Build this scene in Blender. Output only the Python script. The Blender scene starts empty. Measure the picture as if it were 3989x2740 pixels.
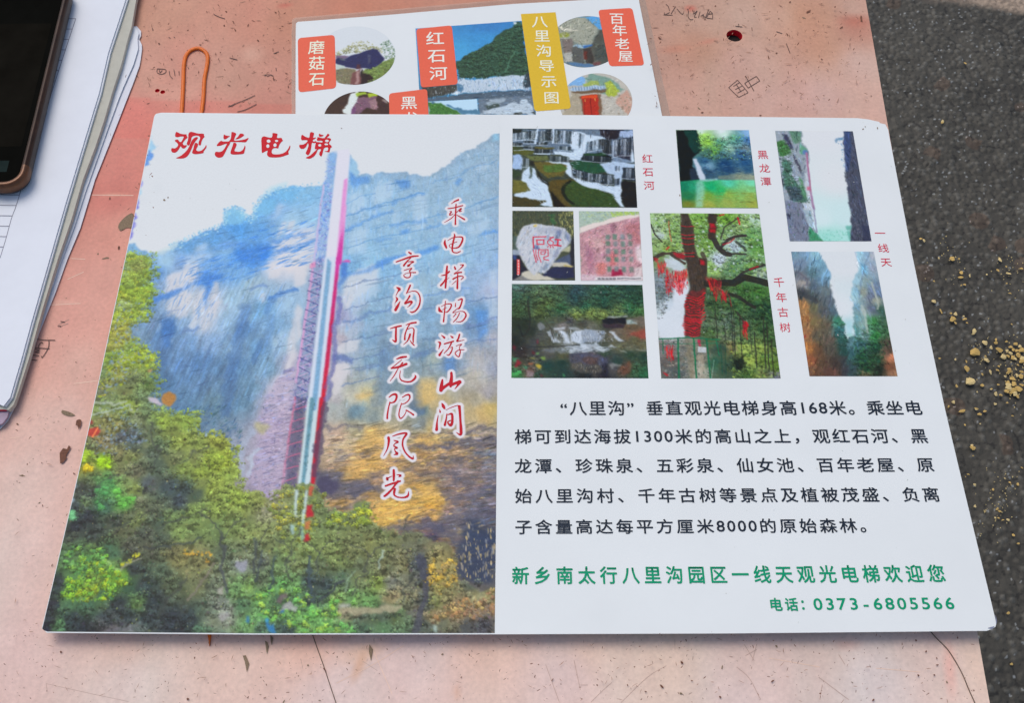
import bpy, bmesh, mathutils
from mathutils import Vector, Matrix
import math, random, time
import numpy as np
# ---------------------------------------------------------------- camera and tracing helpers
W0, H0 = 3989.0, 2740.0            # pixel size of the photograph the points were traced on
FPX = 3878.0                       # focal length in those pixels (35 mm equivalent)
SHEET_W = 0.42                     # the big laminated sheet is A3
def homog(src, dst):
    A = []
    for (x, y), (u, v) in zip(src, dst):
        A.append([x, y, 1, 0, 0, 0, -u*x, -u*y, -u]); A.append([0, 0, 0, x, y, 1, -v*x, -v*y, -v])
    return np.linalg.svd(np.array(A))[2][-1].reshape(3, 3)
_c = [((x-W0/2)/FPX, (y-H0/2)/FPX) for x, y in ((609, 439), (3445, 460), (3885, 2459), (164, 2467))]
_H = homog([(0, 0), (1, 0), (1, 1), (0, 1)], _c); _H = _H/_H[2, 2]
_s = SHEET_W/np.linalg.norm(_H[:, 0])
_x = _H[:, 0]/np.linalg.norm(_H[:, 0]); _y = -_H[:, 1]; _y = _y-_x*(_x@_y); _y /= np.linalg.norm(_y)
_z = np.cross(_x, _y)
RM = np.stack([_x, _y, _z], 1)                    # world -> camera (x right, y down, z forward)
_t = _H[:, 2]*_s                                  # top-left sheet corner in the camera frame
CORNER = np.array([-SHEET_W/2, 0.147, 0.0])
CAM = CORNER-RM.T@_t                              # camera position in the world (metres)
def rays(p):
    p = np.asarray(p, float).reshape(-1, 2)
    d = np.stack([(p[:, 0]-W0/2)/FPX, (p[:, 1]-H0/2)/FPX, np.ones(len(p))], 1)@RM
    return d
def at(p, z=0.0):
    """traced point(s) -> world points on the plane of height z"""
    d = rays(p); k = (z-CAM[2])/d[:, 2]
    return CAM+d*k[:, None]
def px(P):
    q = (np.asarray(P)-CAM)@RM.T
    return np.stack([q[:, 0]/q[:, 2]*FPX+W0/2, q[:, 1]/q[:, 2]*FPX+H0/2], 1)
Z_SHEET = 0.0026
def lift(y):
    """height of the big sheet: it lies on the card and band behind, its near edge curls up a little"""
    t = np.clip((0.06-np.asarray(y, float))/0.21, 0, 1.2)
    return Z_SHEET+0.0052*t**2
def on_sheet(p):
    d = rays(p); z = np.full(len(d), Z_SHEET)
    for _ in range(8):
        k = (z-CAM[2])/d[:, 2]; P = CAM+d*k[:, None]; z = lift(P[:, 1])
    P[:, 2] = z
    return P
Z_BACK = 0.0012
def on_back(p): return at(p, Z_BACK)
def zz(x0, y0, s):
    """points read in an enlarged view with origin (x0, y0) and scale s; text 'x,y x,y ...' -> photo pixels"""
    def f(txt):
        a = np.array([[float(v) for v in t.split(',')] for t in txt.split()])
        a[:, 0] = a[:, 0]/s+x0; a[:, 1] = a[:, 1]/s+y0
        if a.shape[1] > 2: a[:, 2] /= s
        return a
    return f
def lin(c):
    c = np.asarray(c, float)
    return np.where(c <= 0.04045, c/12.92, ((c+0.055)/1.055)**2.4)
# ---------------------------------------------------------------- print painter (flat colour of the printed pictures)
def vnoise(h, w, cell, rng):
    cy, cx = (cell if isinstance(cell, tuple) else (cell, cell))
    gh, gw = int(h/cy)+3, int(w/cx)+3
    g = rng.random((gh, gw))
    y = np.arange(h)/cy; x = np.arange(w)/cx
    yi = y.astype(int); xi = x.astype(int); fy = y-yi; fx = x-xi
    fy = (fy*fy*(3-2*fy))[:, None]; fx = (fx*fx*(3-2*fx))[None]
    a = g[yi][:, xi]; b = g[yi][:, xi+1]; c = g[yi+1][:, xi]; d = g[yi+1][:, xi+1]
    return (a*(1-fx)+b*fx)*(1-fy)+(c*(1-fx)+d*fx)*fy-0.5
def fbm(h, w, cell, rng, n=4):
    o = np.zeros((h, w)); a = 1.0
    for i in range(n):
        o += a*vnoise(h, w, tuple(max(1.0, q) for q in (cell if isinstance(cell, tuple) else (cell, cell))), rng)
        cell = tuple(q/2 for q in (cell if isinstance(cell, tuple) else (cell, cell))); a *= 0.55
    return o
def blur(m, r):
    r = int(round(r))
    if r < 1: return m
    for ax in (0, 1):
        for _ in range(2):
            p = np.pad(m, [(r+1, r) if i == ax else (0, 0) for i in range(m.ndim)], mode='edge')
            c = np.cumsum(p, axis=ax); n = m.shape[ax]
            m = (np.take(c, np.arange(2*r+1, n+2*r+1), ax)-np.take(c, np.arange(0, n), ax))/(2*r+1)
    return m
class Picture:
    """a printed picture as a raster lying in the plane of its sheet; colours are ink colours"""
    def __init__(s, quad, where, pitch, seed):
        s.where = where; P = where(np.array(quad))[:, :2]
        s.x0, s.y1 = P[:, 0].min()-pitch*2, P[:, 1].max()+pitch*2
        s.p = pitch
        s.w = int((P[:, 0].max()-s.x0)/pitch)+4; s.h = int((s.y1-P[:, 1].min())/pitch)+4
        s.rng = np.random.default_rng(seed)
        s.img = np.ones((s.h, s.w, 3))*0.8
        s.n1 = fbm(s.h, s.w, 14, s.rng, 5); s.n2 = fbm(s.h, s.w, 14, s.rng, 5)
        s.mm = 0.001/pitch
        s.pxs = s.scale(np.mean(np.array(quad), 0))
    def scale(s, c):
        a = s.where(np.array([c, (c[0]+10, c[1])]))
        return abs(a[1, 0]-a[0, 0])/10/s.p               # raster cells per photo pixel
    def T(s, pts):
        P = s.where(np.asarray(pts)[:, :2])
        return np.stack([(P[:, 0]-s.x0)/s.p, (s.y1-P[:, 1])/s.p], 1)
    def fill(s, c): s.img[:] = np.array(c)/255
    def base(s, pts, power=3.0, warp=0.0):
        """pts: (x, y, r, g, b) -> smooth field through them"""
        a = np.array(pts, float); q = s.T(a[:, :2]); col = a[:, 2:]/255
        yy, xx = np.mgrid[0:s.h, 0:s.w].astype(float)
        xx = xx+s.n1*warp; yy = yy+s.n2*warp
        num = np.zeros((s.h, s.w, 3)); den = np.zeros((s.h, s.w))
        for (x, y), c in zip(q, col):
            wgt = 1/((xx-x)**2+(yy-y)**2+4)**(power/2)
            num += wgt[..., None]*c; den += wgt
        s.img = num/den[..., None]
    def box(s, q, m):
        x0 = max(0, int(q[:, 0].min()-m)); x1 = min(s.w, int(q[:, 0].max()+m)+2)
        y0 = max(0, int(q[:, 1].min()-m)); y1 = min(s.h, int(q[:, 1].max()+m)+2)
        return x0, x1, y0, y1
    def mask(s, pts, soft=0.0, wob=0.0):
        q = s.T(pts); b = s.box(q, soft*3+wob+2); x0, x1, y0, y1 = b
        if x1 <= x0 or y1 <= y0: return b, None
        S = 2
        yy, xx = np.mgrid[y0*S:y1*S, x0*S:x1*S].astype(float); yy = (yy+.5)/S-.5; xx = (xx+.5)/S-.5
        if wob:
            n1 = np.repeat(np.repeat(s.n1[y0:y1, x0:x1], S, 0), S, 1); n2 = np.repeat(np.repeat(s.n2[y0:y1, x0:x1], S, 0), S, 1)
            xx = xx+n1*wob*2; yy = yy+n2*wob*2
        ins = np.zeros(xx.shape, bool)
        for i in range(len(q)):
            ax, ay = q[i]; bx, by = q[(i+1) % len(q)]
            if ay == by: continue
            c = ((ay > yy) != (by > yy)) & (xx < (bx-ax)*(yy-ay)/(by-ay)+ax)
            ins ^= c
        m = ins.astype(float); m = (m[::2, ::2]+m[1::2, ::2]+m[::2, 1::2]+m[1::2, 1::2])/4
        return b, blur(m, soft)
    def put(s, b, m, c, a=1.0):
        x0, x1, y0, y1 = b; v = s.img[y0:y1, x0:x1]; m = (m*a)[..., None]
        s.img[y0:y1, x0:x1] = v*(1-m)+(np.array(c)/255 if len(np.shape(c)) == 1 else c)*m
    def poly(s, pts, c, soft=1.0, wob=0.0, a=1.0):
        b, m = s.mask(pts, soft, wob)
        if m is not None: s.put(b, m, c, a)
    def grad(s, pts, ctrl, soft=1.0, wob=0.0, a=1.0):
        """polygon filled with a smooth field of its own"""
        keep = s.img; s.base(ctrl); f = s.img; s.img = keep
        b, m = s.mask(pts, soft, wob)
        if m is not None: s.put(b, m, f[b[2]:b[3], b[0]:b[1]], a)
    def line(s, pts, c, w=2.0, a=1.0, soft=0.6, wob=0.0):
        """pts (x, y[, width]) widths in photo pixels; w used when absent"""
        pts = np.asarray(pts, float); q = s.T(pts)
        wd = (pts[:, 2] if pts.shape[1] > 2 else np.full(len(pts), w))*s.pxs/2
        m = np.zeros(0); b = s.box(q, wd.max()+soft*3+wob+2); x0, x1, y0, y1 = b
        if x1 <= x0 or y1 <= y0: return
        yy, xx = np.mgrid[y0:y1, x0:x1].astype(float)
        if wob: xx = xx+s.n1[y0:y1, x0:x1]*wob*2; yy = yy+s.n2[y0:y1, x0:x1]*wob*2
        D = np.full(xx.shape, 1e9)
        for i in range(len(q)-1):
            ax, ay = q[i]; dx, dy = q[i+1]-q[i]; L = dx*dx+dy*dy+1e-9
            t = np.clip(((xx-ax)*dx+(yy-ay)*dy)/L, 0, 1)
            d = np.hypot(xx-ax-t*dx, yy-ay-t*dy)-(wd[i]*(1-t)+wd[i+1]*t)
            D = np.minimum(D, d)
        s.put(b, np.clip(0.5-D/(2*soft), 0, 1), c, a)
    def dabs(s, pts, n, size, cols=None, amp=0.3, asp=(1, 2), ang=(0, 180), a=(0.5, 1.0), hue=0.06, wob=0, soft=0.7, mul=None):
        """many small brush dabs inside a polygon; without cols each takes the colour under it and varies it"""
        b, m = s.mask(pts, 0, wob)
        if m is None: return
        ys, xs = np.nonzero(m > 0.5)
        if len(ys) == 0: return
        r = s.rng; k = r.integers(0, len(ys), n)
        src = s.img.copy()
        for i in k:
            cx = xs[i]+b[0]+r.random(); cy = ys[i]+b[2]+r.random()
            l = (size[0]+(size[1]-size[0])*r.random()**1.6)*s.mm/2; wd = l/(asp[0]+(asp[1]-asp[0])*r.random())
            th = math.radians(ang[0]+(ang[1]-ang[0])*r.random()); ca, sa = math.cos(th), -math.sin(th)
            R = int(l+2); x0 = max(0, int(cx)-R); x1 = min(s.w, int(cx)+R+2); y0 = max(0, int(cy)-R); y1 = min(s.h, int(cy)+R+2)
            if x1-x0 < 1 or y1-y0 < 1: continue
            X = np.arange(x0, x1)[None]-cx; Y = np.arange(y0, y1)[:, None]-cy
            u = (X*ca+Y*sa)/l; v = (-X*sa+Y*ca)/max(wd, 0.45)
            mm = np.clip((1-np.sqrt(u*u+v*v))/soft, 0, 1)*(a[0]+(a[1]-a[0])*r.random())
            if mul is not None:
                c = src[min(s.h-1, int(cy)), min(s.w-1, int(cx))]*(mul[0]+(mul[1]-mul[0])*r.random())+hue*(r.random(3)-0.5)*0.5
                if c[2] > c[0]: c = c*np.array([0.94, 0.99, 1.05])
            elif cols is None:
                c = src[min(s.h-1, int(cy)), min(s.w-1, int(cx))]*(1+amp*(r.random()*2-1))+hue*(r.random(3)-0.5)*1.2
            else:
                c = np.array(cols[r.integers(0, len(cols))])/255*(1+amp*(r.random()*2-1))
            mm = mm[..., None]; s.img[y0:y1, x0:x1] = s.img[y0:y1, x0:x1]*(1-mm)+c*mm
    def clumps(s, pts, n, size, field, top=1.28, low=0.6, leaf=(0.6, 1.3), k=16):
        """leafy clumps: a dark underside with lighter leaves over its upper part; colours from a field"""
        b, m = s.mask(pts, 0, 2)
        if m is None: return
        ys, xs = np.nonzero(m > 0.5); r = s.rng; idx = r.integers(0, len(ys), n); idx = idx[np.argsort(ys[idx])]
        for i in idx:
            cx = xs[i]+b[0]; cy = ys[i]+b[2]; R = (size[0]+(size[1]-size[0])*r.random())*s.mm/2; c = field[min(s.h-1, cy), min(s.w-1, cx)]*(0.9+0.2*r.random())
            todo = [(cx+r.normal()*R*.5, cy+R*(.35+.3*r.random()), R*(.5+.3*r.random()), c*(low+.12*r.random()), .55)]*1
            todo += [(cx+r.normal()*R*.75, cy+R*.9*r.random(), R*.22+1, c*(low+.2*r.random()), .7) for _ in range(k//3)]
            for _ in range(k):
                dy = r.random(); todo.append((cx+r.normal()*R*.6*(1-.4*dy), cy+R*.35-R*1.1*dy, (leaf[0]+(leaf[1]-leaf[0])*r.random())*s.mm/2, c*(0.85+(top-0.85)*(.3+.7*dy)*(.6+.5*r.random()))+(r.random(3)-.5)*.03, .9))
            for x, y, l, col, al in todo:
                Rr = int(l+2); x0 = max(0, int(x)-Rr); x1 = min(s.w, int(x)+Rr+2); y0 = max(0, int(y)-Rr); y1 = min(s.h, int(y)+Rr+2)
                if x1-x0 < 1 or y1-y0 < 1: continue
                th = r.random()*3.14; ca, sa = math.cos(th), math.sin(th); X = np.arange(x0, x1)[None]-x; Y = np.arange(y0, y1)[:, None]-y
                u = (X*ca+Y*sa)/max(l, .6); v = (-X*sa+Y*ca)/max(l*.62, .5); mm = (np.clip((1-np.sqrt(u*u+v*v))/.45, 0, 1)*al)[..., None]
                s.img[y0:y1, x0:x1] = s.img[y0:y1, x0:x1]*(1-mm)+col*mm
    def grain(s, pts, amp, cell, soft=1.0, tint=0.3, ang=None):
        """mottling of the ink: brightness noise, cell in mm (y, x)"""
        b, m = s.mask(pts, soft)
        if m is None: return
        x0, x1, y0, y1 = b; c = tuple(q*s.mm for q in cell)
        n = fbm(y1-y0, x1-x0, c, s.rng, 3)
        if ang:                                       # slanted noise: shear rows
            sh = (np.arange(y1-y0)*ang).astype(int); idx = (np.arange(x1-x0)[None]-sh[:, None]) % (x1-x0)
            n = np.take_along_axis(n, idx, 1)
        t = fbm(y1-y0, x1-x0, c, s.rng, 2)
        v = s.img[y0:y1, x0:x1]; dk = np.clip((0.84-v.mean(2))*3.5, 0, 1); m = m*dk; k = 1+amp*2*n*m
        v = v*k[..., None]+(t*m*tint*amp)[..., None]*np.array([1, 0.1, -1])
        s.img[y0:y1, x0:x1] = v
    def sample(s, P):
        """ink colour at world points"""
        x = np.clip((P[:, 0]-s.x0)/s.p, 0, s.w-1.01); y = np.clip((s.y1-P[:, 1])/s.p, 0, s.h-1.01)
        xi, yi = x.astype(int), y.astype(int); fx, fy = (x-xi)[:, None], (y-yi)[:, None]
        I = s.img
        return (I[yi, xi]*(1-fx)+I[yi, xi+1]*fx)*(1-fy)+(I[yi+1, xi]*(1-fx)+I[yi+1, xi+1]*fx)*fy
# ================================================================ camera, sky, sun, exposure
SUN_EL, SUN_AZ = math.radians(58), math.radians(-35)     # azimuth measured from the far side (+y) towards the right
scene = bpy.context.scene
cam_d = bpy.data.cameras.new('camera'); cam = bpy.data.objects.new('camera', cam_d); scene.collection.objects.link(cam); scene.camera = cam
cam_d.sensor_fit = 'HORIZONTAL'; cam_d.sensor_width = 36; cam_d.lens = FPX/W0*36; cam_d.clip_start = 0.01; cam_d.clip_end = 60
_R = np.stack([RM[0], -RM[1], -RM[2]], 1)                # camera axes in the world
cam.matrix_world = Matrix([[*_R[0], CAM[0]], [*_R[1], CAM[1]], [*_R[2], CAM[2]], [0, 0, 0, 1]])
scene.world = bpy.data.worlds.new('World'); scene.world.use_nodes = True; wn = scene.world.node_tree
sky = wn.nodes.new('ShaderNodeTexSky'); sky.sky_type = 'NISHITA'; sky.sun_disc = False; sky.sun_elevation = SUN_EL; sky.sun_rotation = SUN_AZ; sky.air_density = 1.0; sky.dust_density = 3.0; sky.ozone_density = 1.0
wn.links.new(sky.outputs[0], wn.nodes['Background'].inputs['Color']); wn.nodes['Background'].inputs['Strength'].default_value = 0.15
sd = bpy.data.lights.new('sun', 'SUN'); sd.energy = 1.3; sd.angle = math.radians(35); sd.color = (1.0, 0.95, 0.88); so = bpy.data.objects.new('sun', sd); scene.collection.objects.link(so)
_d = Vector((math.sin(SUN_AZ)*math.cos(SUN_EL), math.cos(SUN_AZ)*math.cos(SUN_EL), math.sin(SUN_EL))); so.rotation_euler = _d.to_track_quat('Z', 'Y').to_euler(); so.location = (0, 0, 3)
scene.view_settings.view_transform = 'Standard'; scene.view_settings.look = 'None'; scene.view_settings.exposure = -0.16; scene.view_settings.gamma = 1
# ---------------------------------------------------------------- brush-written characters: outlines and strokes (x, y, width)
T1 = zz(640, 490, 6.4556); T2 = zz(960, 490, 6.4556)
TITLE = [
 (T1, ['300,155 340,165 420,205 540,215 555,205 570,270 590,295 530,350 470,430 470,460 500,490 570,490 540,545 490,575 450,560 410,520 370,590 320,650 260,680 200,665 175,620 190,565 260,570 310,545 350,490 330,440 265,380 300,350 350,350 375,390 420,410 460,350 490,290 470,270 400,275 320,290 275,265 280,200',
       '620,180 660,155 700,155 850,195 985,200 1000,250 1015,280 970,330 935,410 920,480 890,495 860,470 870,400 900,330 900,290 860,255 790,248 720,265 690,300 680,340 660,420 625,490 590,490 565,450 590,380 605,300 605,230',
       '790,290 820,285 845,300 830,340 780,400 720,500 680,600 620,720 540,800 450,825 370,825 295,815 400,765 500,690 590,590 650,470 690,380 740,320',
       '770,440 800,430 850,465 830,540 805,590 815,625 870,640 930,625 990,580 1030,530 1045,490 1062,500 1060,550 1010,620 990,650 985,685 900,705 780,715 720,700 700,670 730,590 750,500'], []),
 (T1, ['1690,165 1730,158 1810,200 1780,280 1760,350 1775,375 1900,365 2030,340 2115,305 2110,340 2060,405 2020,418 1900,410 1760,410 1660,412 1655,450 1600,540 1560,620 1520,700 1470,780 1390,805 1320,790 1275,740 1275,690 1300,655 1380,660 1450,640 1510,580 1555,500 1570,450 1500,470 1400,505 1320,505 1340,460 1400,395 1440,380 1480,395 1600,395 1650,370 1680,290',
       '1500,215 1550,245 1650,260 1600,300 1540,340 1495,330 1490,270', '1900,205 1950,195 2000,220 2000,250 1930,300 1850,335 1790,335 1850,280',
       '1740,430 1790,430 1820,470 1800,540 1770,600 1775,640 1850,655 1920,645 1980,600 2010,540 2025,495 2042,540 2020,640 2000,700 1900,720 1760,725 1690,715 1665,680 1690,590 1720,500'], []),
 (T2, ['440,262 520,285 600,300 640,290 655,240 655,195 690,182 780,205 770,270 770,300 800,310 880,305 900,345 920,375 870,420 820,500 800,570 740,560 680,570 640,620 640,680 680,715 780,720 900,700 990,650 1050,580 1090,500 1105,520 1090,590 1055,650 1065,715 1000,745 850,790 700,800 580,790 530,750 520,700 535,635 500,635 400,685 385,640 380,500 375,350 395,290'],
      [(560, 390, 48, 40), (760, 385, 40, 27), (540, 515, 38, 44), (720, 490, 40, 44)]),
 (T2, ['1600,175 1640,158 1700,185 1690,250 1680,300 1740,295 1750,310 1700,340 1670,365 1690,400 1750,385 1750,420 1700,440 1650,430 1630,560 1600,680 1560,735 1530,735 1490,690 1530,600 1560,500 1545,440 1500,530 1450,575 1380,580 1335,540 1335,480 1420,475 1500,430 1540,375 1480,360 1400,365 1375,330 1380,260 1410,230 1480,275 1570,300 1590,250',
       '1830,195 1870,220 1945,240 1900,270 1850,280 1820,250', '2030,210 2060,205 2090,230 2050,280 2000,310 1970,300 2010,250',
       '1780,320 1800,285 1900,310 2080,310 2130,350 2090,400 2080,450 2110,480 2150,530 2110,570 2090,660 2050,665 1960,645 2040,630 2055,580 2040,545 1980,550 1940,590 1920,680 1890,765 1850,755 1830,700 1870,620 1870,590 1800,600 1760,690 1700,770 1620,820 1560,830 1495,805 1600,750 1700,660 1770,590 1720,580 1740,450 1770,410 1900,420 1910,385 1850,375 1790,380 1770,350'],
      [(2025, 385, 46, 30), (2010, 470, 46, 23), (1845, 495, 37, 32)]),
]
VERSE = [
 (zz(1660, 740, 5.32), [
  ['515,290,8 600,235,28 670,205,34', '450,388,18 560,375,22 760,325,22', '620,300,26 612,450,30 608,600,30 605,715,36', '490,445,12 525,455,22 490,500,26 495,525,20 560,500,10', '620,480,12 700,400,20 730,390,26 690,450,18 735,440,12', '600,505,10 520,590,16 380,675,8', '635,520,14 720,570,26 795,615,34'],
  ['395,1040,18 385,1110,50 420,1200,40', '450,1050,10 560,990,18 700,975,24 755,995,34 745,1070,38 690,1170,34 620,1205,26 530,1205,14 480,1170,14 500,1130,12 640,1075,14', '580,910,16 590,960,34 555,1100,36 540,1230,34 560,1290,26 640,1305,22 710,1275,20']]),
 (zz(1660, 1020, 5.32), [
  ['310,290,14 400,270,30 480,205,34', '435,95,36 425,200,44 415,350,44 400,540,38', '420,330,20 360,430,34 300,495,36', '430,370,8 480,330,8', '590,110,30 605,150,40', '700,65,8 770,75,30 680,170,10 600,230,8 580,255,20 650,230,30 735,220,26', '555,360,30 660,310,24 740,300,20 770,330,20 720,375,12', '655,240,20 650,400,34 645,555,40', '530,480,6 620,400,14'],
  ['265,940,18 280,1010,60 330,1040,30', '310,930,8 420,880,16 520,885,26 500,970,30 440,1040,24 400,1050,14', '400,820,16 385,1000,26 370,1150,28 360,1245,34', '340,1000,10 430,950,8', '610,860,14 605,930,26', '660,800,16 740,775,32 735,850,30 690,960,34 660,975,30', '640,980,14 550,1060,14 700,1030,10 790,1045,22 825,1110,34 790,1190,28 720,1245,20 620,1245,10', '620,1080,20 560,1150,12', '695,1060,16 640,1170,20 560,1255,12']]),
 (zz(1650, 1290, 5.32), [
  ['370,90,14 430,140,48', '300,230,16 345,255,44 315,370,14', '410,380,12 370,440,30 330,500,54', '560,105,16 600,135,44', '430,270,26 620,215,30', '580,240,30 520,360,22 425,465,14', '560,350,14 600,340,18 575,430,28 520,505,24 480,490,12', '745,75,34 720,160,34 690,215,30 760,205,14 840,190,12', '670,315,10 790,275,16 740,340,14 760,430,24 735,530,24 690,520,20 655,460,22 720,400,14 840,390,16'],
  ['390,1020,40 375,1120,70 360,1230,80', '360,1230,60 450,1150,60 560,1080,60', '575,870,50 580,960,60 565,1080,80 560,1150,50', '570,1120,60 680,1080,60 750,1060,80', '750,1070,60 700,1140,36 645,1210,8']]),
 (zz(1650, 1540, 7.98), [
  ['570,260,30 610,340,100 650,410,70', '500,450,16 515,530,55', '455,630,18 420,850,50 405,1080,95', '690,470,10 860,390,20 1040,330,24 1130,345,50', '1110,360,90 1130,550,80 1145,800,70 1160,1000,90 1165,1180,95 1140,1240,60 1080,1210,40 1010,1160,10', '725,590,30 700,760,50 660,930,80', '730,620,16 860,585,60 890,640,75 890,850,80 840,940,90 770,890,50 760,830,40 850,790,26']]),
 (zz(1490, 960, 5.32), [
  ['545,125,30 590,155,40', '285,325,24 450,265,32 600,215,36 740,200,26', '590,240,14 520,300,26 440,400,40', '500,320,10 640,320,30 600,350,20 520,410,34 570,400,20', '445,500,14 605,455,18 560,510,24', '560,500,24 580,600,24 550,645,22 490,650,22 445,620,20 450,585,10 520,555,10 600,545,18 685,545,24'],
  ['295,855,24 350,890,60 320,940,24 275,1030,8', '275,1050,12 305,1100,44 260,1180,8 262,1250,8', '365,1140,10 320,1230,50 270,1320,60', '575,810,36 540,890,34 495,980,16', '495,975,10 600,935,14 700,940,22 760,1010,28 780,1120,30 750,1250,34 680,1340,30 610,1370,28 565,1350,10', '565,1030,36 525,1100,30 460,1190,30 560,1150,44 610,1160,40 560,1230,20 520,1265,8']]),
 (zz(1480, 1230, 5.32), [
  ['215,272,14 340,235,34 440,215,34', '335,240,36 330,400,44 325,540,44 260,505,14', '540,195,14 650,160,34 750,145,34', '610,190,24 560,280,24 520,400,30 515,500,36', '560,290,16 660,255,14 705,300,28 690,450,34 690,560,24', '625,390,40 600,470,36 560,540,20 485,605,8', '620,510,8 660,570,24 710,620,24'],
  ['340,905,16 440,870,44 545,855,36', '450,920,14 340,1010,16 240,1090,16', '235,1095,30 380,1070,44 550,1005,50', '470,980,30 390,1080,18 300,1240,20 210,1360,8', '425,1150,14 410,1260,20 440,1340,26 540,1375,30 640,1370,34 710,1320,44 740,1270,40 725,1235,12']]),
 (zz(1460, 1500, 5.32), [
  ['295,260,20 370,205,36 440,205,50 450,270,44 410,350,36 330,380,24', '315,360,26 285,480,28 262,620,34 258,700,38', '570,262,18 650,215,26 715,215,40 720,290,28 650,370,22 570,405,18', '555,385,20 520,500,22 500,620,24 530,700,26 590,660,20 640,580,14 650,530,18', '650,525,24 740,580,28 800,625,38'],
  ['285,1100,60 290,1180,50 260,1330,28 180,1480,8', '365,1070,14 480,1030,30 600,1005,36 660,1010,40 640,1050,44 590,1130,34 575,1250,36 620,1380,34 700,1480,34 790,1535,40 795,1470,8', '395,1155,16 480,1185,40 420,1220,20 395,1270,26 465,1310,34 410,1330,20 430,1390,30 460,1430,60 395,1455,8']]),
 (zz(1460, 1740, 6.65), [
  ['490,620,60 495,740,68 490,890,48', '320,830,70 330,870,60 350,820,30 450,775,14', '560,730,8 670,760,54 610,800,10', '275,1030,44 450,970,50 660,905,46', '600,910,60 520,1010,50 440,1120,50 300,1260,60 245,1295,50', '520,1110,66 500,1200,60 510,1270,44 600,1320,34 740,1330,40 840,1300,60 870,1240,40 875,1165,10']]),
]
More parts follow.
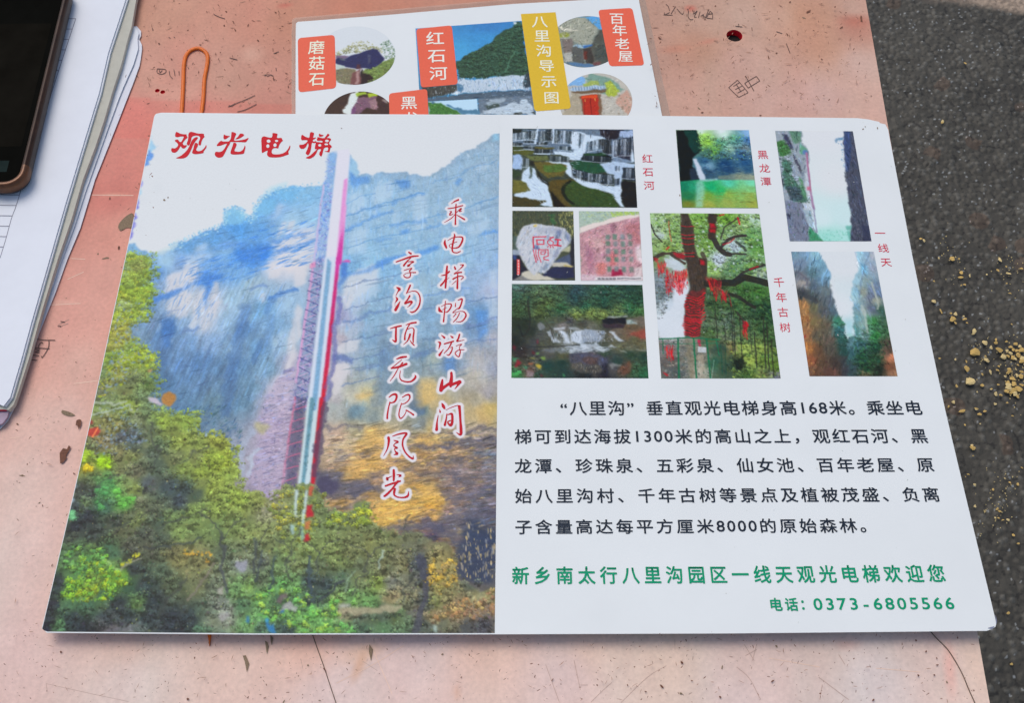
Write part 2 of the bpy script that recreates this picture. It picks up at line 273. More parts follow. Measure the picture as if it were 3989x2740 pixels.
# ---------------------------------------------------------------- the big printed picture: cliff with the sightseeing lift
A_ = zz(500, 430, 2.66); B_ = zz(1200, 430, 2.66); C_ = zz(350, 1000, 2.66); D_ = zz(1150, 1000, 2.66)
E_ = zz(150, 1550, 2.3644); F_ = zz(1050, 1550, 2.3644); G_ = zz(100, 2100, 2.4933); I_ = zz(1000, 2100, 2.4463)
def cat(*a): return np.concatenate([np.asarray(q)[:, :2] for q in a])
WHITE = (206, 209, 218)
LEFT_EDGE = [(609, 441), (551, 700), (531, 800), (445, 1199), (338.4, 1696.5), (242.4, 2112), (160, 2460)]
def paint_cliff():
    R = Picture([(600, 436), (1950, 436), (1935, 2478), (120, 2478)], on_sheet, 0.00030, 11)
    O = 0
    # broad colours of the rock and woods
    ctl = []
    def cp(f, txt):
        for t in txt.split():
            v = [float(q) for q in t.split(',')]; p = f('%f,%f' % (v[0], v[1]))[0]; ctl.append((p[0], p[1], v[2], v[3], v[4]))
    cp(A_, '100,1500,120,165,205 400,1560,150,185,215 620,1430,95,150,205 900,1330,85,145,205 1150,1230,70,140,210 1180,1500,50,120,205 1350,1250,90,150,210 '
       '1450,980,100,160,210 1650,860,110,170,215 1850,900,125,175,215 1900,1050,140,180,215 1700,1150,150,185,215 1550,1050,130,170,215 1400,1500,40,115,205 1650,1500,215,205,210 '
       '1800,1300,190,195,215 1000,1450,120,165,210 700,1550,130,165,210 1250,1080,110,170,215')
    cp(C_, '700,150,95,140,195 950,60,120,155,205 1000,200,205,200,210 900,300,195,195,210 1250,200,60,120,195 1300,100,110,155,205 1500,150,110,160,210 1650,60,70,135,205 '
       '1900,100,205,200,210 2050,60,215,205,210 1700,300,160,185,205 700,400,120,155,200 950,450,205,200,205 1150,480,195,195,205 1270,500,205,200,210 1500,450,150,180,205 1800,550,110,155,195 '
       '2050,500,150,180,210 560,560,100,140,185 700,700,120,150,190 800,750,65,110,165 950,700,130,160,195 1200,700,175,185,205 1450,650,140,170,200 1600,760,90,130,175 1900,700,120,160,200 '
       '500,850,110,140,170 750,900,95,130,175 1000,900,105,140,185 1250,880,125,155,195 1500,950,115,145,175 1750,950,100,145,190 2000,900,150,175,200 700,1100,70,105,150 900,1100,85,120,165 1150,1100,80,120,170 '
       '1350,1150,85,120,160 1550,1150,85,125,165 1800,1150,115,150,180 2080,1100,175,170,190 800,1300,75,110,150 1100,1300,85,120,160 1400,1350,90,120,150 1650,1350,100,135,165 1900,1400,175,170,190 1000,1500,85,120,155 '
       '1300,1520,90,120,140 1600,1500,90,125,155 1850,1520,150,155,175 480,1150,110,130,100 620,1250,90,120,110')
    cp(D_, '600,100,110,160,205 800,60,130,175,210 1000,120,120,165,205 1350,60,130,170,205 1700,50,140,175,205 1950,80,135,165,205 650,300,155,180,205 850,350,120,160,195 1350,300,145,175,200 1850,300,140,165,200 2020,350,165,175,205 '
       '600,500,165,180,205 800,600,125,160,190 1350,600,120,155,190 1900,600,95,135,180 2050,620,140,160,190 560,800,165,175,195 750,850,115,150,185 1350,780,120,150,180 1930,800,110,140,180 2050,850,160,160,175 '
       '600,1000,150,165,185 800,1100,115,145,170 930,1050,100,130,165 1350,1000,100,130,160 1420,1050,150,160,155 1600,1110,105,130,165 1900,1050,165,160,165 2050,1150,150,150,165 700,1250,150,160,165 '
       '1000,1350,110,130,145 1350,1200,125,140,150 1850,1250,180,170,160 2000,1400,155,150,155 600,1450,180,175,160 750,1420,190,175,130 1350,1400,185,165,120 1450,1500,190,170,130 1900,1500,165,155,135 480,600,150,150,185 470,850,175,165,180 440,1200,180,170,180 420,1500,165,160,165')
    cp(F_, '600,80,160,165,165 800,120,110,135,150 950,200,130,145,150 1400,120,110,130,135 1500,280,185,165,115 1900,150,185,165,125 2040,100,180,165,115 620,350,180,155,140 800,300,165,160,135 950,330,200,165,105 1000,430,200,160,100 1400,250,120,130,135 '
       '1430,400,190,155,95 1900,330,160,145,130 600,500,175,155,135 720,460,195,170,135 900,580,200,155,90 1100,620,185,145,100 1400,550,170,135,95 1700,520,160,130,100 2000,500,120,115,125 600,700,140,120,105 850,720,185,145,90 1000,780,150,120,100 1400,700,150,125,100 '
       '1700,680,125,110,115 1950,700,105,100,115 560,820,90,85,100 800,840,115,105,115 900,900,165,130,85 650,950,165,130,80 1400,880,195,155,80 1500,960,215,165,70 1700,800,120,105,110 1850,900,115,100,110 2000,900,110,105,120 1100,1000,210,165,80 1300,1040,210,160,75 1500,1080,190,145,80 '
       '1700,1050,130,110,110 1950,1050,85,85,105 1900,1250,50,65,95 2000,1400,55,65,90 1450,1180,100,85,95 1100,1150,200,160,80 1250,1280,90,85,85 1500,1280,85,75,90 1700,1250,140,125,110 1650,1500,175,140,90 1850,1500,60,65,80 1500,1450,120,110,85 '
       '50,60,180,165,185 40,300,165,150,175 40,600,160,150,175 30,850,140,130,150 1050,1350,95,100,70 850,1350,110,110,75 650,1450,100,110,70 900,1550,95,110,70 1200,1500,85,90,65')
    R.base(ctl, 3.2, 6)
    rock = cat(A_('0,1395 180,1440 290,1470 520,1330 740,1260 1000,1190 1090,1010 1310,1000 1420,820 1700,790 2000,780 2070,480'), [(1360, 590), (1946, 500), (1941, 1000), (1930, 2200), (1100, 2200), (500, 1400)])
    R.grain(rock, 0.07, (5, 2.8), ang=0.25)
    lw = C_('640,300 1600,100 2100,500 2100,1596 700,1596 500,900')
    R.grain(lw, 0.10, (14, 1.6), ang=-0.22, tint=.1, soft=12); R.grain(lw, 0.06, (4, .8), ang=-0.22, tint=.1, soft=8)
    rt = D_('520,0 2100,-100 2090,1500 450,1596')
    R.grain(rt, 0.06, (9, 3.5), tint=.2, soft=10)
    up = cat(B_('420,600 1985,200 1970,1596'), [(1320, 1300)])
    R.dabs(up, 1500, (1, 5), None, 0.10, (2, 5), (15, 40), (0.2, 0.7), 0.05)
    R.dabs(up, 900, (1, 6), [(190, 205, 225), (150, 185, 215), (105, 155, 210)], 0.04, (2, 4), (75, 105), (0.15, 0.5))
    R.dabs(C_('560,300 1600,100 2100,500 2050,1596 700,1596 450,900'), 1500, (1, 7), None, 0.14, (3, 7), (60, 95), (0.2, 0.7), 0.04)
    R.dabs(D_('500,0 2100,0 2090,1300 450,1596'), 1300, (1, 6), None, 0.09, (3, 7), (10, 24), (0.3, 0.7), 0.04)
    R.dabs(D_('500,0 2100,0 2090,1300 450,1596'), 800, (1, 5), None, 0.16, (2, 5), (75, 100), (0.2, 0.6), 0.05)
    lo = F_('520,330 2090,300 2085,1596 1500,1596 900,1250 560,1100')
    R.grain(lo, 0.15, (1.3, 7), tint=.5, soft=5); R.grain(lo, 0.12, (.7, 2.2), tint=.4, soft=3)
    R.dabs(lo, 3600, (0.8, 5), None, 0.26, (3, 7), (0, 30), (0.4, 0.9), 0.07)
    R.dabs(lo, 700, (0.8, 4.5), [(85, 75, 95), (70, 70, 95), (225, 185, 120), (230, 190, 90), (110, 90, 85)], 0.08, (3, 8), (0, 28), (0.4, 0.9))
    # light sunlit faces
    L = (207, 202, 210)
    for f, t in ((C_, '850,170 960,180 1000,70 1120,30 1120,120 1060,290 960,320 780,390 800,250'), (C_, '830,420 1010,350 1040,370 1000,600 940,650 860,600 790,620'),
                 (C_, '1120,370 1200,330 1190,460 1130,640 1080,730 1030,730 1080,560'), (C_, '1290,270 1340,230 1330,430 1290,620 1190,760 1150,760 1140,660'),
                 (A_, '1480,1390 1640,1340 1900,1230 1940,1260 1930,1330 1700,1400 1560,1450'), (A_, '1560,1560 1700,1450 1940,1390 1920,1596 1500,1620'), (A_, '1560,1260 1580,1160 1650,1150 1600,1260 1520,1340'),
                 (A_, '1660,1160 1730,1140 1700,1290 1630,1310'), (C_, '1860,180 1900,80 2000,0 2128,-60 2128,130 1990,150 1930,210 1840,220'), (C_, '1780,380 1830,370 1800,470 1750,470'),
                 (C_, '2060,780 2128,620 2128,1000 2080,1160 2020,1170 2050,940'), (C_, '1950,1220 2120,1190 2128,1596 1830,1596 1870,1370'), (D_, '0,60 120,90 130,260 60,300 0,330'), (D_, '0,500 90,560 60,820 0,900'),
                 (D_, '520,220 640,120 860,80 840,300 650,420 520,560 500,400'), (D_, '420,940 560,880 700,860 620,980 520,1000 420,1010'), (D_, '390,1100 500,1060 560,1200 470,1400 380,1500')):
        R.poly(f(t), L, 2.2, 3, 0.72)
    Lb = (186, 200, 220)
    for f, t in ((A_, '1530,980 1640,980 1560,1090 1520,1110'), (A_, '720,1390 840,1350 820,1430 700,1480'), (A_, '600,1540 760,1480 880,1500 700,1596 600,1596'), (B_, '700,760 880,720 860,900 720,980 640,960'), (B_, '1100,880 1230,860 1220,1220 1090,1240 1080,1000'),
                 (B_, '430,860 560,830 600,1040 420,1060'), (B_, '450,1250 620,1200 600,1500 400,1500'), (B_, '880,1040 960,1040 940,1190 880,1190'), (B_, '1740,560 1880,540 1870,600 1760,640'), (B_, '1700,1040 1760,1000 1790,1100 1730,1130'), (B_, '1640,1200 1900,1120 1850,1240 1650,1300'),
                 (D_, '860,120 890,340 700,480 620,470 660,300'), (D_, '2020,150 2100,100 2100,300 2030,330'), (D_, '1990,420 2095,380 2090,640 2000,640')):
        R.poly(f(t), Lb, 3, 4, 0.55)
    # blue shadows and ledges
    Bd = (45, 112, 205)
    for f, t, w, a in ((A_, '1120,1500 1280,1440 1470,1380 1450,1470 1300,1560 1180,1590', 0, .45), (C_, '1400,70 1600,20 1820,-20 1800,80 1650,130 1560,60 1430,100', 0, .4), (C_, '1080,290 1260,190 1380,180 1360,230 1240,290 1100,310', 0, .8),
                       (C_, '720,410 1000,300 1110,280 900,390 820,450 640,480 600,440', 0, .7), (C_, '1200,330 1290,280 1240,400 1190,540 1180,430', 0, .7), (C_, '760,650 820,610 880,640 850,760 830,960 760,900 740,700', 0, .55), (B_, '900,740 1060,720 1060,800 960,820', 0, .6),
                       (B_, '1520,750 1570,700 1620,720 1560,790', 0, .6), (B_, '430,600 500,700 620,680 640,760 480,800 420,740', 0, .5), (B_, '700,1560 1100,1470 1370,1400 1360,1440 1180,1500 900,1560 700,1640', 0, .75), (B_, '930,1240 1060,1220 1040,1260 960,1280', 0, .7),
                       (D_, '540,170 850,90 1060,20 1100,-20 900,100 700,170 530,200', 0, .5), (D_, '470,70 570,60 520,200 470,210', 0, .8), (D_, '1880,560 1990,540 1980,800 1900,880', 0, .4), (D_, '1540,1060 1660,1060 1640,1210 1560,1240', 0, .35)):
        R.poly(f(t), Bd, 2.0, 3, a)
    for f, t, w, a, c in ((B_, '380,1250 600,1130 700,1090 860,1040', 14, .6, Bd), (B_, '880,960 1060,900 1180,870', 9, .6, Bd), (B_, '860,1200 1060,1170 1240,1150', 12, .55, Bd), (B_, '430,1070 560,1030 740,1010', 8, .4, Bd), (B_, '1240,1210 1400,1170 1600,1110', 10, .5, Bd), (B_, '1800,1290 1960,1260', 14, .6, Bd), (B_, '700,1360 860,1320', 7, .5, Bd),
                          (D_, '490,690 700,620 930,550 1090,520', 8, .7, (70, 100, 165)), (D_, '880,800 1000,770', 7, .5, (70, 100, 160)), (D_, '1350,400 1480,380 1620,340 1800,330', 10, .6, (80, 120, 190)), (D_, '1340,860 1500,830', 10, .6, (70, 90, 130)), (D_, '1780,740 2090,650', 12, .5, (80, 100, 160)),
                          (D_, '1230,1040 1380,1000 1500,980', 16, .5, (70, 95, 150)), (D_, '640,1180 780,1150 900,1110', 8, .5, (80, 105, 160)), (D_, '400,1060 470,1030 560,1080', 26, .7, (75, 95, 160)), (D_, '740,1420 860,1400', 8, .6, (80, 90, 110)), (D_, '1380,1150 1480,1160', 6, .4, (90, 90, 120)),
                          (C_, '1850,430 1950,400 2128,340', 18, .75, (60, 115, 195)), (C_, '1680,360 1780,290 1830,300', 12, .6, (80, 115, 190)), (C_, '930,780 1110,740', 14, .7, (80, 110, 165)), (C_, '2000,1190 2090,1175', 14, .7, (85, 85, 150)), (C_, '2020,1280 2128,1260', 12, .7, (85, 85, 150)), (C_, '1620,540 1560,800 1480,1080 1440,1400 1400,1596', 50, .45, (60, 100, 160)),
                          (C_, '1780,880 1740,1000 1700,1100', 22, .5, (60, 100, 160)), (C_, '800,620 770,960 740,1080 700,1300', 60, .35, (55, 90, 140)), (C_, '1900,440 1830,560', 40, .5, (70, 120, 190)), (A_, '1500,1370 1620,1330 1850,1280', 12, .7, (80, 130, 205)), (A_, '1560,1470 1700,1420 1930,1350', 20, .75, (70, 125, 205)),
                          (A_, '1000,1380 1200,1420', 30, .4, (80, 130, 200)), (D_, '930,1100 900,1380 860,1500', 60, .35, (85, 110, 145)), (D_, '1220,1340 1260,1596', 60, .6, (75, 100, 140)), (C_, '1880,620 1860,900', 40, .3, (85, 130, 190))):
        R.line(f(t), c, w, a, 3.0, 4)
    dk = (72, 74, 100)
    for f, t, w, a in ((F_, '500,300 700,260 860,250', 12, .6), (F_, '1180,330 1400,350 1560,300 1700,330 2080,290', 14, .6), (F_, '820,530 1000,490 1300,460 1450,450 1700,420 2080,370', 16, .75), (F_, '620,590 760,550', 10, .6), (F_, '1440,620 1700,590 2080,560', 10, .6), (F_, '1600,430 1900,440 2080,420', 22, .5),
                       (F_, '470,730 560,740 640,820 800,850 900,830', 50, .75), (F_, '480,800 560,900 700,900 900,860 1040,850', 24, .7), (F_, '860,710 960,740 1060,700', 10, .5), (F_, '1250,660 1500,690 1600,720 2080,740', 16, .5), (F_, '1540,860 1700,920 2080,850', 40, .5), (F_, '1620,1150 1800,1120 1900,1070 2080,1050', 50, .65),
                       (F_, '700,1250 900,1220 1200,1190 1450,1170 1600,1180', 26, .7), (F_, '1550,1180 1650,1230 1800,1350', 40, .6), (F_, '520,1030 700,1000 880,930', 10, .6), (F_, '1600,560 1750,580', 30, .4), (F_, '1700,680 1740,760 1850,800', 24, .5), (F_, '1340,840 1430,890', 16, .6), (F_, '540,1060 620,1030', 8, .5)):
        R.line(f(t), dk, w, a, 3.0, 6)
    og = (222, 172, 88)
    for f, t, a in ((F_, '860,240 980,220 1010,400 1160,420 1000,520 880,520 740,500 860,400', .45), (F_, '700,640 900,540 1100,600 1100,700 900,690 780,780 640,780', .5), (F_, '1340,820 1480,780 1620,980 1500,1000 1380,900', .6), (F_, '900,980 1300,1000 1500,1080 1100,1110 900,1060', .55), (F_, '1380,300 1600,320 1560,420 1300,440', .35),
                    (D_, '1280,1260 1480,1240 1470,1480 1280,1596', .45), (D_, '620,1440 800,1400 820,1440 640,1490', .6), (F_, '1900,60 2070,20 2080,260 1930,240', .3), (F_, '1460,1400 1720,1400 1720,1560 1480,1560', .4)):
        R.poly(f(t), og, 3, 6, a)
    # crisp strata, cracks and streaks
    Bm = [(50, 115, 205), (75, 135, 210), (95, 150, 215)]
    R.dabs(A_('900,1400 1500,1180 1960,1100 1900,1596 900,1700'), 160, (2, 9), Bm, .06, (4, 9), (12, 38), (.4, .8), soft=.4); R.dabs(C_('900,0 1800,0 1700,220 1100,300'), 130, (2, 8), Bm, .06, (4, 9), (14, 36), (.4, .8), soft=.4)
    R.dabs(A_('500,1400 1500,1000 2000,820 2050,1500 1300,1700 500,1700'), 420, (2, 8), None, .1, (5, 12), (12, 34), (.4, .8), soft=.4, mul=(.72, 1.18))
    lf = C_('640,250 1600,60 2128,300 2080,1000 1900,1596 700,1596 560,900')
    R.dabs(lf, 600, (3, 14), None, .1, (7, 16), (66, 80), (.35, .7), soft=.5, mul=(.78, 1.18)); R.dabs(lf, 150, (2, 9), None, .1, (8, 16), (12, 32), (.5, .9), soft=.4, mul=(.7, .88)); R.dabs(lf, 900, (.6, 2.4), None, .1, (2, 5), (50, 90), (.4, .8), soft=.4, mul=(.75, 1.2))
    for t in ('800,250 960,320 1060,290 1120,120', '830,420 1010,350 1040,370 940,650 790,620', '1080,560 1200,330 1130,640', '1140,660 1290,270 1290,620'):
        R.dabs(C_(t), 26, (2, 7), [(120, 155, 205), (150, 175, 210), (95, 140, 205)], .05, (6, 12), (62, 82), (.4, .8), soft=.4)
    R.dabs(A_('1480,1390 1900,1230 1940,1330 1930,1596 1500,1620'), 60, (2, 9), [(120, 155, 210), (150, 175, 212), (95, 140, 205)], .05, (7, 14), (12, 30), (.4, .85), soft=.4)
    rf = cat(B_('430,720 1200,720 1980,300 1970,1596 330,1596')); rg = D_('480,0 2095,0 2090,1300 500,1596')
    for g in (rf, rg):
        R.dabs(g, 130, (4, 20), None, .1, (12, 26), (10, 22), (.4, .8), soft=.5, mul=(.76, .9)); R.dabs(g, 420, (2, 10), None, .1, (5, 10), (80, 98), (.3, .7), soft=.5, mul=(.82, 1.14)); R.dabs(g, 900, (.6, 2.2), None, .1, (2, 5), (0, 60), (.3, .7), soft=.4, mul=(.82, 1.14))
    lo2 = F_('480,400 860,230 2090,200 2085,1250 1600,1200 900,1230 500,1080')
    R.dabs(lo2, 650, (1.5, 9), None, .1, (6, 15), (2, 24), (.5, .9), soft=.4, mul=(.5, .9)); R.dabs(lo2, 800, (1, 5), None, .1, (4, 9), (2, 26), (.5, .9), soft=.4, mul=(1.1, 1.42)); R.dabs(lo2, 900, (.5, 1.6), None, .1, (1, 3), (0, 60), (.5, .9), soft=.4, mul=(.6, 1.3))
    for g, col, k in ((rf, (168, 204, 228), .26), (rg, (166, 194, 214), .14), (cat(A_('500,1400 1500,1000 2000,820 2050,1500 1300,1700 500,1700'), []) if False else A_('500,1400 1500,1000 2000,820 2050,1500 1300,1700 500,1700'), (150, 190, 222), .12), (lf, (130, 162, 192), .14), (lo2, (172, 150, 122), .16)):
        R.poly(g, col, 12, 0, k)
    for t, w_, a in (('380,1100 640,1010 900,940 1180,860', 7, .5), ('400,960 520,900 700,850', 6, .4), ('1240,1120 1500,1060 1720,980 1960,900', 7, .4), ('1280,760 1500,700 1700,600 1960,520', 7, .3), ('420,1420 620,1360 840,1290 1240,1230', 7, .45), ('640,1230 860,1190 1080,1160', 5, .4)): R.line(B_(t), (86, 138, 196), w_, a, .7, 3)
    for t, w_, a in (('500,330 700,260 1000,200 1300,150', 6, .45), ('520,560 760,470 1000,420', 5, .45), ('480,900 700,850 900,820 1120,760', 6, .45), ('1330,560 1600,500 2090,420', 6, .45), ('1340,980 1700,900 2090,850', 6, .4), ('560,1080 760,1040 940,980', 6, .45), ('500,1330 700,1290 900,1250', 6, .5)): R.line(D_(t), (84, 108, 156), w_, a, .7, 3)
    # right lower corner: dark hollow with pale stalactites
    R.poly(F_('1800,1150 1920,1130 1960,1230 2085,1180 2085,1700 1720,1700 1700,1500 1790,1330'), (54, 64, 90), 3, 8, .8)
    R.dabs(F_('1800,1150 1920,1150 1960,1230 2085,1200 2085,1700 1760,1640 1740,1420 1800,1300'), 170, (1.0, 4.2), [(185, 165, 130), (150, 140, 130), (60, 70, 100), (120, 125, 140), (200, 175, 120)], 0.1, (2.5, 6), (78, 104), (0.5, 0.9), soft=.5)
    # sky: bleached white, ragged tree line
    sky = cat([(580, 430), (1960, 430), (1960, 480)], B_('1975,200 1960,230 1860,310 1750,370 1680,410 1590,440 1480,530 1380,610 1280,690 1200,700 1140,685 1040,640 900,640 700,655 600,650 530,680 470,560 430,440'),
              A_('2180,440 2070,440 2075,560 2060,620 2050,720 2030,760 1990,780 1850,800 1700,790 1560,820 1500,850 1400,890 1370,960 1305,1010 1310,1100 1255,1135 1210,1100 1170,1035 1090,1010 1020,1050 1000,1180 900,1230 800,1250 735,1280 640,1345 520,1370 450,1400 430,1440 300,1480 200,1475 180,1445 80,1415 20,1390 -40,1380'), [(440, 900), (500, 430)])
    R.poly(sky, WHITE, 0.8, 3.5)
    edge = np.concatenate([A_('430,1430 500,1400 740,1280 1000,1190 1010,1060 1090,1020 1180,1050 1255,1135 1320,1090 1310,1000 1420,880 1560,820 2000,780')])
    for i in range(len(edge)-1):
        for t in np.linspace(0, 1, 12):
            x, y = edge[i]*(1-t)+edge[i+1]*t
            R.dabs([(x-9, y-16), (x+9, y-16), (x+9, y+12), (x-9, y+12)], 6, (0.8, 2.4), [(150, 195, 222), (120, 175, 215), (95, 155, 210), (175, 208, 224)], 0.04, (1, 1.6), (0, 180), (0.3, 0.8))
    for f, t, c, a in ((A_, '1400,840 1500,780 1640,740 1640,800 1440,870', (170, 205, 222), .5), (A_, '290,1480 440,1390 520,1330 500,1420 350,1500', (190, 205, 214), .7), (A_, '1010,1060 1090,1010 1170,1035 1210,1100 1180,1180 1020,1180', (135, 190, 220), .6), (A_, '1310,1020 1400,930 1520,930 1500,1050 1400,1090', (120, 180, 220), .6),
                       (A_, '2060,470 2128,430 2128,560 2070,560', (125, 175, 220), .9), (A_, '2060,560 2128,540 2128,760 2040,760', (130, 170, 215), .8), (B_, '435,480 460,520 530,680 500,690 430,640', (150, 190, 220), .8), (B_, '1940,240 1985,200 1985,300 1900,330', (140, 190, 222), .7)):
        R.poly(f(t), c, 1.5, 3, a)
    R.poly(A_('2060,560 2085,540 2090,640 2060,640'), (180, 200, 225), 1, 3, .7)
    R.poly(A_('240,20 420,20 400,1200 250,1400 60,1330 -80,1390 -60,900 150,300'), WHITE, 1.5, 2)
    # frayed blue and violet print along the left edge
    for t, c in (('240,235 230,300 300,380 240,420 190,420', (140, 190, 225)), ('215,390 260,490 240,540 150,600 150,560', (70, 130, 215)), ('190,540 150,640 120,700 130,760 100,880 100,960 60,1150 30,1260 0,1350 -60,1380 -40,1200 80,800', (120, 125, 215)), ('130,790 150,850 110,880', (150, 200, 225)), ('60,960 100,960 60,1180 20,1300 -60,1350', (125, 125, 205))):
        R.poly(A_(t), c, 1.0, 5, .8)
    R.poly([(648, 436), (1950, 436), (1950, 520), (640, 520)], WHITE, 0.5)
    # lift tower
    tl = B_('305,415 190,1596 300,1596 340,700 440,600 430,450')
    R.poly(cat(B_('200,450 300,420 290,600 250,900 180,1596 60,1596 130,900 180,720 190,560')), (132, 165, 212), 2, 3, .6)
    R.poly(cat(D_('170,90 290,100 120,1596 -70,1596 100,760'), []) if False else D_('190,60 300,0 120,1596 -70,1596 60,900 150,300'), (122, 138, 178), 1.5, 2, .7)
    R.poly(F_('235,0 350,0 235,920 130,1000 80,940'), (84, 82, 112), 1.5, 2, .8)
    lat = cat(B_('200,500 290,500 250,1000 180,1596 60,1596 150,800'), F_('235,0 350,0 235,920 90,940'))
    R.dabs(D_('170,60 300,0 120,1596 -70,1596 60,900'), 420, (1, 4), [(85, 90, 160), (160, 140, 195), (60, 90, 165), (190, 160, 205), (75, 70, 130)], 0.1, (2, 6), (20, 160), (0.4, 0.8))
    R.dabs(F_('235,0 350,0 250,900 100,940'), 240, (1, 3.5), [(60, 60, 100), (120, 85, 125), (45, 60, 105), (140, 100, 135)], 0.1, (2, 6), (10, 170), (0.4, 0.8))
    R.dabs(B_('200,500 290,500 250,1000 180,1596 60,1596 150,800'), 420, (1, 4), [(90, 130, 210), (150, 165, 215), (190, 200, 225), (110, 110, 190)], 0.08, (2, 5), (10, 170), (0.3, 0.7))
    for f, t, w, c in ((B_, '160,780 130,1000 100,1250 60,1596', 9, (185, 175, 215)), (D_, '180,140 120,560 60,950 5,1300', 10, (200, 150, 195)), (F_, '235,0 190,300 150,560 80,1010', 9, (190, 85, 120))):
        R.line(f(t), c, w, .85, 1.0, 1)
    for k in range(9):
        y = 80+k*110; xl = 222-k*17.5; xr = 345-k*17
        R.line(F_('%f,%f %f,%f' % (xl, y+30, xr, y)), (185, 95, 130), 5, .8, .8, 1)
    for k in range(14):
        y = 200+k*100; xl = 150-k*10.8; xr = 275-k*13
        R.line(D_('%f,%f %f,%f' % (xl, y+40, xr, y)), (188, 160, 195), 4, .8, .5, .5); R.line(D_('%f,%f %f,%f' % (xl, y-50, xr, y)), (72, 76, 130), 4.5, .75, .5, .5); R.line(D_('%f,%f %f,%f' % (xl, y-10, xr, y-60)), (165, 140, 185), 3, .6, .5, .5)
    R.poly(D_('140,90 205,60 215,120 150,130'), (215, 130, 175), 1, 2, .8)
    R.poly(cat(B_('305,415 420,395 440,450 400,900 340,1596 175,1596'), ), (208, 206, 222), .8, 0)
    R.poly(D_('310,0 375,0 425,0 470,0 300,1596 120,1596'), (196, 204, 224), .6)
    R.poly(F_('355,0 460,0 345,1090 225,1090'), (186, 204, 214), .6)
    R.poly(D_('335,20 375,60 218,1596 165,1596'), (116, 158, 196), .7)
    R.poly(F_('375,0 418,0 310,900 295,1090 262,1090'), (92, 138, 160), .7)
    R.dabs(F_('375,0 418,0 295,1090 262,1090'), 60, (1, 3), [(60, 100, 130), (130, 160, 175), (75, 110, 110)], .1, (2, 4), (70, 100), (.3, .6))
    R.poly(B_('372,720 412,700 345,1596 285,1596'), (214, 120, 196), .8, 0, .75)
    R.grad(B_('380,1000 400,980 345,1596 290,1596'), [(1345, 800, 215, 150, 205), (1320, 1030, 196, 50, 150)], .6)
    R.grad(D_('430,0 468,0 300,1596 252,1596 400,300'), [(1320, 1000, 196, 50, 150), (1300, 1150, 190, 30, 110), (1280, 1300, 185, 20, 75), (1250, 1600, 196, 18, 48)], .6)
    R.poly(F_('462,0 512,0 415,800 378,800'), (188, 18, 46), .6)
    R.poly(D_('470,60 530,30 570,40 570,60 520,60'), (205, 90, 170), .8)
    R.poly(D_('470,70 560,70 520,210 440,420 430,600'), (75, 120, 195), 1.5, 3, .7)
    R.line(D_('470,440 420,700 400,900 360,1250 330,1500'), (95, 100, 165), 22, .6, 2, 4)
    R.line(F_('520,80 490,250 440,500 430,700'), (72, 62, 92), 26, .7, 2, 4)
    R.poly(F_('480,720 560,720 640,830 560,900 440,850'), (66, 62, 92), 2, 5, .8)
    # violet pink rock left of the tower foot
    R.poly(cat(C_('1870,1370 2020,1200 2128,1150'), F_('230,0 200,300 110,900 0,930'), E_('1980,880 1900,700 1960,640 2050,300 2000,200')), (172, 156, 184), 3, 4, .75)
    R.dabs(F_('0,0 210,0 100,900 0,930 -60,900 -60,0'), 500, (1, 4), [(190, 172, 195), (150, 135, 165), (200, 180, 200), (120, 105, 140)], .06, (2, 5), (0, 35), (.3, .7))
    vr = cat(C_('1870,1370 2020,1200 2128,1150'), F_('230,0 200,300 110,900 0,930'), E_('1980,880 1900,700 1960,640 2050,300 2000,200'))
    R.dabs(vr, 420, (1, 6), None, .1, (4, 10), (4, 30), (.5, .9), soft=.4, mul=(.72, 1.16)); R.dabs(vr, 300, (.5, 2), None, .1, (1, 3), (0, 180), (.5, .9), soft=.4, mul=(.7, 1.15))
    # waterfall hollow and blue gully
    R.dabs(E_('1000,100 1700,60 1900,300 1800,700 1400,700 1200,300'), 500, (1, 5), [(60, 95, 140), (80, 115, 155), (50, 90, 100), (45, 75, 120)], .08, (2, 5), (20, 80), (.3, .7))
    R.line(E_('1950,300 1880,450 1860,700'), (160, 175, 200), 30, .5, 3, 4); R.line(E_('2030,480 1960,560 1930,700'), (175, 185, 205), 18, .7, 2, 4)
    R.poly(E_('1990,220 2128,240 2080,330 2000,300'), (170, 165, 120), 2, 4, .7)
    # ---- woods
    wood = []
    def wp(f, txt):
        for t in txt.split():
            v = [float(q) for q in t.split(',')]; p = f('%f,%f' % (v[0], v[1]))[0]; wood.append((p[0], p[1], v[2], v[3], v[4]))
    wp(C_, '430,20,150,170,60 600,30,140,165,60 480,100,150,150,70 360,150,140,160,90 430,210,150,165,50 590,190,120,145,50 420,260,140,165,60 320,330,150,175,40 450,370,150,175,40 600,330,150,180,45 350,430,165,175,40 550,480,140,165,50 330,500,150,165,90 480,600,150,170,45 '
           '290,600,165,175,40 300,760,165,155,55 350,830,170,155,45 420,950,140,165,60 240,900,170,160,60 480,1030,160,175,30 650,1040,165,180,40 200,1050,135,160,50 380,1100,150,165,40 560,1130,130,150,60 150,1200,115,135,80 300,1200,150,140,55 450,1250,120,130,85 620,1320,110,135,65 '
           '200,1330,130,130,70 380,1400,120,125,70 100,1400,110,110,85 250,1500,130,145,90 400,1520,150,165,50 90,1550,130,150,70 520,1450,110,130,85 600,1580,110,130,85')
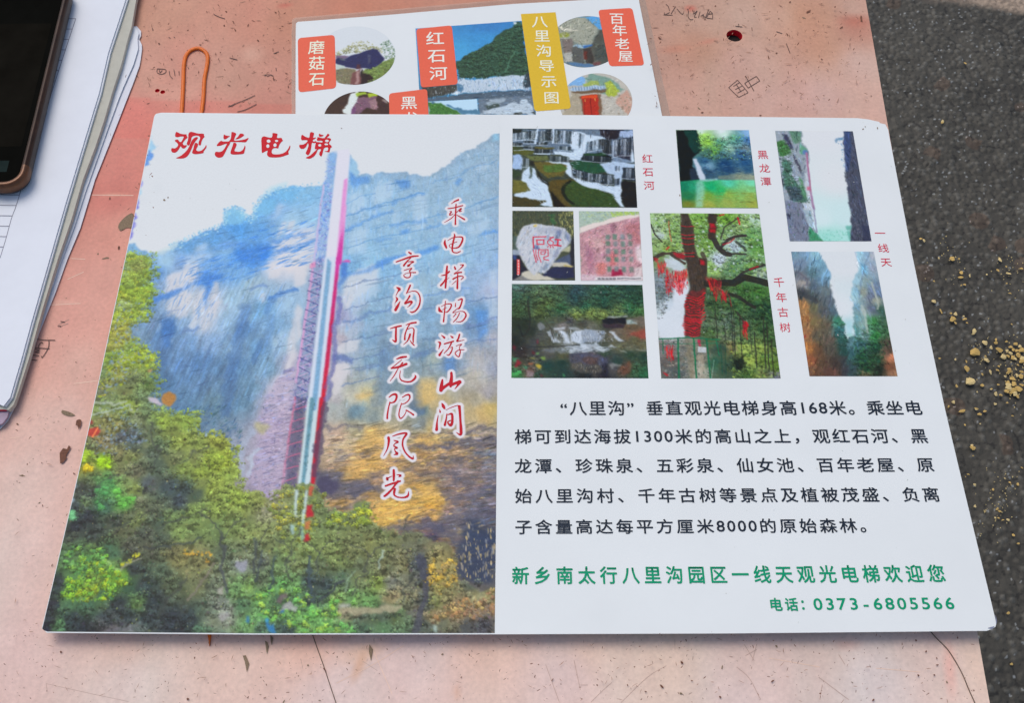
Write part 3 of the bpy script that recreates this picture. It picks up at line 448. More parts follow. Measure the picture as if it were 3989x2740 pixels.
    wp(E_, '560,120,140,150,80 700,60,130,145,80 850,90,150,160,60 900,200,125,130,90 600,220,140,130,70 720,290,140,130,60 1080,150,140,160,70 1150,230,150,170,50 1380,220,150,170,55 1050,300,95,105,75 1200,330,130,140,60 1300,400,145,155,55 1450,430,140,150,60 1650,400,160,160,50 '
           '860,350,80,85,90 760,350,80,80,90 900,420,80,90,85 1000,420,110,115,80 1100,430,95,115,80 1600,560,150,165,45 1700,620,165,175,40 1750,700,150,165,60 1450,540,130,135,70 1250,560,120,125,75 1050,520,90,100,85 620,420,135,115,75 500,420,120,120,80 560,380,160,130,75 '
           '450,520,135,160,45 600,580,150,190,30 450,640,160,150,50 720,520,130,120,75 850,560,130,130,70 760,660,120,120,75 900,680,115,110,85 1100,620,80,95,80 1350,650,135,150,60 1500,700,150,165,50 500,760,100,120,70 640,760,90,145,70 480,880,70,75,75 400,850,75,75,75 620,880,80,135,80 700,850,100,165,70 '
           '820,820,130,145,75 900,850,135,145,65 1000,800,80,85,95 1200,820,60,75,85 1350,850,60,75,80 1500,800,130,140,70 1600,830,150,160,55 1300,960,60,70,85 1450,900,80,95,75 600,990,60,105,85 780,980,90,150,60 420,980,110,130,80 350,1000,60,65,75 300,1080,70,100,80 450,1080,45,48,62 350,1180,45,48,60 '
           '900,960,105,105,80 850,1080,105,110,75 900,1120,120,130,70 1050,1050,95,100,80 1100,1150,75,90,75 1250,1100,110,130,70 1450,1050,130,150,70 1650,1000,140,155,60 1850,930,150,165,55 2000,980,140,145,65 2080,1050,150,140,110 700,1150,70,75,70 780,1220,95,95,65 500,1250,60,65,65 300,1280,70,75,65 '
           '1000,1250,80,85,75 1150,1300,75,85,70 1300,1250,130,150,75 1500,1200,125,145,75 1650,1250,115,135,75 1800,1200,125,140,70 1950,1250,130,140,75 2080,1250,140,145,80 350,1400,80,110,70 500,1450,95,120,65 650,1420,70,105,75 850,1380,85,85,75 1000,1400,85,85,70 1250,1420,120,110,70 1400,1450,140,125,70 1500,1500,125,115,70 '
           '1700,1450,95,105,80 1900,1450,115,120,85 2050,1480,120,125,100')
    wp(G_, '400,150,80,110,70 600,180,85,125,60 700,250,100,145,60 500,280,90,135,65 450,400,85,130,70 650,400,120,150,55 850,400,115,170,45 950,380,120,170,45 620,520,140,155,45 450,530,90,145,60 750,560,75,115,75 300,450,50,55,65 250,650,42,42,58 400,650,75,115,80 600,640,65,100,75 200,850,42,42,60 330,850,80,125,80 450,800,45,55,65 '
           '1000,450,60,90,65 1050,300,55,65,75 1150,450,55,70,75 1300,300,80,95,75 1100,200,85,90,70 1500,200,130,120,70 1600,300,125,120,75 1650,450,115,115,75 1450,450,85,95,70 1250,600,50,60,70 1070,640,95,130,70 900,650,50,58,68 800,800,60,65,75 1000,750,50,60,68 1200,780,55,65,72 1400,800,48,55,68 1600,800,50,60,70 '
           '1700,700,80,95,80 1850,450,105,110,90 1900,650,130,130,120 1950,750,135,135,125 1800,800,120,125,105 2050,500,110,150,85 2100,650,85,120,80 2150,470,120,155,75 2200,800,105,155,85 1000,880,100,100,105 1100,880,95,100,100 800,880,110,95,105 550,880,45,50,65 1500,880,48,52,66 1700,900,75,110,85 2100,250,125,130,120')
    wp(I_, '100,100,120,130,80 300,100,125,140,75 500,120,130,145,75 700,100,130,140,75 900,120,125,125,75 1100,100,130,130,75 60,220,95,100,90 200,250,110,135,80 400,250,120,130,75 600,280,95,105,75 800,200,125,135,70 1000,280,110,115,80 1200,300,115,110,75 1400,250,130,120,80 1550,250,70,75,90 1700,250,165,140,80 1850,300,160,135,80 '
           '2000,300,75,85,95 2150,250,60,65,90 50,400,95,110,80 200,450,100,155,85 350,450,105,150,80 500,420,60,75,85 650,450,60,75,80 800,400,90,110,85 1000,400,105,115,75 1150,430,135,150,60 1300,420,125,120,110 1500,450,120,115,100 1600,400,75,75,85 1750,450,170,145,70 1850,500,140,125,80 2050,430,95,100,90 2200,400,70,75,90 '
           '50,560,100,150,70 180,600,75,110,75 400,560,90,130,85 550,560,65,80,85 620,600,80,110,80 750,560,120,145,75 900,580,115,160,85 1050,600,105,150,80 1300,550,165,140,100 1450,560,140,125,90 1600,600,75,80,90 1700,600,145,140,80 1900,620,145,115,85 2100,560,150,135,95 2220,550,160,140,90 '
           '100,700,100,150,85 350,750,105,160,75 550,720,105,165,80 700,700,110,150,85 850,700,150,130,105 1000,740,90,100,85 1200,720,85,100,85 1350,700,100,120,80 1500,700,110,105,95 1700,740,155,125,90 1900,720,150,115,80 2100,700,140,110,90 2200,650,140,110,95 '
           '50,850,85,115,90 300,860,65,85,85 450,880,110,160,80 650,850,105,165,75 850,880,100,145,80 1000,860,80,105,85 1200,860,90,125,85 1400,840,95,120,85 1600,850,85,90,85 1800,820,110,105,85 2000,840,90,85,90 2150,820,80,75,90')
    Wd = Picture.__new__(Picture); Wd.__dict__.update(R.__dict__); Wd.img = R.img.copy(); Wd.base(wood, 3.6, 3)
    region = cat(C_('370,-10 470,-20 640,0 560,90 640,150 560,230 470,280 650,320 600,400 610,480 540,520 560,620 440,640 380,720 380,860 520,930 560,1000 680,1030 620,1110 640,1180 620,1280 680,1340 620,1400 560,1450 600,1500'),
                 E_('1000,60 1100,110 1250,170 1450,160 1440,250 1340,320 1480,360 1650,350 1740,430 1800,520 1780,600 1840,740 1760,790 1900,880 2040,900 2128,960'),
                 F_('60,920 150,830 220,850 300,830 400,820 500,870 500,1000 600,1080 700,1040 880,950 960,1060 900,1160 1060,1180 1080,1230 1300,1270 1420,1250 1500,1340 1700,1380 1730,1596'),
                 I_('1900,220 1900,420 2100,480 2275,460 2268,930 -300,930'), [(150, 2480), (330, 1700)])
    lum = Wd.img.mean(2, keepdims=True); R.Wd = Wd; Wd.img = (lum*0.98+(Wd.img-lum)*0.74)*np.array([0.95, 1.0, 0.97])
    b, m = R.mask(region, .8, 6); R.put(b, m, Wd.img[b[2]:b[3], b[0]:b[1]], 1)
    rim = region[:46]                                   # leaf sprays break the outline of the woods
    for i in range(len(rim)-1):
        for t in np.linspace(0, 1, 5):
            x, y = rim[i]*(1-t)+rim[i+1]*t; c = Wd.sample(on_sheet([(x, y)]))[0]*255
            R.dabs([(x-20, y-20), (x+20, y-20), (x+20, y+20), (x-20, y+20)], 9, (0.7, 2.0), [c*1.12, c*0.9, c], 0.12, (1, 2), (0, 180), (0.5, 0.9))
    R.grain(region, 0.10, (3.4, 3.4), tint=0.2)
    wood_lo = cat(C_('50,1596 400,1200 640,1300'), E_('1000,100 1740,400 1800,700 2128,960'), F_('0,950 300,1000 900,1100 1400,1300 1720,1596'), I_('2268,470 2268,930 -300,930'), [(160, 2475), (330, 1720)])
    R.clumps(region, 900, (3, 7), Wd.img, 1.34, .52); R.clumps(wood_lo, 500, (2, 5), Wd.img, 1.36, .45)
    for i in range(len(rim)-1):
        for t in np.linspace(0, 1, 3):
            x, y = rim[i]*(1-t)+rim[i+1]*t
            if R.rng.random() < .7: R.clumps([(x-30, y-24), (x+30, y-24), (x+30, y+30), (x-30, y+30)], 2, (2, 5), Wd.img, 1.3, .6)
    R.dabs(region, 3000, (0.6, 2.4), None, 0.30, (1, 2.2), (0, 180), (0.5, 0.95), 0.07)
    R.dabs(wood_lo, 900, (0.6, 2.2), None, 0.5, (1, 2), (0, 180), (0.4, 0.8), 0.07)
    R.dabs(wood_lo, 500, (0.5, 1.5), [(175, 180, 95), (150, 165, 75), (40, 50, 65), (50, 60, 70), (165, 150, 110), (190, 185, 130)], 0.1, (1, 2), (0, 180), (0.3, 0.8))
    R.dabs(C_('370,-10 640,0 600,400 560,620 400,700 520,1000 680,1050 600,1150 60,1500 200,800'), 900, (0.6, 2.6), [(165, 182, 40), (150, 170, 50), (185, 185, 60), (120, 145, 60), (170, 150, 45)], 0.08, (1, 2.4), (-20, 70), (0.5, 0.9))
    R.clumps(C_('370,-10 640,0 600,400 560,620 400,700 520,1000 680,1050 600,1150 60,1500 200,800'), 130, (3, 6), Wd.img, 1.3, .7)
    R.dabs(cat(C_('300,430 620,480 560,640 400,900 660,1000'), E_('560,100 900,60 1000,400 500,600'), ), 420, (1, 3.0), [(120, 150, 190), (160, 170, 185), (100, 130, 165)], .06, (1, 3), (0, 180), (.3, .7))
    for t, c in (('480,740 560,770 640,740 720,830 760,870 700,900 600,900 520,960 520,1030 600,1020', (75, 140, 80)), ('690,840 740,850 740,930 870,900 880,960 830,1020 740,980', (95, 165, 70)), ('540,560 600,540 660,560 660,640 560,620', (148, 190, 30)), ('420,480 480,520 430,560 400,600', (140, 165, 45)), ('430,620 480,640 500,680 430,660', (185, 165, 35)), ('290,1050 330,1050 340,1130 290,1110', (95, 155, 110))):
        R.poly(E_(t), c, 1.5, 5, .45); R.clumps(E_(t), 14, (1.5, 3.2), np.broadcast_to(np.array(c)/255, R.img.shape), 1.25, .6)
    R.poly(E_('475,205 505,210 500,250 465,240'), (150, 50, 55), .6, 1, .9); R.poly(E_('455,290 540,270 575,310 540,350 490,365 445,345'), (178, 58, 52), .6, 1, .95); R.line(E_('500,360 545,280'), (225, 120, 70), 7, .9)
    R.poly(C_('760,1430 830,1395 885,1430 890,1490 830,1560 760,1520 745,1470'), (168, 118, 62), .7, 1); R.poly(C_('595,1460 690,1460 760,1530 740,1550 680,1520 620,1500'), (182, 172, 190), .7, 1)
    R.poly(C_('595,1180 650,1170 640,1200 600,1205'), (175, 140, 95), .6, 1)
    for f, t, c, w in ((E_, '510,40 700,60 800,30', (170, 180, 165), 10), (E_, '500,160 700,100 850,60', (170, 185, 175), 8), (G_, '920,300 1000,240 1120,190', (150, 150, 130), 8), (G_, '750,200 850,250 900,310', (160, 200, 120), 10), (G_, '1560,590 1640,500 1740,360 1830,230', (120, 112, 105), 9), (G_, '1930,60 1900,300 1960,520', (70, 75, 85), 10),
                       (I_, '180,180 150,330 120,520', (55, 70, 80), 9), (I_, '60,120 0,400', (60, 70, 80), 7), (I_, '500,180 500,380 510,520', (60, 75, 90), 12), (I_, '620,580 760,440 830,420', (55, 60, 75), 9), (I_, '1210,120 1170,300', (170, 190, 180), 7), (I_, '850,500 900,340 930,300', (140, 165, 140), 7), (G_, '1400,90 1300,80 1150,90', (60, 65, 70), 6),
                       (E_, '1100,1390 1350,1350 1500,1290', (60, 70, 70), 8), (E_, '1680,1220 1700,1500', (70, 80, 75), 9), (E_, '2000,1300 1990,1596', (70, 80, 85), 8), (I_, '1620,380 1600,600 1520,900', (72, 72, 88), 20), (I_, '1560,180 1600,360', (70, 72, 90), 26)):
        R.line(f(t), c, w, .7, 1.2, 3)
    for t in ('1340,1420', '1410,1425', '1485,1430', '1560,1435', '1540,1495'):
        x, y = E_(t)[0]; R.dabs([(x-12, y-9), (x+12, y-9), (x+12, y+9), (x-12, y+9)], 5, (1.2, 2.2), [(205, 160, 50), (190, 145, 60)], .05)
    for t in ('830,1505', '890,1465', '770,1530', '910,1450'):
        x, y = E_(t)[0]; R.dabs([(x-10, y-7), (x+10, y-7), (x+10, y+7), (x-10, y+7)], 5, (1.2, 2.2), [(195, 190, 50), (180, 185, 60)], .05)
    for f, t, c, n, sz in ((G_, '560,200 620,180 700,150 860,180 880,300 1000,340 1010,420 940,520 850,500 840,600 620,600 400,620 350,540 380,420 460,330', [(110, 165, 60), (125, 170, 50), (150, 170, 45), (75, 135, 75), (85, 150, 85)], 420, (0.8, 2.2)),
                           (I_, '130,470 250,430 420,460 520,540 500,600 700,620 700,560 800,550 1150,620 1140,650 900,640 760,640 800,760 920,840 930,930 450,930 420,850 100,800 0,740 0,540 120,560', [(115, 175, 80), (100, 165, 85), (140, 175, 75), (85, 140, 85), (125, 185, 95)], 520, (0.8, 2.2)),
                           (E_, '380,1330 560,1380 640,1460 740,1560 200,1596 240,1420', [(100, 160, 80), (120, 165, 70), (80, 130, 75)], 160, (.8, 2)),
                           (F_, '500,1100 650,1050 760,1010 880,960 930,1060 1000,1080 900,1180 700,1190 560,1180', [(150, 165, 60), (175, 180, 60), (120, 140, 60)], 260, (.8, 2)),
                           (F_, '150,860 300,830 420,860 520,870 490,1010 400,1060 420,1140 560,1200 300,1330 60,1280 0,1000', [(140, 150, 60), (165, 160, 65), (110, 125, 65), (90, 100, 70)], 420, (.8, 2)),
                           (I_, '1620,180 1900,200 1910,420 1760,580 1640,440', [(190, 155, 75), (200, 165, 70), (150, 130, 85)], 200, (.8, 2.4)), (I_, '1820,640 2268,480 2268,740 1700,770', [(165, 125, 85), (150, 115, 90), (170, 145, 95)], 220, (.8, 2.4))):
        for q in c[:3]: R.clumps(f(t), n//26, (1.6, 4), np.broadcast_to(np.array(q)/255, R.img.shape), 1.25, .5)
        R.dabs(f(t), n//3, sz, c, .12, (1, 1.8), (0, 180), (.4, .9), wob=4)
    # tower foot showing through leaves
    for t, c in (('225,1090 262,1090 262,1100 228,1110 240,980', (186, 204, 214)), ('345,985 395,985 398,1090 350,1105 342,1070', (186, 22, 46)), ('320,1260 360,1245 370,1290 350,1335 318,1330', (186, 28, 46)), ('300,1020 340,1020 325,1160 300,1170', (176, 200, 205)), ('195,1160 235,1170 230,1260 195,1270', (150, 180, 185)),
                 ('285,1190 320,1180 318,1310 285,1320', (130, 165, 155)), ('370,820 410,820 400,900 370,900', (196, 80, 60)), ('335,1140 385,1130 375,1210 335,1220', (190, 110, 70)), ('230,850 268,850 240,1090 225,1090', (190, 208, 218)), ('325,850 362,850 345,1000 308,1060', (186, 204, 214))):
        R.poly(F_(t), c, .7, 2, .85)
    for f, t, w in ((F_, '150,1596 190,1420 230,1300 300,1220', 7), (F_, '190,1420 130,1330 60,1290', 5), (F_, '430,1596 450,1450 520,1350 640,1300', 7), (F_, '450,1450 400,1360 330,1320', 5), (F_, '880,1596 900,1480 980,1400 1080,1350', 7), (F_, '900,1480 840,1400 760,1370', 5), (F_, '1240,1200 1260,1130 1300,1090', 8),
                    (E_, '1700,1500 1690,1300 1620,1150 1500,1080', 8), (E_, '1690,1300 1780,1180 1880,1120', 6), (E_, '1990,1596 2010,1400 2060,1280 2128,1220', 7), (E_, '1100,1200 1250,1120 1400,1100 1550,1040', 6), (E_, '700,1250 820,1150 960,1080', 6), (E_, '1060,640 1110,520 1060,380 1040,240', 7), (E_, '1300,620 1420,520 1560,470', 5), (E_, '520,840 620,760 760,700', 5),
                    (I_, '900,560 960,420 1060,320', 6), (I_, '960,420 900,330', 4), (I_, '1400,600 1420,480 1500,380', 6), (I_, '320,400 300,300 350,200', 5), (G_, '1300,760 1380,600 1500,480 1560,360', 6), (G_, '1380,600 1300,520', 4)):
        R.line(f(t), (62, 66, 66), w, .6, 1.0, 4)
    # bottom details: grey stones, wall, blue things
    for f, t, c in ((I_, '200,670 300,610 400,640 390,690 300,680 220,700', (165, 160, 170)), (I_, '230,540 280,510 290,560 240,630 200,610', (110, 90, 100)), (I_, '760,690 1400,630 1380,680 1000,720 780,730', (165, 155, 130)), (I_, '190,690 270,680 260,720 210,715', (40, 90, 165)), (I_, '80,780 110,780 130,820 170,830 180,890 150,910 120,870', (45, 120, 190)),
                    (I_, '70,770 110,770 110,800 80,800', (70, 160, 200)), (I_, '1660,840 1710,840 1720,900 1670,900', (165, 185, 180)), (G_, '2060,200 2150,230 2140,300 2080,320 2040,260', (150, 150, 170)), (G_, '1880,740 1980,700 1990,780 1920,800', (160, 158, 160)), (G_, '1860,480 1920,460 1920,530 1880,540', (160, 155, 150)), (G_, '2140,745 2170,740 2170,820 2140,800', (45, 105, 165)), (G_, '760,900 1040,900 1020,880 800,870', (105, 105, 115)),
                    (I_, '780,640 920,640 900,670 800,680', (150, 155, 150))):
        R.poly(f(t), c, .8, 3, .8)
    R.dabs([(150, 1400), (1940, 1400), (1930, 2470), (150, 2470)], 1200, (.4, 1.0), None, .3, (1, 2), (0, 180), (.4, .8), .05)
    lm = R.img.mean(2); g_ = np.clip((.8-lm)*5, 0, 1); R.img = R.img*(1+(g_*(R.rng.random(lm.shape)-.5)*.13+g_*fbm(R.h, R.w, 3.2, R.rng, 2)*.09)[..., None])   # fine grit of the print
    for zf, glyphs in VERSE:                               # pale halo the print has round the verse
        for g in glyphs:
            for st in g:
                a = zf(st); a[:, 2] = np.maximum(a[:, 2], 2)+22
                R.line(a, (212, 207, 218), a=1, soft=1.0)
    return R
# ---------------------------------------------------------------- the eight small printed pictures on the right half
PIC = {}
def small(name, quad, seed, where=None, pitch=0.00028):
    R = Picture(quad, where or on_sheet, pitch, seed); R.quad = quad; PIC[name] = R; return R
def many(R, f, rows):
    for r in rows:
        t, c = r[0], r[1]; o = r[2] if len(r) > 2 else {}
        R.poly(f(t), c, **{'soft': 1.1, 'wob': 1.8, **o})
def strokes(R, f, rows):
    for t, c, w, a in rows: R.line(f(t), c, w, a, .7, .6)
def quadpts(R): return R.quad
def paint_falls():
    Z = zz(1950, 480, 3.873)
    R = small('falls', [(1996.5, 500.7), (2465, 504.5), (2482.4, 809.2), (1995.2, 805.8)], 1); R.fill((52, 60, 52)); q = quadpts(R)
    W, B, DK, OL, GR = (188, 205, 228), (120, 142, 180), (18, 24, 30), (78, 82, 38), (40, 78, 42)
    many(R, Z, [('180,85 2000,85 2020,600 1100,560 700,480 180,300', (95, 112, 135)), ('180,90 330,90 320,150 180,160', (28, 34, 32)), ('180,170 560,150 520,250 180,260', (110, 130, 150)), ('440,110 560,100 530,250 430,250', (40, 52, 56)), ('330,110 420,110 400,250 320,250', (70, 88, 96)),
        ('570,260 640,130 720,100 780,90 790,270 700,285', (52, 68, 72)), ('700,130 780,100 780,275 710,280', (20, 26, 26)), ('815,110 890,110 860,200 850,290 810,280', (28, 40, 38)), ('880,150 1060,140 1080,320 880,300', (105, 125, 150)), ('990,150 1090,130 1070,290 1010,320', (62, 80, 92)),
        ('1060,200 1120,130 1290,160 1230,300 1180,400 1060,380', W), ('1180,180 1300,170 1220,350 1180,330', (96, 122, 150)), ('1290,170 1500,200 1600,230 1320,300 1260,440 1120,440 1200,350', W), ('1500,100 1860,100 1800,170 1780,230 1620,240 1510,190', (34, 30, 40)), ('1800,120 1990,100 1998,200 1880,210 1790,200', (150, 168, 205)),
        ('1310,290 1480,250 1540,400 1430,420 1300,400', (92, 112, 132)), ('1480,250 1680,240 1670,470 1560,450 1540,400', (26, 24, 26)), ('1680,270 1800,250 1780,500 1690,480', (104, 120, 152)), ('1780,240 1998,200 2005,400 1950,560 1720,510 1760,300', (44, 46, 62)), ('1990,380 2020,580 1950,590', W),
        ('180,300 330,300 320,340 180,350', (22, 30, 28)), ('340,265 500,270 480,300 350,300', (20, 30, 30)), ('540,290 720,290 700,330 545,330', (24, 36, 32)), ('180,380 520,420 500,460 340,490 190,460', OL), ('350,340 500,350 500,400 350,395', (24, 32, 34)), ('500,350 800,390 760,460 510,450', (30, 36, 32)), ('500,345 830,385 800,405 520,380', (88, 84, 48)),
        ('180,340 300,350 280,400 180,400', (60, 70, 40)), ('860,350 1060,360 1050,420 870,410', (58, 78, 88)), ('800,430 1250,440 1180,560 1040,560 960,500 820,480', W), ('1100,390 1300,400 1240,460 1200,560 1060,540', W), ('1240,460 1560,450 1680,500 1650,590 1460,590 1220,540', (12, 18, 22)), ('1260,455 1580,450 1600,490 1240,490', (32, 66, 44)),
        ('350,480 700,490 740,560 480,570', (88, 96, 58)), ('740,470 1040,510 1030,610 860,600 740,540', (62, 70, 56)), ('760,500 1030,540 1020,600 770,560', (42, 52, 44)), ('680,575 1050,600 1070,740 1110,850 980,760 940,680 700,610', W), ('180,470 300,480 330,560 330,680 180,690', (150, 175, 215)), ('330,520 420,530 440,660 340,740 320,660', (78, 92, 88)),
        ('430,570 560,580 500,660 440,630', (30, 32, 30)), ('500,580 720,580 1000,640 960,740 950,800 700,820 540,680', (92, 84, 40)), ('640,630 900,620 1010,690 900,740 740,750 650,720', (72, 100, 44)), ('180,700 300,720 320,780 240,830 180,830', (46, 62, 42)), ('330,760 440,650 520,700 560,820 640,860 720,960 740,1060 790,1260 640,1260 420,1150 200,1100 240,1030 450,1030 390,930 330,900', W),
        ('180,850 330,870 390,910 460,1020 180,1060', (98, 96, 44)), ('180,1110 440,1140 690,1180 560,1250 180,1260', (62, 56, 30)), ('560,700 620,820 740,900 720,960 560,820', (30, 30, 24)), ('450,650 490,660 460,830 430,830', (60, 72, 60)), ('720,900 760,860 1080,850 1150,900 940,1020 960,1150 1080,1260 790,1260', (78, 66, 30)), ('740,1000 840,1120 960,1262 800,1262', (20, 18, 14)),
        ('930,960 1060,870 1180,900 1260,950 1440,980 1600,1060 1700,1090 1780,1270 1080,1262 950,1130', (48, 70, 34)), ('1050,600 1180,560 1500,600 1600,740 1320,770 1120,730', (30, 72, 50)), ('1080,680 1200,720 1420,770 1700,790 1690,930 1560,920 1380,880 1120,800', (26, 36, 44)),
        ('1040,620 1100,820 1240,850 1420,900 1700,960 1720,960 1830,900 1830,1200 1870,1272 1790,1240 1700,1090 1560,1020 1260,950 1100,860 1010,740', W), ('1500,600 1660,590 1720,560 2025,620 2025,680 1860,680 1840,830 1800,960 1720,950 1740,860 1700,780 1600,760', (165, 185, 215)), ('1740,660 1800,650 1790,720 1740,720', (70, 90, 120)), ('1840,670 2030,680 2035,870 1840,840', (40, 46, 62)), ('1720,850 1790,830 1790,950 1720,950', (52, 66, 90)),
        ('1820,880 1880,860 2040,900 2062,1275 1880,1275 1820,1100', (24, 24, 26)), ('1700,510 1950,560 1940,590 1690,590', (110, 130, 160)), ('800,1130 1000,1262 840,1262', (26, 20, 14))])
    def curtain(t, h, wet, lean=-.06):
        a = Z(t); L = np.r_[0, np.cumsum(np.hypot(*np.diff(a[:, :2], axis=0).T))]; r = R.rng; n = int(L[-1]/1.1); ph = r.random()*9
        for k in range(n):
            s_ = L[-1]*(k+r.random())/n; x = np.interp(s_, L, a[:, 0]); y = np.interp(s_, L, a[:, 1]); w = wet+.45*math.sin(s_*.16+ph)+.3*math.sin(s_*.41+ph*2)+(r.random()-.5)*.7
            col = np.array((40, 50, 60))*(1-np.clip(w, 0, 1))+np.array((196, 208, 228))*np.clip(w, 0, 1); hh = h/3.873*(.75+.35*r.random())
            R.line([(x, y, 2.0), (x+lean*hh, y+hh, 1.4)], col, a=.55, soft=.7)
        R.line(np.c_[a[:, 0]+lean*h/3.873, a[:, 1]+h/3.873*1.02], (190, 204, 226), 3.2, .7, 1.2, 1)
    for t, h, w in (('190,160 330,140 450,120 560,110', 115, .45), ('575,130 700,100 785,95', 170, .2), ('820,110 950,115 1095,125', 190, .5), ('1100,130 1290,170', 220, .85), ('1315,285 1450,255 1560,245', 150, .5), ('1560,250 1680,255', 205, .0), ('1690,270 1850,240 2000,230', 250, .35), ('860,350 1060,355', 60, .35),
                    ('345,270 505,275', 34, .05), ('545,292 720,292', 36, .05), ('185,305 335,305', 36, .1), ('350,345 505,352', 45, .1), ('505,395 790,400', 60, .0), ('745,490 1040,520', 85, .25), ('1240,490 1460,500 1660,520', 80, -.1), ('1080,690 1250,740 1420,770 1700,790', 135, .25), ('1850,680 2030,690', 150, .15), ('1720,850 1795,830', 105, .2), ('1740,650 1800,650', 80, .3), ('330,530 430,540', 130, .35)):
        curtain(t, h, w)
    R.line(Z('1050,880 950,960 940,1050 1000,1160 1100,1220'), (16, 20, 14), 12, .8, 1, 1)
    strokes(R, Z, [('560,100 520,300', W, 8, .9), ('800,90 790,300', W, 7, .9), ('190,250 520,265', W, 3, .8), ('190,345 500,350', (140, 160, 170), 3, .6), ('520,460 740,470', W, 4, .8), ('200,410 480,400', W, 3, .7)])
    R.dabs(q, 700, (.5, 2.0), None, .3, (1, 3), (-30, 20), (.3, .8), .05)
    WS = [(205, 218, 236), (170, 190, 220), (130, 150, 180)]; DS = [(24, 30, 36), (50, 62, 74)]
    streaky(R, Z, [('190,110 1280,110 1260,300 190,280', 150, WS+DS, (1, 4), (80, 96)), ('1310,120 2000,120 2010,560 1680,500 1310,400', 170, WS+DS, (1, 5), (78, 94)), ('1080,700 1720,780 1700,930 1120,800', 90, WS+DS, (1, 3), (80, 95)), ('1060,450 1240,460 1100,800 1250,860 1800,980 1830,1200 1500,1000 1020,740', 120, WS, (1, 5), (-40, 0)),
        ('340,680 520,700 700,900 780,1240 420,1140 340,900', 150, WS, (1, 5), (95, 150)), ('180,480 340,480 330,700 180,690', 40, WS, (1, 4), (80, 110)), ('960,900 1700,1080 1760,1260 1080,1260', 220, [(40, 56, 30), (62, 82, 42), (30, 44, 26), (80, 92, 50)], (1, 4), (-35, 10)), ('520,600 1000,640 950,820 640,800', 120, [(110, 100, 56), (70, 64, 32), (88, 110, 56)], (1, 3.4), (-30, 20))])
def paint_pool():
    Z = zz(2500, 480, 3.873)
    R = small('pool', [(2632.5, 505.8), (2917, 507), (2953.7, 811.8), (2657, 809.7)], 2); q = quadpts(R)
    R.base([(Z('%f,%f' % (a, b))[0][0], Z('%f,%f' % (a, b))[0][1], *c) for a, b, c in ((900, 110, (195, 215, 205)), (1250, 170, (190, 215, 208)), (1200, 110, (205, 215, 222)), (1000, 300, (130, 180, 70)), (930, 200, (140, 190, 90)), (1400, 240, (90, 150, 120)), (1600, 160, (130, 170, 215)), (1600, 260, (60, 105, 160)), (1450, 260, (70, 125, 140)), (1200, 300, (80, 140, 110)),
        (1330, 380, (130, 170, 160)), (1560, 380, (100, 120, 130)), (1100, 420, (100, 160, 70)), (1000, 450, (60, 100, 90)), (1200, 470, (60, 100, 110)), (1500, 480, (50, 90, 130)), (950, 560, (45, 90, 125)), (1250, 600, (20, 60, 105)), (1550, 600, (35, 80, 125)), (1000, 660, (110, 150, 180)), (1300, 700, (25, 60, 100)), (1600, 700, (40, 80, 115)), (1000, 740, (40, 70, 95)), (1250, 800, (50, 85, 105)), (1500, 800, (130, 145, 130)), (1650, 800, (140, 150, 135)))], 3, 4)
    many(R, Z, [('513,100 810,100 860,200 880,320 850,450 770,530 760,640 800,700 880,850 575,900', (14, 20, 22)), ('640,110 810,105 870,260 870,400 800,470 740,400', (14, 52, 48)), ('730,680 800,670 870,850 740,860', (30, 44, 62))])
    F0 = R.img.copy(); R.clumps(Z('850,130 1100,230 1620,150 1690,540 1100,540 880,480'), 130, (1.6, 4), F0, 1.3, .5, (.5, 1.2), 12)
    R.dabs(Z('860,120 1100,200 1620,150 1690,560 1100,560 900,500'), 130, (.6, 1.8), [(140, 190, 70), (90, 150, 90), (60, 110, 130), (160, 200, 190), (50, 95, 140), (110, 160, 80)], .15, (1, 2), (0, 180), (.4, .8))
    R.dabs(Z('880,540 1690,520 1700,780 950,780'), 260, (.8, 3.5), [(15, 45, 90), (40, 85, 130), (80, 120, 150), (20, 60, 100)], .1, (3, 6), (-10, 15), (.4, .8))
    R.grad(Z('575,880 880,850 1700,860 1757,1285 608,1277'), [(Z('%f,%f' % (a, b))[0][0], Z('%f,%f' % (a, b))[0][1], *c) for a, b, c in ((650, 950, (10, 115, 85)), (750, 960, (30, 140, 105)), (1050, 960, (20, 160, 105)), (1300, 900, (80, 190, 160)), (1650, 900, (110, 200, 165)), (1200, 1020, (40, 165, 95)), (1650, 1000, (120, 185, 120)), (700, 1100, (30, 110, 70)),
        (1000, 1100, (110, 155, 60)), (1300, 1080, (130, 165, 75)), (1650, 1100, (135, 165, 80)), (700, 1230, (110, 120, 45)), (1000, 1230, (150, 160, 70)), (1300, 1200, (145, 165, 80)), (1700, 1230, (150, 160, 70)))], .7)
    many(R, Z, [('765,530 830,540 900,680 980,850 870,860 830,720', (185, 195, 215)), ('830,880 930,870 950,1000 930,1260 800,1270 820,1000', (150, 205, 200), {'a': .6, 'soft': 2}), ('870,850 1150,830 1150,860 860,880', (150, 190, 195), {'a': .7}), ('1150,800 1420,760 1700,790 1700,850 1160,850', (125, 135, 120), {'a': .6})])
    R.dabs(Z('950,1060 1740,1020 1757,1280 700,1270'), 300, (.8, 3), [(120, 125, 45), (160, 170, 95), (100, 140, 60), (140, 130, 60)], .1, (3, 6), (-15, 10), (.3, .6))
    strokes(R, Z, [('1480,1190 1600,1185 1680,1195', (90, 85, 40), 4, .6), ('1310,1050 1380,1060 1440,1045', (110, 120, 55), 3, .6), ('1500,1060 1640,1065', (110, 120, 55), 3, .5)])
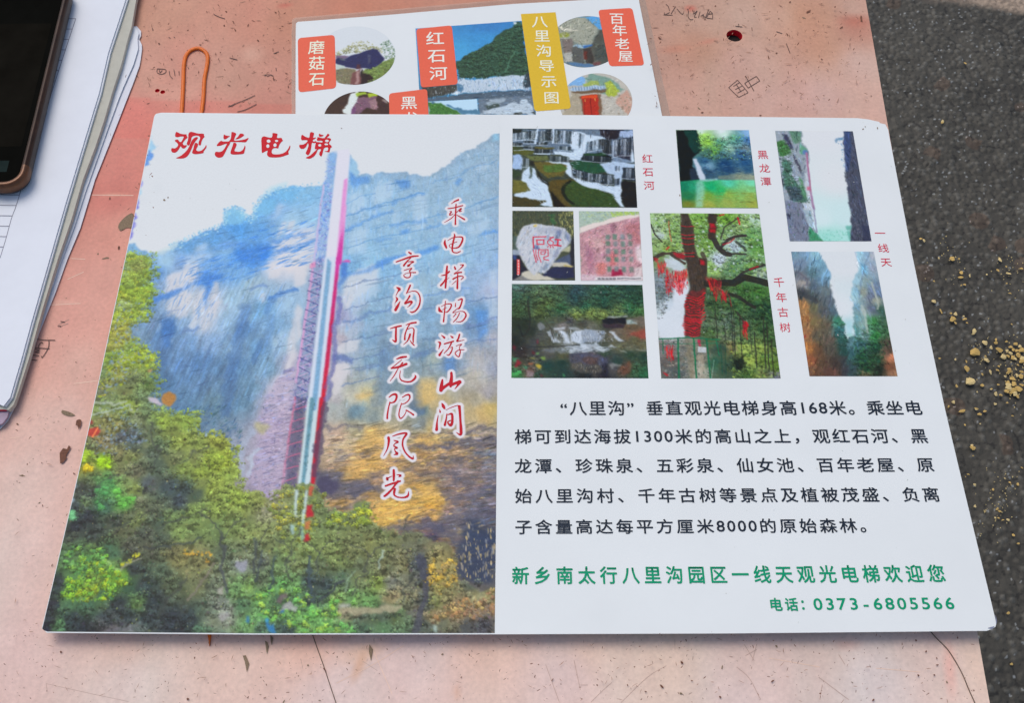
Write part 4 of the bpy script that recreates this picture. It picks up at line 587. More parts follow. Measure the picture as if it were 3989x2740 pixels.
def paint_gap():
    Z = zz(2950, 480, 3.192)
    R = small('gap', [(3019.5, 509.8), (3321.9, 511.3), (3394.9, 940.5), (3076.3, 940.5)], 3); q = quadpts(R)
    R.grad(q, [(3200, 520, 206, 208, 218), (3250, 700, 206, 209, 218), (3200, 850, 196, 214, 222), (3300, 850, 190, 212, 220), (3230, 930, 150, 205, 200), (3300, 935, 165, 210, 210)], .2)
    left = Z('180,60 540,60 540,220 620,320 640,500 650,750 690,1000 740,1300 760,1400 860,1540 360,1540')
    R.poly(left, (140, 150, 165), .8, 3)
    many(R, Z, [('610,380 660,700 700,1050 740,1330 640,1250 580,1000 600,600', (190, 198, 210), {'a': .8}), ('230,230 330,200 420,330 400,400 280,420', (62, 108, 62)), ('390,95 530,95 540,220 460,250', (92, 128, 110)), ('300,130 380,150 450,300 400,310 340,190', (58, 60, 82)), ('430,360 500,470 560,600 540,620 470,480', (66, 66, 82)),
        ('300,440 420,480 440,700 600,850 620,980 560,990 440,960 340,800', (70, 106, 92)), ('350,780 480,800 600,860 560,960 400,960', (62, 78, 88)), ('500,650 560,720 620,900 640,960 560,900', (84, 130, 100)), ('520,240 620,330 600,390 540,380', (96, 150, 125)), ('570,330 620,340 610,390 575,385', (88, 120, 170)), ('290,580 340,800 300,760', (48, 50, 66)),
        ('340,960 540,980 640,1300 640,1470 403,1470', (110, 116, 138)), ('360,1130 410,1140 380,1200', (40, 42, 62)), ('640,1290 700,1340 780,1420 840,1470 640,1470', (62, 135, 100)), ('560,1060 660,1080 720,1320 650,1300', (150, 168, 185))])
    R.dabs(left, 500, (1, 6), None, .1, (4, 9), (60, 110), (.4, .9), soft=.4, mul=(.5, 1.35)); R.clumps(Z('230,230 400,240 430,600 620,900 560,990 340,800'), 90, (1.4, 3.2), R.img.copy(), 1.3, .55, (.5, 1.1), 10)
    R.dabs(left, 500, (.5, 2.2), None, .3, (1, 3), (50, 120), (.4, .8), .08); R.dabs(left, 200, (.5, 1.8), [(60, 62, 80), (70, 110, 80), (190, 195, 205)], .1, (1, 3), (40, 130), (.4, .7))
    strokes(R, Z, [('610,370 640,650 665,850 700,1060', (150, 110, 150), 9, .75), ('615,380 645,650 670,850', (170, 80, 110), 3, .6), ('700,1060 745,1360', (130, 125, 165), 4, .7)])
    R.poly(Z('620,790 660,790 660,830 620,830'), (190, 70, 100), .6, 1, .7)
    right = Z('1075,60 1220,60 1460,1540 1160,1540 1170,1250 1140,950 1110,760 1085,640 1100,560 1075,300')
    R.poly(right, (70, 74, 92), .8, 2.5); R.poly(Z('1075,100 1150,100 1180,300 1130,600 1090,600 1075,300'), (54, 70, 112), 1, 2, .8)
    R.dabs(right, 420, (1, 6), None, .1, (4, 9), (60, 115), (.4, .9), soft=.4, mul=(.55, 1.4))
    R.dabs(right, 500, (.5, 2.0), None, .35, (1, 3), (60, 120), (.4, .8), .05); R.dabs(Z('1150,950 1350,950 1420,1470 1165,1470'), 160, (.6, 2), [(112, 112, 130), (60, 62, 80)], .1, (1, 3), (60, 110), (.3, .6))
    R.poly(Z('1300,1250 1390,1280 1420,1470 1310,1470'), (48, 52, 78), 1, 2, .7)
    R.dabs(Z('960,180 1070,160 1080,560 1030,560 1030,260 970,260'), 50, (.6, 1.8), [(110, 150, 190), (90, 130, 180), (150, 180, 205)], .1, (1, 2), (0, 180), (.4, .8)); R.poly(Z('960,210 1010,170 1070,175 1060,205 1010,205 975,255'), (84, 124, 162), 1, 2, .8)
    R.poly(Z('1080,1290 1170,1260 1170,1330 1110,1330'), (90, 160, 150), 1, 3, .8); R.poly(Z('1130,1340 1170,1340 1170,1470 1140,1470'), (80, 150, 140), 1, 3, .7)
    R.dabs(Z('740,1330 1140,1330 1150,1470 800,1470'), 160, (.6, 2), [(130, 200, 190), (165, 212, 210), (110, 185, 170)], .05, (1, 2), (0, 180), (.3, .6))
def paint_stone():
    Z = zz(1950, 800, 3.873)
    R = small('stone', [(1996, 821.4), (2233.2, 822.7), (2240.5, 1093), (1995.2, 1093)], 4); q = quadpts(R); R.fill((66, 72, 58))
    R.dabs(Z('178,83 1100,88 1110,460 178,480'), 900, (.8, 3.2), [(66, 68, 56), (48, 56, 50), (90, 92, 66), (58, 72, 52), (40, 62, 50), (110, 110, 74)], .15, (2, 5), (70, 100), (.4, .8))
    R.dabs(Z('850,88 1100,88 1110,460 1000,440 880,260'), 200, (.8, 3), [(150, 150, 96), (120, 120, 72), (170, 165, 105)], .1, (2, 5), (70, 100), (.4, .8)); R.dabs(Z('720,130 830,130 830,280 760,290'), 60, (.6, 2), [(58, 105, 60), (44, 86, 58)], .1, (1, 2), (0, 180), (.5, .8))
    many(R, Z, [('178,470 260,470 300,700 178,660', (70, 86, 82)), ('178,670 300,670 330,760 178,780', (140, 150, 170)), ('178,760 290,750 330,900 440,970 260,1110 178,1130', (28, 30, 46)), ('178,760 240,760 230,820 178,830', (50, 66, 120)), ('760,880 1110,690 1110,900 800,930', (70, 82, 110)), ('900,680 1060,600 1060,700 900,710', (165, 165, 140)), ('770,870 1000,870 1100,910 1100,940 800,935', (180, 175, 165)), ('960,905 1100,910 1100,935 960,935', (185, 165, 95)),
        ('600,1080 780,940 1110,935 1120,1110 900,1100', (38, 42, 72)), ('1050,560 1110,460 1110,930 1060,900', (38, 40, 50)), ('320,1020 520,960 640,1060 840,1120 780,1135 300,1135', (188, 182, 172)), ('178,1120 320,1060 480,1135 178,1135', (120, 118, 120))])
    st = Z('225,590 250,480 290,390 360,320 470,280 760,310 980,350 1060,460 1050,560 1010,620 920,690 860,790 780,890 740,960 670,1030 560,1010 520,1060 420,970 330,850 280,720')
    R.poly(st, (184, 187, 200), .8, 1.5)
    many(R, Z, [('540,340 960,340 900,430 600,420', (150, 155, 175), {'a': .6, 'soft': 2}), ('840,370 920,380 900,480 820,620', (88, 100, 140), {'a': .7, 'soft': 2}), ('960,380 1050,450 1040,560 980,500', (96, 108, 145), {'a': .7, 'soft': 1.5}), ('510,600 570,600 580,680 500,650', (70, 82, 130), {'a': .8}), ('690,460 740,450 700,560', (110, 120, 155), {'a': .6}),
        ('680,880 760,860 680,1000 620,960', (110, 122, 145), {'a': .7}), ('780,760 900,620 860,760 800,820', (110, 118, 150), {'a': .6}), ('370,350 440,400 400,470', (140, 130, 120), {'a': .5}), ('490,305 550,305 545,330 500,335', (205, 175, 80), {'a': .9})])
    R.dabs(st, 200, (1, 5), None, .1, (3, 8), (50, 100), (.4, .9), soft=.4, mul=(.72, 1.1))
    R.dabs(st, 420, (.5, 2.2), None, .14, (1, 3), (40, 110), (.3, .8), .04); R.dabs(st, 120, (.4, 1.6), [(120, 128, 155), (205, 205, 214)], .08, (1, 3), (40, 110), (.3, .7))
    RD = (200, 34, 58)
    strokes(R, Z, [('495,475 500,640', RD, 4.5, .95), ('495,478 680,475', RD, 4.5, .95), ('550,520 655,520 650,590 550,590 550,520', RD, 4.5, .9), ('745,500 750,520 800,560 790,600 740,605 710,580 705,545 745,510 800,485', RD, 3.6, .9), ('745,485 800,480', RD, 3.6, .9), ('750,610 750,645', RD, 3.2, .9), ('725,615 705,640', RD, 3.2, .8), ('775,615 800,645', RD, 3.2, .8),
        ('830,520 910,525', RD, 6, .95), ('870,525 860,605', RD, 6, .95), ('810,608 910,610', RD, 6, .95), ('495,670 500,740 540,860', RD, 3.6, .9), ('530,670 530,740 560,830', RD, 3.4, .9), ('575,670 570,760 610,860', RD, 3.4, .8), ('580,672 715,675 715,770 650,790 655,820 720,830', RD, 3.6, .9), ('610,700 680,700 660,745 610,740 610,700', RD, 3.2, .9)])
    R.poly(Z('245,815 290,818 290,1050 245,1050'), (214, 70, 74), .5); strokes(R, Z, [('268,%d 268,%d' % (y, y+18), (240, 225, 225), 3.5, .9) for y in range(828, 1040, 42)])
def paint_tablet():
    Z = zz(1950, 800, 3.873)
    R = small('tablet', [(2254.7, 822.7), (2490, 824.5), (2504.6, 1094.3), (2262.4, 1093.8)], 5); q = quadpts(R); R.fill((160, 176, 168))
    R.dabs(Z('1180,88 2092,95 2100,160 1800,180 1190,350'), 260, (.8, 2.5), [(150, 172, 165), (165, 185, 160), (130, 155, 150), (170, 185, 130)], .08, (1, 3), (0, 180), (.5, .9)); R.dabs(Z('1650,95 2092,95 2095,140 1700,190'), 120, (.8, 2.2), [(165, 190, 90), (150, 180, 100)], .08, (1, 2), (0, 180), (.5, .9))
    R.poly(Z('1190,340 1550,240 1700,180 2092,130 2092,200 1600,290 1190,430'), (214, 200, 200), .8, 1.5)
    rk = Z('1190,430 1600,280 2095,170 2148,1140 1210,1138')
    R.poly(rk, (182, 138, 150), .8, 1)
    many(R, Z, [('1850,300 2095,250 2120,600 1980,560', (165, 92, 100), {'a': .5, 'soft': 3}), ('1280,560 1400,700 1420,900 1340,1050 1300,850', (150, 96, 124), {'a': .6, 'soft': 3}), ('1640,280 1740,260 1720,440 1660,400', (125, 82, 105), {'a': .6, 'soft': 2}), ('1450,860 1600,880 1580,1040 1440,1040', (205, 110, 105), {'a': .6, 'soft': 2}), ('2040,640 2140,600 2148,900 2060,820', (214, 205, 212), {'a': .8, 'soft': 2}),
        ('2020,940 2140,930 2148,1140 2010,1100', (208, 195, 200), {'a': .8, 'soft': 2}), ('1380,500 1560,480 1560,640 1420,640', (200, 165, 165), {'a': .6, 'soft': 3}), ('1215,1040 1420,1040 1480,1138 1212,1138', (200, 180, 195), {'a': .8}), ('1660,700 1760,690 1740,900 1640,940', (205, 90, 90), {'a': .5, 'soft': 2})])
    R.dabs(rk, 420, (1, 5), None, .1, (3, 8), (20, 80), (.4, .9), soft=.4, mul=(.66, 1.22))
    R.dabs(rk, 700, (.5, 1.9), None, .2, (1, 2.5), (0, 180), (.4, .8), .08); R.dabs(rk, 260, (.5, 1.8), [(155, 85, 105), (215, 195, 200), (130, 95, 120), (190, 110, 110)], .08, (1, 2.5), (20, 100), (.3, .7))
    many(R, Z, [('1690,980 1850,960 1850,1065 1660,1060', (150, 22, 62), {'a': .9})])
    for i, y in enumerate((480, 580, 695, 815, 965)):
        for j, x in enumerate((1615, 1728, 1840, 1952)):
            x += i*6; R.poly(Z('%d,%d %d,%d %d,%d %d,%d' % (x-34, y-38, x+30, y-38, x+32, y+40, x-32, y+40)), ((96, 124, 118), (88, 120, 106), (118, 128, 136))[(i+j) % 3], .7, 1, .85 if j < 3 else .6)
            R.dabs(Z('%d,%d %d,%d %d,%d %d,%d' % (x-30, y-34, x+30, y-34, x+30, y+36, x-30, y+36)), 7, (.4, 1.2), [(60, 84, 84), (140, 150, 148)], .1, (2, 4), (0, 180), (.5, .8))
    R.poly(Z('1430,1075 2125,1075 2130,1138 1410,1138'), (206, 202, 210), .6, 1, .95)
    strokes(R, Z, [('%d,1106 %d,1108' % (x, x+26), (70, 66, 80), 7, .75) for x in (1475, 1535, 1595, 1650, 1705)]+[('1765,1106 1850,1108', (70, 66, 80), 5.5, .7), ('1870,1107 2030,1109', (70, 66, 80), 5, .6), ('2050,1108 2110,1109', (70, 66, 80), 5, .6), ('1440,1134 1730,1136', (90, 84, 96), 2.5, .8)])
def paint_river():
    Z = zz(1950, 1080, 3.748)
    R = small('river', [(1994, 1106.7), (2502.3, 1110.7), (2526.3, 1474.9), (1992, 1473.5)], 6); q = quadpts(R)
    R.base([(*Z('%f,%f' % (a, b))[0], *c) for a, b, c in ((250, 150, (70, 95, 90)), (200, 300, (50, 85, 65)), (600, 180, (72, 92, 70)), (900, 150, (55, 78, 68)), (1100, 200, (38, 62, 70)), (1500, 200, (34, 66, 56)), (1900, 200, (34, 62, 52)), (800, 300, (58, 82, 58)), (1100, 320, (34, 58, 60)), (1500, 380, (30, 64, 52)), (1950, 350, (34, 66, 50)),
        (700, 400, (66, 84, 48)), (400, 350, (50, 70, 50)), (250, 500, (48, 70, 44)), (600, 520, (66, 82, 46)), (900, 480, (42, 84, 56)), (1250, 440, (34, 76, 60)), (1900, 450, (40, 86, 56)), (1100, 560, (96, 112, 60)), (1300, 520, (104, 120, 62)), (1500, 560, (92, 108, 60)), (1700, 540, (84, 104, 62)), (2050, 520, (60, 96, 56)), (900, 620, (64, 72, 58)),
        (1000, 640, (70, 70, 76)), (1200, 680, (64, 66, 62)), (1600, 680, (40, 38, 46)), (1900, 720, (92, 78, 62)), (2080, 640, (110, 100, 90)), (300, 700, (30, 42, 34)), (450, 800, (34, 44, 40)), (200, 950, (26, 34, 32)), (600, 860, (74, 76, 72)), (500, 950, (60, 62, 64)), (900, 720, (110, 105, 105)), (1300, 740, (100, 100, 92)), (1700, 800, (100, 90, 80)), (2080, 860, (140, 72, 62)), (1900, 830, (110, 84, 70)),
        (1950, 920, (84, 84, 62)), (2100, 980, (92, 92, 72)), (600, 1000, (70, 74, 62)), (1000, 970, (120, 125, 125)), (1700, 1000, (92, 92, 74)), (1900, 1040, (96, 96, 80)), (500, 1080, (50, 52, 56)), (300, 1100, (40, 36, 40)), (700, 1120, (74, 74, 70)), (900, 1160, (76, 78, 58)), (1500, 1120, (50, 66, 54)), (1900, 1130, (40, 62, 50)), (2100, 1160, (34, 60, 50)), (700, 1300, (26, 56, 52)), (900, 1260, (24, 52, 50)), (900, 1400, (30, 54, 52)),
        (1200, 1180, (78, 76, 96)), (1400, 1200, (72, 64, 74)), (1500, 1220, (66, 66, 92)), (1100, 1260, (78, 76, 74)), (1400, 1350, (66, 64, 64)), (1200, 1440, (26, 32, 36)), (1500, 1440, (34, 34, 42)), (1650, 1320, (70, 68, 72)), (1800, 1340, (88, 64, 54)), (1950, 1380, (46, 72, 50)), (2100, 1420, (36, 84, 58)), (1700, 1250, (38, 60, 56)), (250, 1250, (62, 62, 50)), (220, 1400, (50, 110, 66)), (420, 1380, (100, 78, 70)), (550, 1420, (44, 66, 56)))], 3.2, 4)
    R.dabs(q, 1300, (.6, 2.4), None, .3, (1, 2), (0, 180), (.4, .8), .04); R.dabs(Z('165,100 2070,115 2090,500 1000,560 165,600'), 380, (.6, 2.2), [(30, 58, 60), (70, 96, 62), (44, 80, 58), (26, 48, 56)], .12, (1, 2), (0, 180), (.3, .7))
    F0 = R.img.copy(); R.clumps(Z('165,100 2070,115 2090,560 1000,600 700,560 165,640'), 420, (1.6, 4.6), F0, 1.45, .55, (.5, 1.2), 12); R.clumps(Z('1000,520 1800,500 1800,600 1000,640'), 60, (1.4, 3), F0, 1.35, .6, (.4, 1), 10); R.clumps(Z('165,1150 620,1100 620,1470 165,1470'), 50, (1.6, 3.4), F0, 1.5, .5, (.7, 1.5), 8); R.clumps(Z('1800,1300 2140,1200 2150,1470 1700,1470'), 50, (1.6, 3.4), F0, 1.4, .6, (.5, 1.2), 10)
    R.dabs(Z('600,640 2100,640 2110,1150 400,1150'), 500, (1, 5), None, .1, (4, 9), (-8, 12), (.4, .8), soft=.5, mul=(.65, 1.3))
    W = (184, 194, 212)
    many(R, Z, [('670,800 720,800 800,880 880,960 760,960 740,880', W, {'a': .8}), ('830,780 910,790 970,850 1020,960 950,960 920,870', W), ('1030,830 1100,780 1200,780 1200,970 1100,950 1020,930', W), ('1200,780 1500,790 1500,860 1440,960 1200,970', (150, 162, 186), {'a': .85, 'wob': 3}), ('1580,780 1650,800 1810,930 1740,950 1680,900', W, {'a': .85}), ('760,740 950,735 940,765 770,770', (170, 174, 185)), ('980,735 1130,730 1200,780 990,770', (160, 164, 170), {'a': .8}),
        ('540,690 640,690 650,760 560,770', (130, 136, 150), {'a': .7, 'wob': 3}), ('1160,960 1240,980 1250,1060 1170,1040', W, {'a': .9}), ('840,1040 1100,1010 1400,1000 1690,1050 1400,1090 1250,1110 980,1120 1000,1060', W, {'a': .75, 'wob': 5}), ('600,1050 900,1050 960,1110 700,1100', (128, 134, 150), {'a': .5, 'wob': 4}), ('1740,1070 1860,1100 1850,1115 1760,1090', (160, 165, 160), {'a': .8}), ('1980,1050 2120,1050 2120,1080 2000,1075', (135, 135, 125), {'a': .7}),
        ('1480,610 1830,600 1830,690 1500,680', (24, 26, 36)), ('1560,585 1850,575 1850,590 1570,600', (150, 155, 165)), ('1835,620 2005,620 2005,680 1835,690', (150, 165, 168)), ('1500,690 1820,690 1800,750 1500,740', (52, 42, 52)), ('1850,600 2090,590 2100,700 2020,690', (96, 88, 80), {'a': .7}), ('1910,620 1925,620 1925,685 1910,685', (90, 110, 100)),
        ('1880,830 2110,760 2115,880 1980,880', (140, 66, 58), {'a': .7, 'wob': 3}), ('1000,1130 1450,1130 1580,1180 1570,1260 1480,1300 1400,1250 1020,1240', (74, 74, 92), {'a': .8, 'wob': 3}), ('1200,1190 1420,1170 1380,1280 1230,1240', (84, 62, 58), {'a': .7, 'wob': 2}), ('1480,1290 1560,1240 1560,1470 1480,1400', (34, 34, 50), {'a': .8}), ('1020,1230 1440,1300 1440,1410 1200,1420 1060,1330', (88, 84, 80), {'a': .6, 'wob': 3}),
        ('1790,1380 1860,1210 1900,1300 1880,1420 1780,1440', (100, 66, 54), {'a': .7, 'wob': 3}), ('1600,1290 1760,1280 1740,1320 1620,1320', (130, 132, 135), {'a': .7, 'wob': 3})])
    R.dabs(Z('670,790 1500,785 1500,960 760,960'), 170, (1, 4), [(200, 208, 222), (150, 160, 180), (110, 118, 132)], .05, (5, 10), (80, 110), (.4, .8), soft=.5); R.dabs(Z('840,1010 1690,1020 1500,1100 960,1110'), 160, (1, 4), [(190, 198, 212), (100, 106, 112), (140, 150, 165)], .05, (4, 9), (-8, 8), (.4, .8), soft=.5); R.dabs(Z('1000,1130 1580,1130 1560,1470 1000,1440'), 200, (.8, 3), None, .1, (2, 5), (40, 110), (.4, .8), soft=.5, mul=(.55, 1.4))
    R.dabs(Z('1120,1260 1420,1300 1400,1400 1120,1340'), 60, (.8, 2.2), [(120, 116, 108), (50, 50, 52)], .1, (2, 4), (70, 100), (.5, .8)); R.dabs(Z('1380,790 1650,800 1640,960 1440,950'), 90, (.6, 1.6), [(92, 92, 84), (160, 168, 182), (76, 78, 80)], .1, (1, 2), (30, 120), (.5, .8))
    for t, c in (('170,1160 260,1180 240,1250 180,1240', (64, 130, 96)), ('180,1400 300,1340 260,1440 180,1450', (64, 160, 84)), ('510,1090 570,1080 560,1130 510,1130', (98, 140, 76)), ('570,1170 640,1160 650,1200 590,1200', (120, 150, 66)), ('430,1170 500,1170 500,1190 440,1190', (130, 130, 66)), ('500,1270 560,1265 595,1290 585,1345 520,1310', (196, 170, 62)), ('230,1200 300,1250 260,1300 200,1320', (130, 30, 44)), ('190,980 240,1020 230,1070 190,1040', (96, 26, 44)), ('540,920 560,900 560,970 530,970', (120, 40, 60)),
                 ('450,1060 500,1080 490,1130 450,1110', (84, 34, 40)), ('410,1240 500,1260 450,1280 400,1270', (150, 92, 66)), ('300,1290 400,1300 370,1340', (48, 110, 84)), ('360,1340 480,1390 480,1470 370,1450', (140, 122, 128)), ('570,1400 640,1470 590,1475', (90, 40, 50)), ('780,1410 820,1420 800,1440', (70, 130, 90)), ('910,1410 950,1430 930,1470', (60, 140, 90))):
        R.poly(Z(t), c, .6, 2, .85)
    strokes(R, Z, [('400,350 410,500 430,600 420,760 340,870', (34, 36, 34), 8, .7), ('260,700 320,860', (24, 28, 28), 8, .7), ('700,480 600,560 520,600', (40, 48, 36), 5, .6), ('650,640 740,760 780,900', (60, 60, 56), 6, .6), ('420,1020 800,1020 1000,1005 1150,990', (38, 42, 50), 4, .7), ('1850,400 1855,470', (120, 150, 130), 4, .5)])
def paint_tree():
    Z = zz(2500, 800, 2.28)
    R = small('tree', [(2531.6, 830.7), (2958, 832.9), (3040.8, 1475.4), (2575.9, 1475.4)], 7); q = quadpts(R)
    R.base([(*Z('%f,%f' % (a, b))[0], *c) for a, b, c in ((120, 120, (150, 180, 130)), (250, 110, (140, 170, 110)), (150, 260, (165, 185, 165)), (280, 220, (130, 165, 100)), (250, 380, (125, 155, 80)), (130, 360, (140, 170, 110)), (300, 480, (170, 185, 190)), (160, 480, (110, 130, 90)), (500, 130, (120, 165, 80)), (520, 250, (110, 150, 80)), (760, 120, (110, 160, 60)), (900, 150, (130, 165, 100)), (1000, 130, (170, 195, 180)),
        (850, 220, (130, 160, 110)), (980, 260, (100, 150, 90)), (1020, 380, (90, 140, 70)), (600, 350, (110, 150, 70)), (830, 380, (175, 195, 210)), (690, 480, (185, 200, 215)), (880, 460, (110, 150, 110)), (620, 560, (140, 175, 100)), (800, 560, (90, 130, 90)), (980, 540, (100, 140, 80)), (1060, 600, (140, 160, 150)), (140, 700, (120, 130, 140)), (200, 780, (110, 125, 130)), (250, 900, (190, 200, 215)), (330, 800, (200, 205, 220)), (200, 1050, (200, 208, 220)), (300, 1100, (205, 210, 220)),
        (650, 700, (70, 90, 60)), (900, 750, (60, 100, 50)), (1050, 780, (60, 105, 50)), (650, 900, (55, 80, 50)), (850, 900, (60, 95, 55)), (1080, 950, (30, 60, 45)), (620, 1050, (80, 100, 80)), (750, 1050, (100, 120, 110)), (900, 1050, (70, 100, 70)), (1100, 1100, (50, 80, 50)), (600, 1150, (70, 95, 60)), (780, 1180, (110, 125, 100)), (950, 1200, (90, 115, 70)), (1150, 1200, (60, 85, 55)), (700, 1280, (50, 70, 60)), (800, 1260, (130, 120, 80)), (920, 1270, (160, 180, 90)), (1050, 1280, (140, 160, 80)),
        (850, 1400, (40, 55, 45)), (960, 1380, (150, 170, 80)), (1100, 1380, (100, 130, 60)), (1180, 1440, (90, 120, 50)), (750, 1450, (55, 75, 60)), (950, 1500, (70, 100, 50)), (1080, 1500, (100, 110, 70)), (1200, 1520, (110, 110, 125)), (200, 1300, (110, 105, 105)), (250, 1400, (90, 85, 85)), (380, 1300, (110, 110, 105)), (550, 1350, (120, 115, 105)), (500, 1480, (165, 160, 150)), (300, 1500, (80, 85, 85)), (640, 1400, (50, 90, 70)))], 3.2, 5)
    R.dabs(Z('72,70 1045,75 1110,640 600,660 560,400 420,380 380,480 120,500'), 1400, (.6, 2.4), [(120, 165, 60), (150, 185, 80), (90, 135, 60), (180, 205, 190), (70, 110, 60), (165, 190, 110), (60, 90, 60)], .12, (1, 2.4), (0, 180), (.4, .8))
    R.dabs(Z('590,700 1120,720 1190,1200 800,1250 560,1150 560,800'), 1100, (.6, 2.6), [(50, 85, 45), (70, 110, 55), (35, 60, 40), (90, 130, 70), (110, 130, 110), (45, 70, 50)], .12, (1, 3), (60, 120), (.4, .8))
    R.dabs(Z('780,1250 1190,1230 1230,1530 800,1530'), 380, (.6, 2.4), [(130, 160, 70), (165, 185, 90), (60, 90, 45), (100, 130, 60), (45, 65, 45)], .12, (1, 2.4), (0, 180), (.4, .8))
    R.dabs(Z('110,560 200,560 300,740 200,960 140,1010'), 200, (.6, 2.2), [(90, 105, 100), (120, 135, 150), (70, 85, 80), (130, 150, 180)], .1, (1, 2.4), (40, 110), (.4, .7))
    R.dabs(Z('180,1180 560,1180 600,1530 175,1530'), 300, (.6, 2.4), [(130, 128, 125), (80, 80, 82), (160, 155, 150), (70, 90, 80)], .12, (1, 2.4), (0, 180), (.4, .8))
    many(R, Z, [('210,470 290,480 390,560 300,590 200,540', (190, 198, 214), {'a': .8}), ('640,440 740,430 760,480 700,570 650,520', (188, 200, 218), {'a': .8, 'wob': 3}), ('760,370 860,350 860,410 800,410', (182, 198, 214), {'a': .8, 'wob': 3}), ('150,240 200,260 190,310 150,300', (180, 195, 205), {'a': .7, 'wob': 3}), ('820,1380 900,1350 930,1420 880,1470 820,1440', (24, 32, 28), {'a': .9, 'wob': 2}), ('410,650 430,770 390,900 380,1180 150,1180 140,1010 280,900 300,700', (200, 206, 220), {'a': .85, 'wob': 3})])
    F0 = R.img*.86
    R.clumps(Z('72,70 1045,75 1110,640 700,660 590,560 580,400 440,380 300,420 100,460'), 330, (1.6, 4.0), F0, 1.3, .5, (.5, 1.1), 12)
    R.clumps(Z('590,700 1120,720 1190,1200 800,1250 560,1150 560,800'), 300, (1.6, 4.2), F0, 1.4, .5, (.5, 1.1), 12); R.clumps(Z('780,1250 1190,1230 1230,1530 800,1530'), 110, (1.4, 3.4), F0, 1.3, .5, (.5, 1.1), 10); R.clumps(Z('110,560 210,560 280,740 200,960 140,1010'), 50, (1.4, 3), F0, 1.2, .6, (.5, 1.1), 10)
    R.dabs(Z('72,70 1045,75 1110,640 600,660'), 130, (.8, 2.6), [(196, 208, 214), (184, 202, 206)], .03, (1, 2), (0, 180), (.5, .9))
    TR = (62, 52, 46)
    many(R, Z, [('345,75 410,75 460,200 470,370 500,460 570,480 580,600 570,760 560,860 520,1000 525,1170 385,1170 380,900 400,800 430,740 410,600 390,480 370,380 345,250', TR, {'soft': .6, 'wob': .6}), ('590,75 670,75 660,220 650,330 590,300', (56, 46, 42)), ('380,1180 470,1190 460,1540 420,1540', (120, 115, 100), {'a': .7}), ('490,1330 550,1330 570,1480 510,1470', (160, 152, 140), {'a': .7})])
    strokes(R, Z, [('385,470 330,450 280,430', TR, 24, .9), ('80,170 120,260 180,330', (50, 50, 46), 6, .9), ('100,480 150,450 190,430', (60, 55, 50), 18, .9), ('180,430 250,430 380,520', (64, 54, 48), 12, .9), ('640,300 680,380 740,430 780,440', (48, 44, 44), 22, .95), ('700,300 730,200 800,150 860,110', (58, 54, 50), 6, .9), ('700,380 760,310 830,280 920,270', (52, 46, 46), 13, .95), ('760,440 840,430 920,435', (52, 50, 48), 9, .9), ('840,330 900,370 920,400', (48, 54, 50), 12, .8),
        ('580,700 700,690 820,690 900,640 1000,660 1120,695', (38, 38, 36), 30, .95), ('840,650 900,600 960,570 1090,530', (46, 44, 44), 11, .9), ('780,790 870,820 940,870 1000,910', (40, 40, 38), 15, .9), ('850,950 900,1030 910,1100', (50, 44, 42), 8, .8), ('540,430 560,480 560,600', (60, 50, 46), 18, .8)])
    R.dabs(Z('345,75 460,200 500,460 580,600 560,860 430,740 345,250'), 200, (1, 5), None, .1, (5, 12), (75, 100), (.5, .9), soft=.4, mul=(.6, 1.45))
    for x, y0, y1, w in ((790, 870, 1300, 4), (810, 900, 1340, 4), (870, 1000, 1350, 3.5), (650, 900, 1180, 3.5), (730, 1050, 1240, 3.5), (1000, 1130, 1440, 5), (1080, 1000, 1450, 5), (1110, 1050, 1480, 5), (1150, 1200, 1530, 4), (960, 1100, 1330, 3)): R.line(Z('%d,%d %d,%d' % (x, y0, x+22, y1)), (42, 44, 40), w, .8, .6, .6)
    RD = (190, 26, 42)
    for y in (190, 270, 300, 350, 430, 460): R.line(Z('352,%d 400,%d 465,%d' % (y-10, y, y-6)), RD, 3.4, .85, .6, 1)
    R.poly(Z('430,770 550,750 560,860 540,960 520,1000 525,1170 380,1170 380,880'), (132, 34, 40), .8, 3, .5)
    for y in range(770, 1170, 24): R.line(Z('385,%d 440,%d 500,%d 560,%d' % (y+30, y+52, y+46, y+12)) if y < 1000 else Z('380,%d 440,%d 525,%d' % (y, y+16, y+4)), (208, 30, 44) if y % 48 else (110, 28, 34), 3.4, .85, .5, 3)
    R.dabs(Z('385,860 545,860 525,1000 385,1000'), 50, (.8, 2.4), [TR, (90, 40, 40)], .1, (1, 3), (60, 120), (.5, .8))
    many(R, Z, [('290,580 400,575 415,640 390,700 340,800 310,760 300,660', (208, 30, 36), {'wob': 3, 'a': .5}), ('205,560 300,640 290,720 220,790 200,700', (180, 32, 46), {'wob': 3, 'a': .35}), ('140,500 210,510 190,600 150,630 135,560', (190, 36, 46), {'wob': 3, 'a': .35}), ('570,650 700,660 700,750 660,850 640,780 600,720', (190, 32, 44), {'wob': 3, 'a': .35}), ('280,420 370,430 380,480 320,470', (170, 34, 44), {'wob': 2, 'a': .8}), ('600,160 650,165 655,200 605,205', RD, {'a': .8}), ('595,210 655,212 650,245 610,240', RD, {'a': .8}),
        ('510,480 550,500 560,530 520,520', RD, {'a': .8}), ('690,750 750,780 740,850 710,830', RD, {'wob': 2, 'a': .7}), ('895,1030 940,1040 935,1100 920,1180 900,1120', RD, {'wob': 2, 'a': .75}), ('195,1260 250,1240 290,1300 270,1380 230,1330', (200, 36, 60), {'wob': 3, 'a': .3}), ('190,1480 235,1520 220,1530', RD), ('495,1195 525,1200 520,1260 500,1240', (190, 30, 70)), ('100,460 160,480 130,510', RD, {'a': .7})])
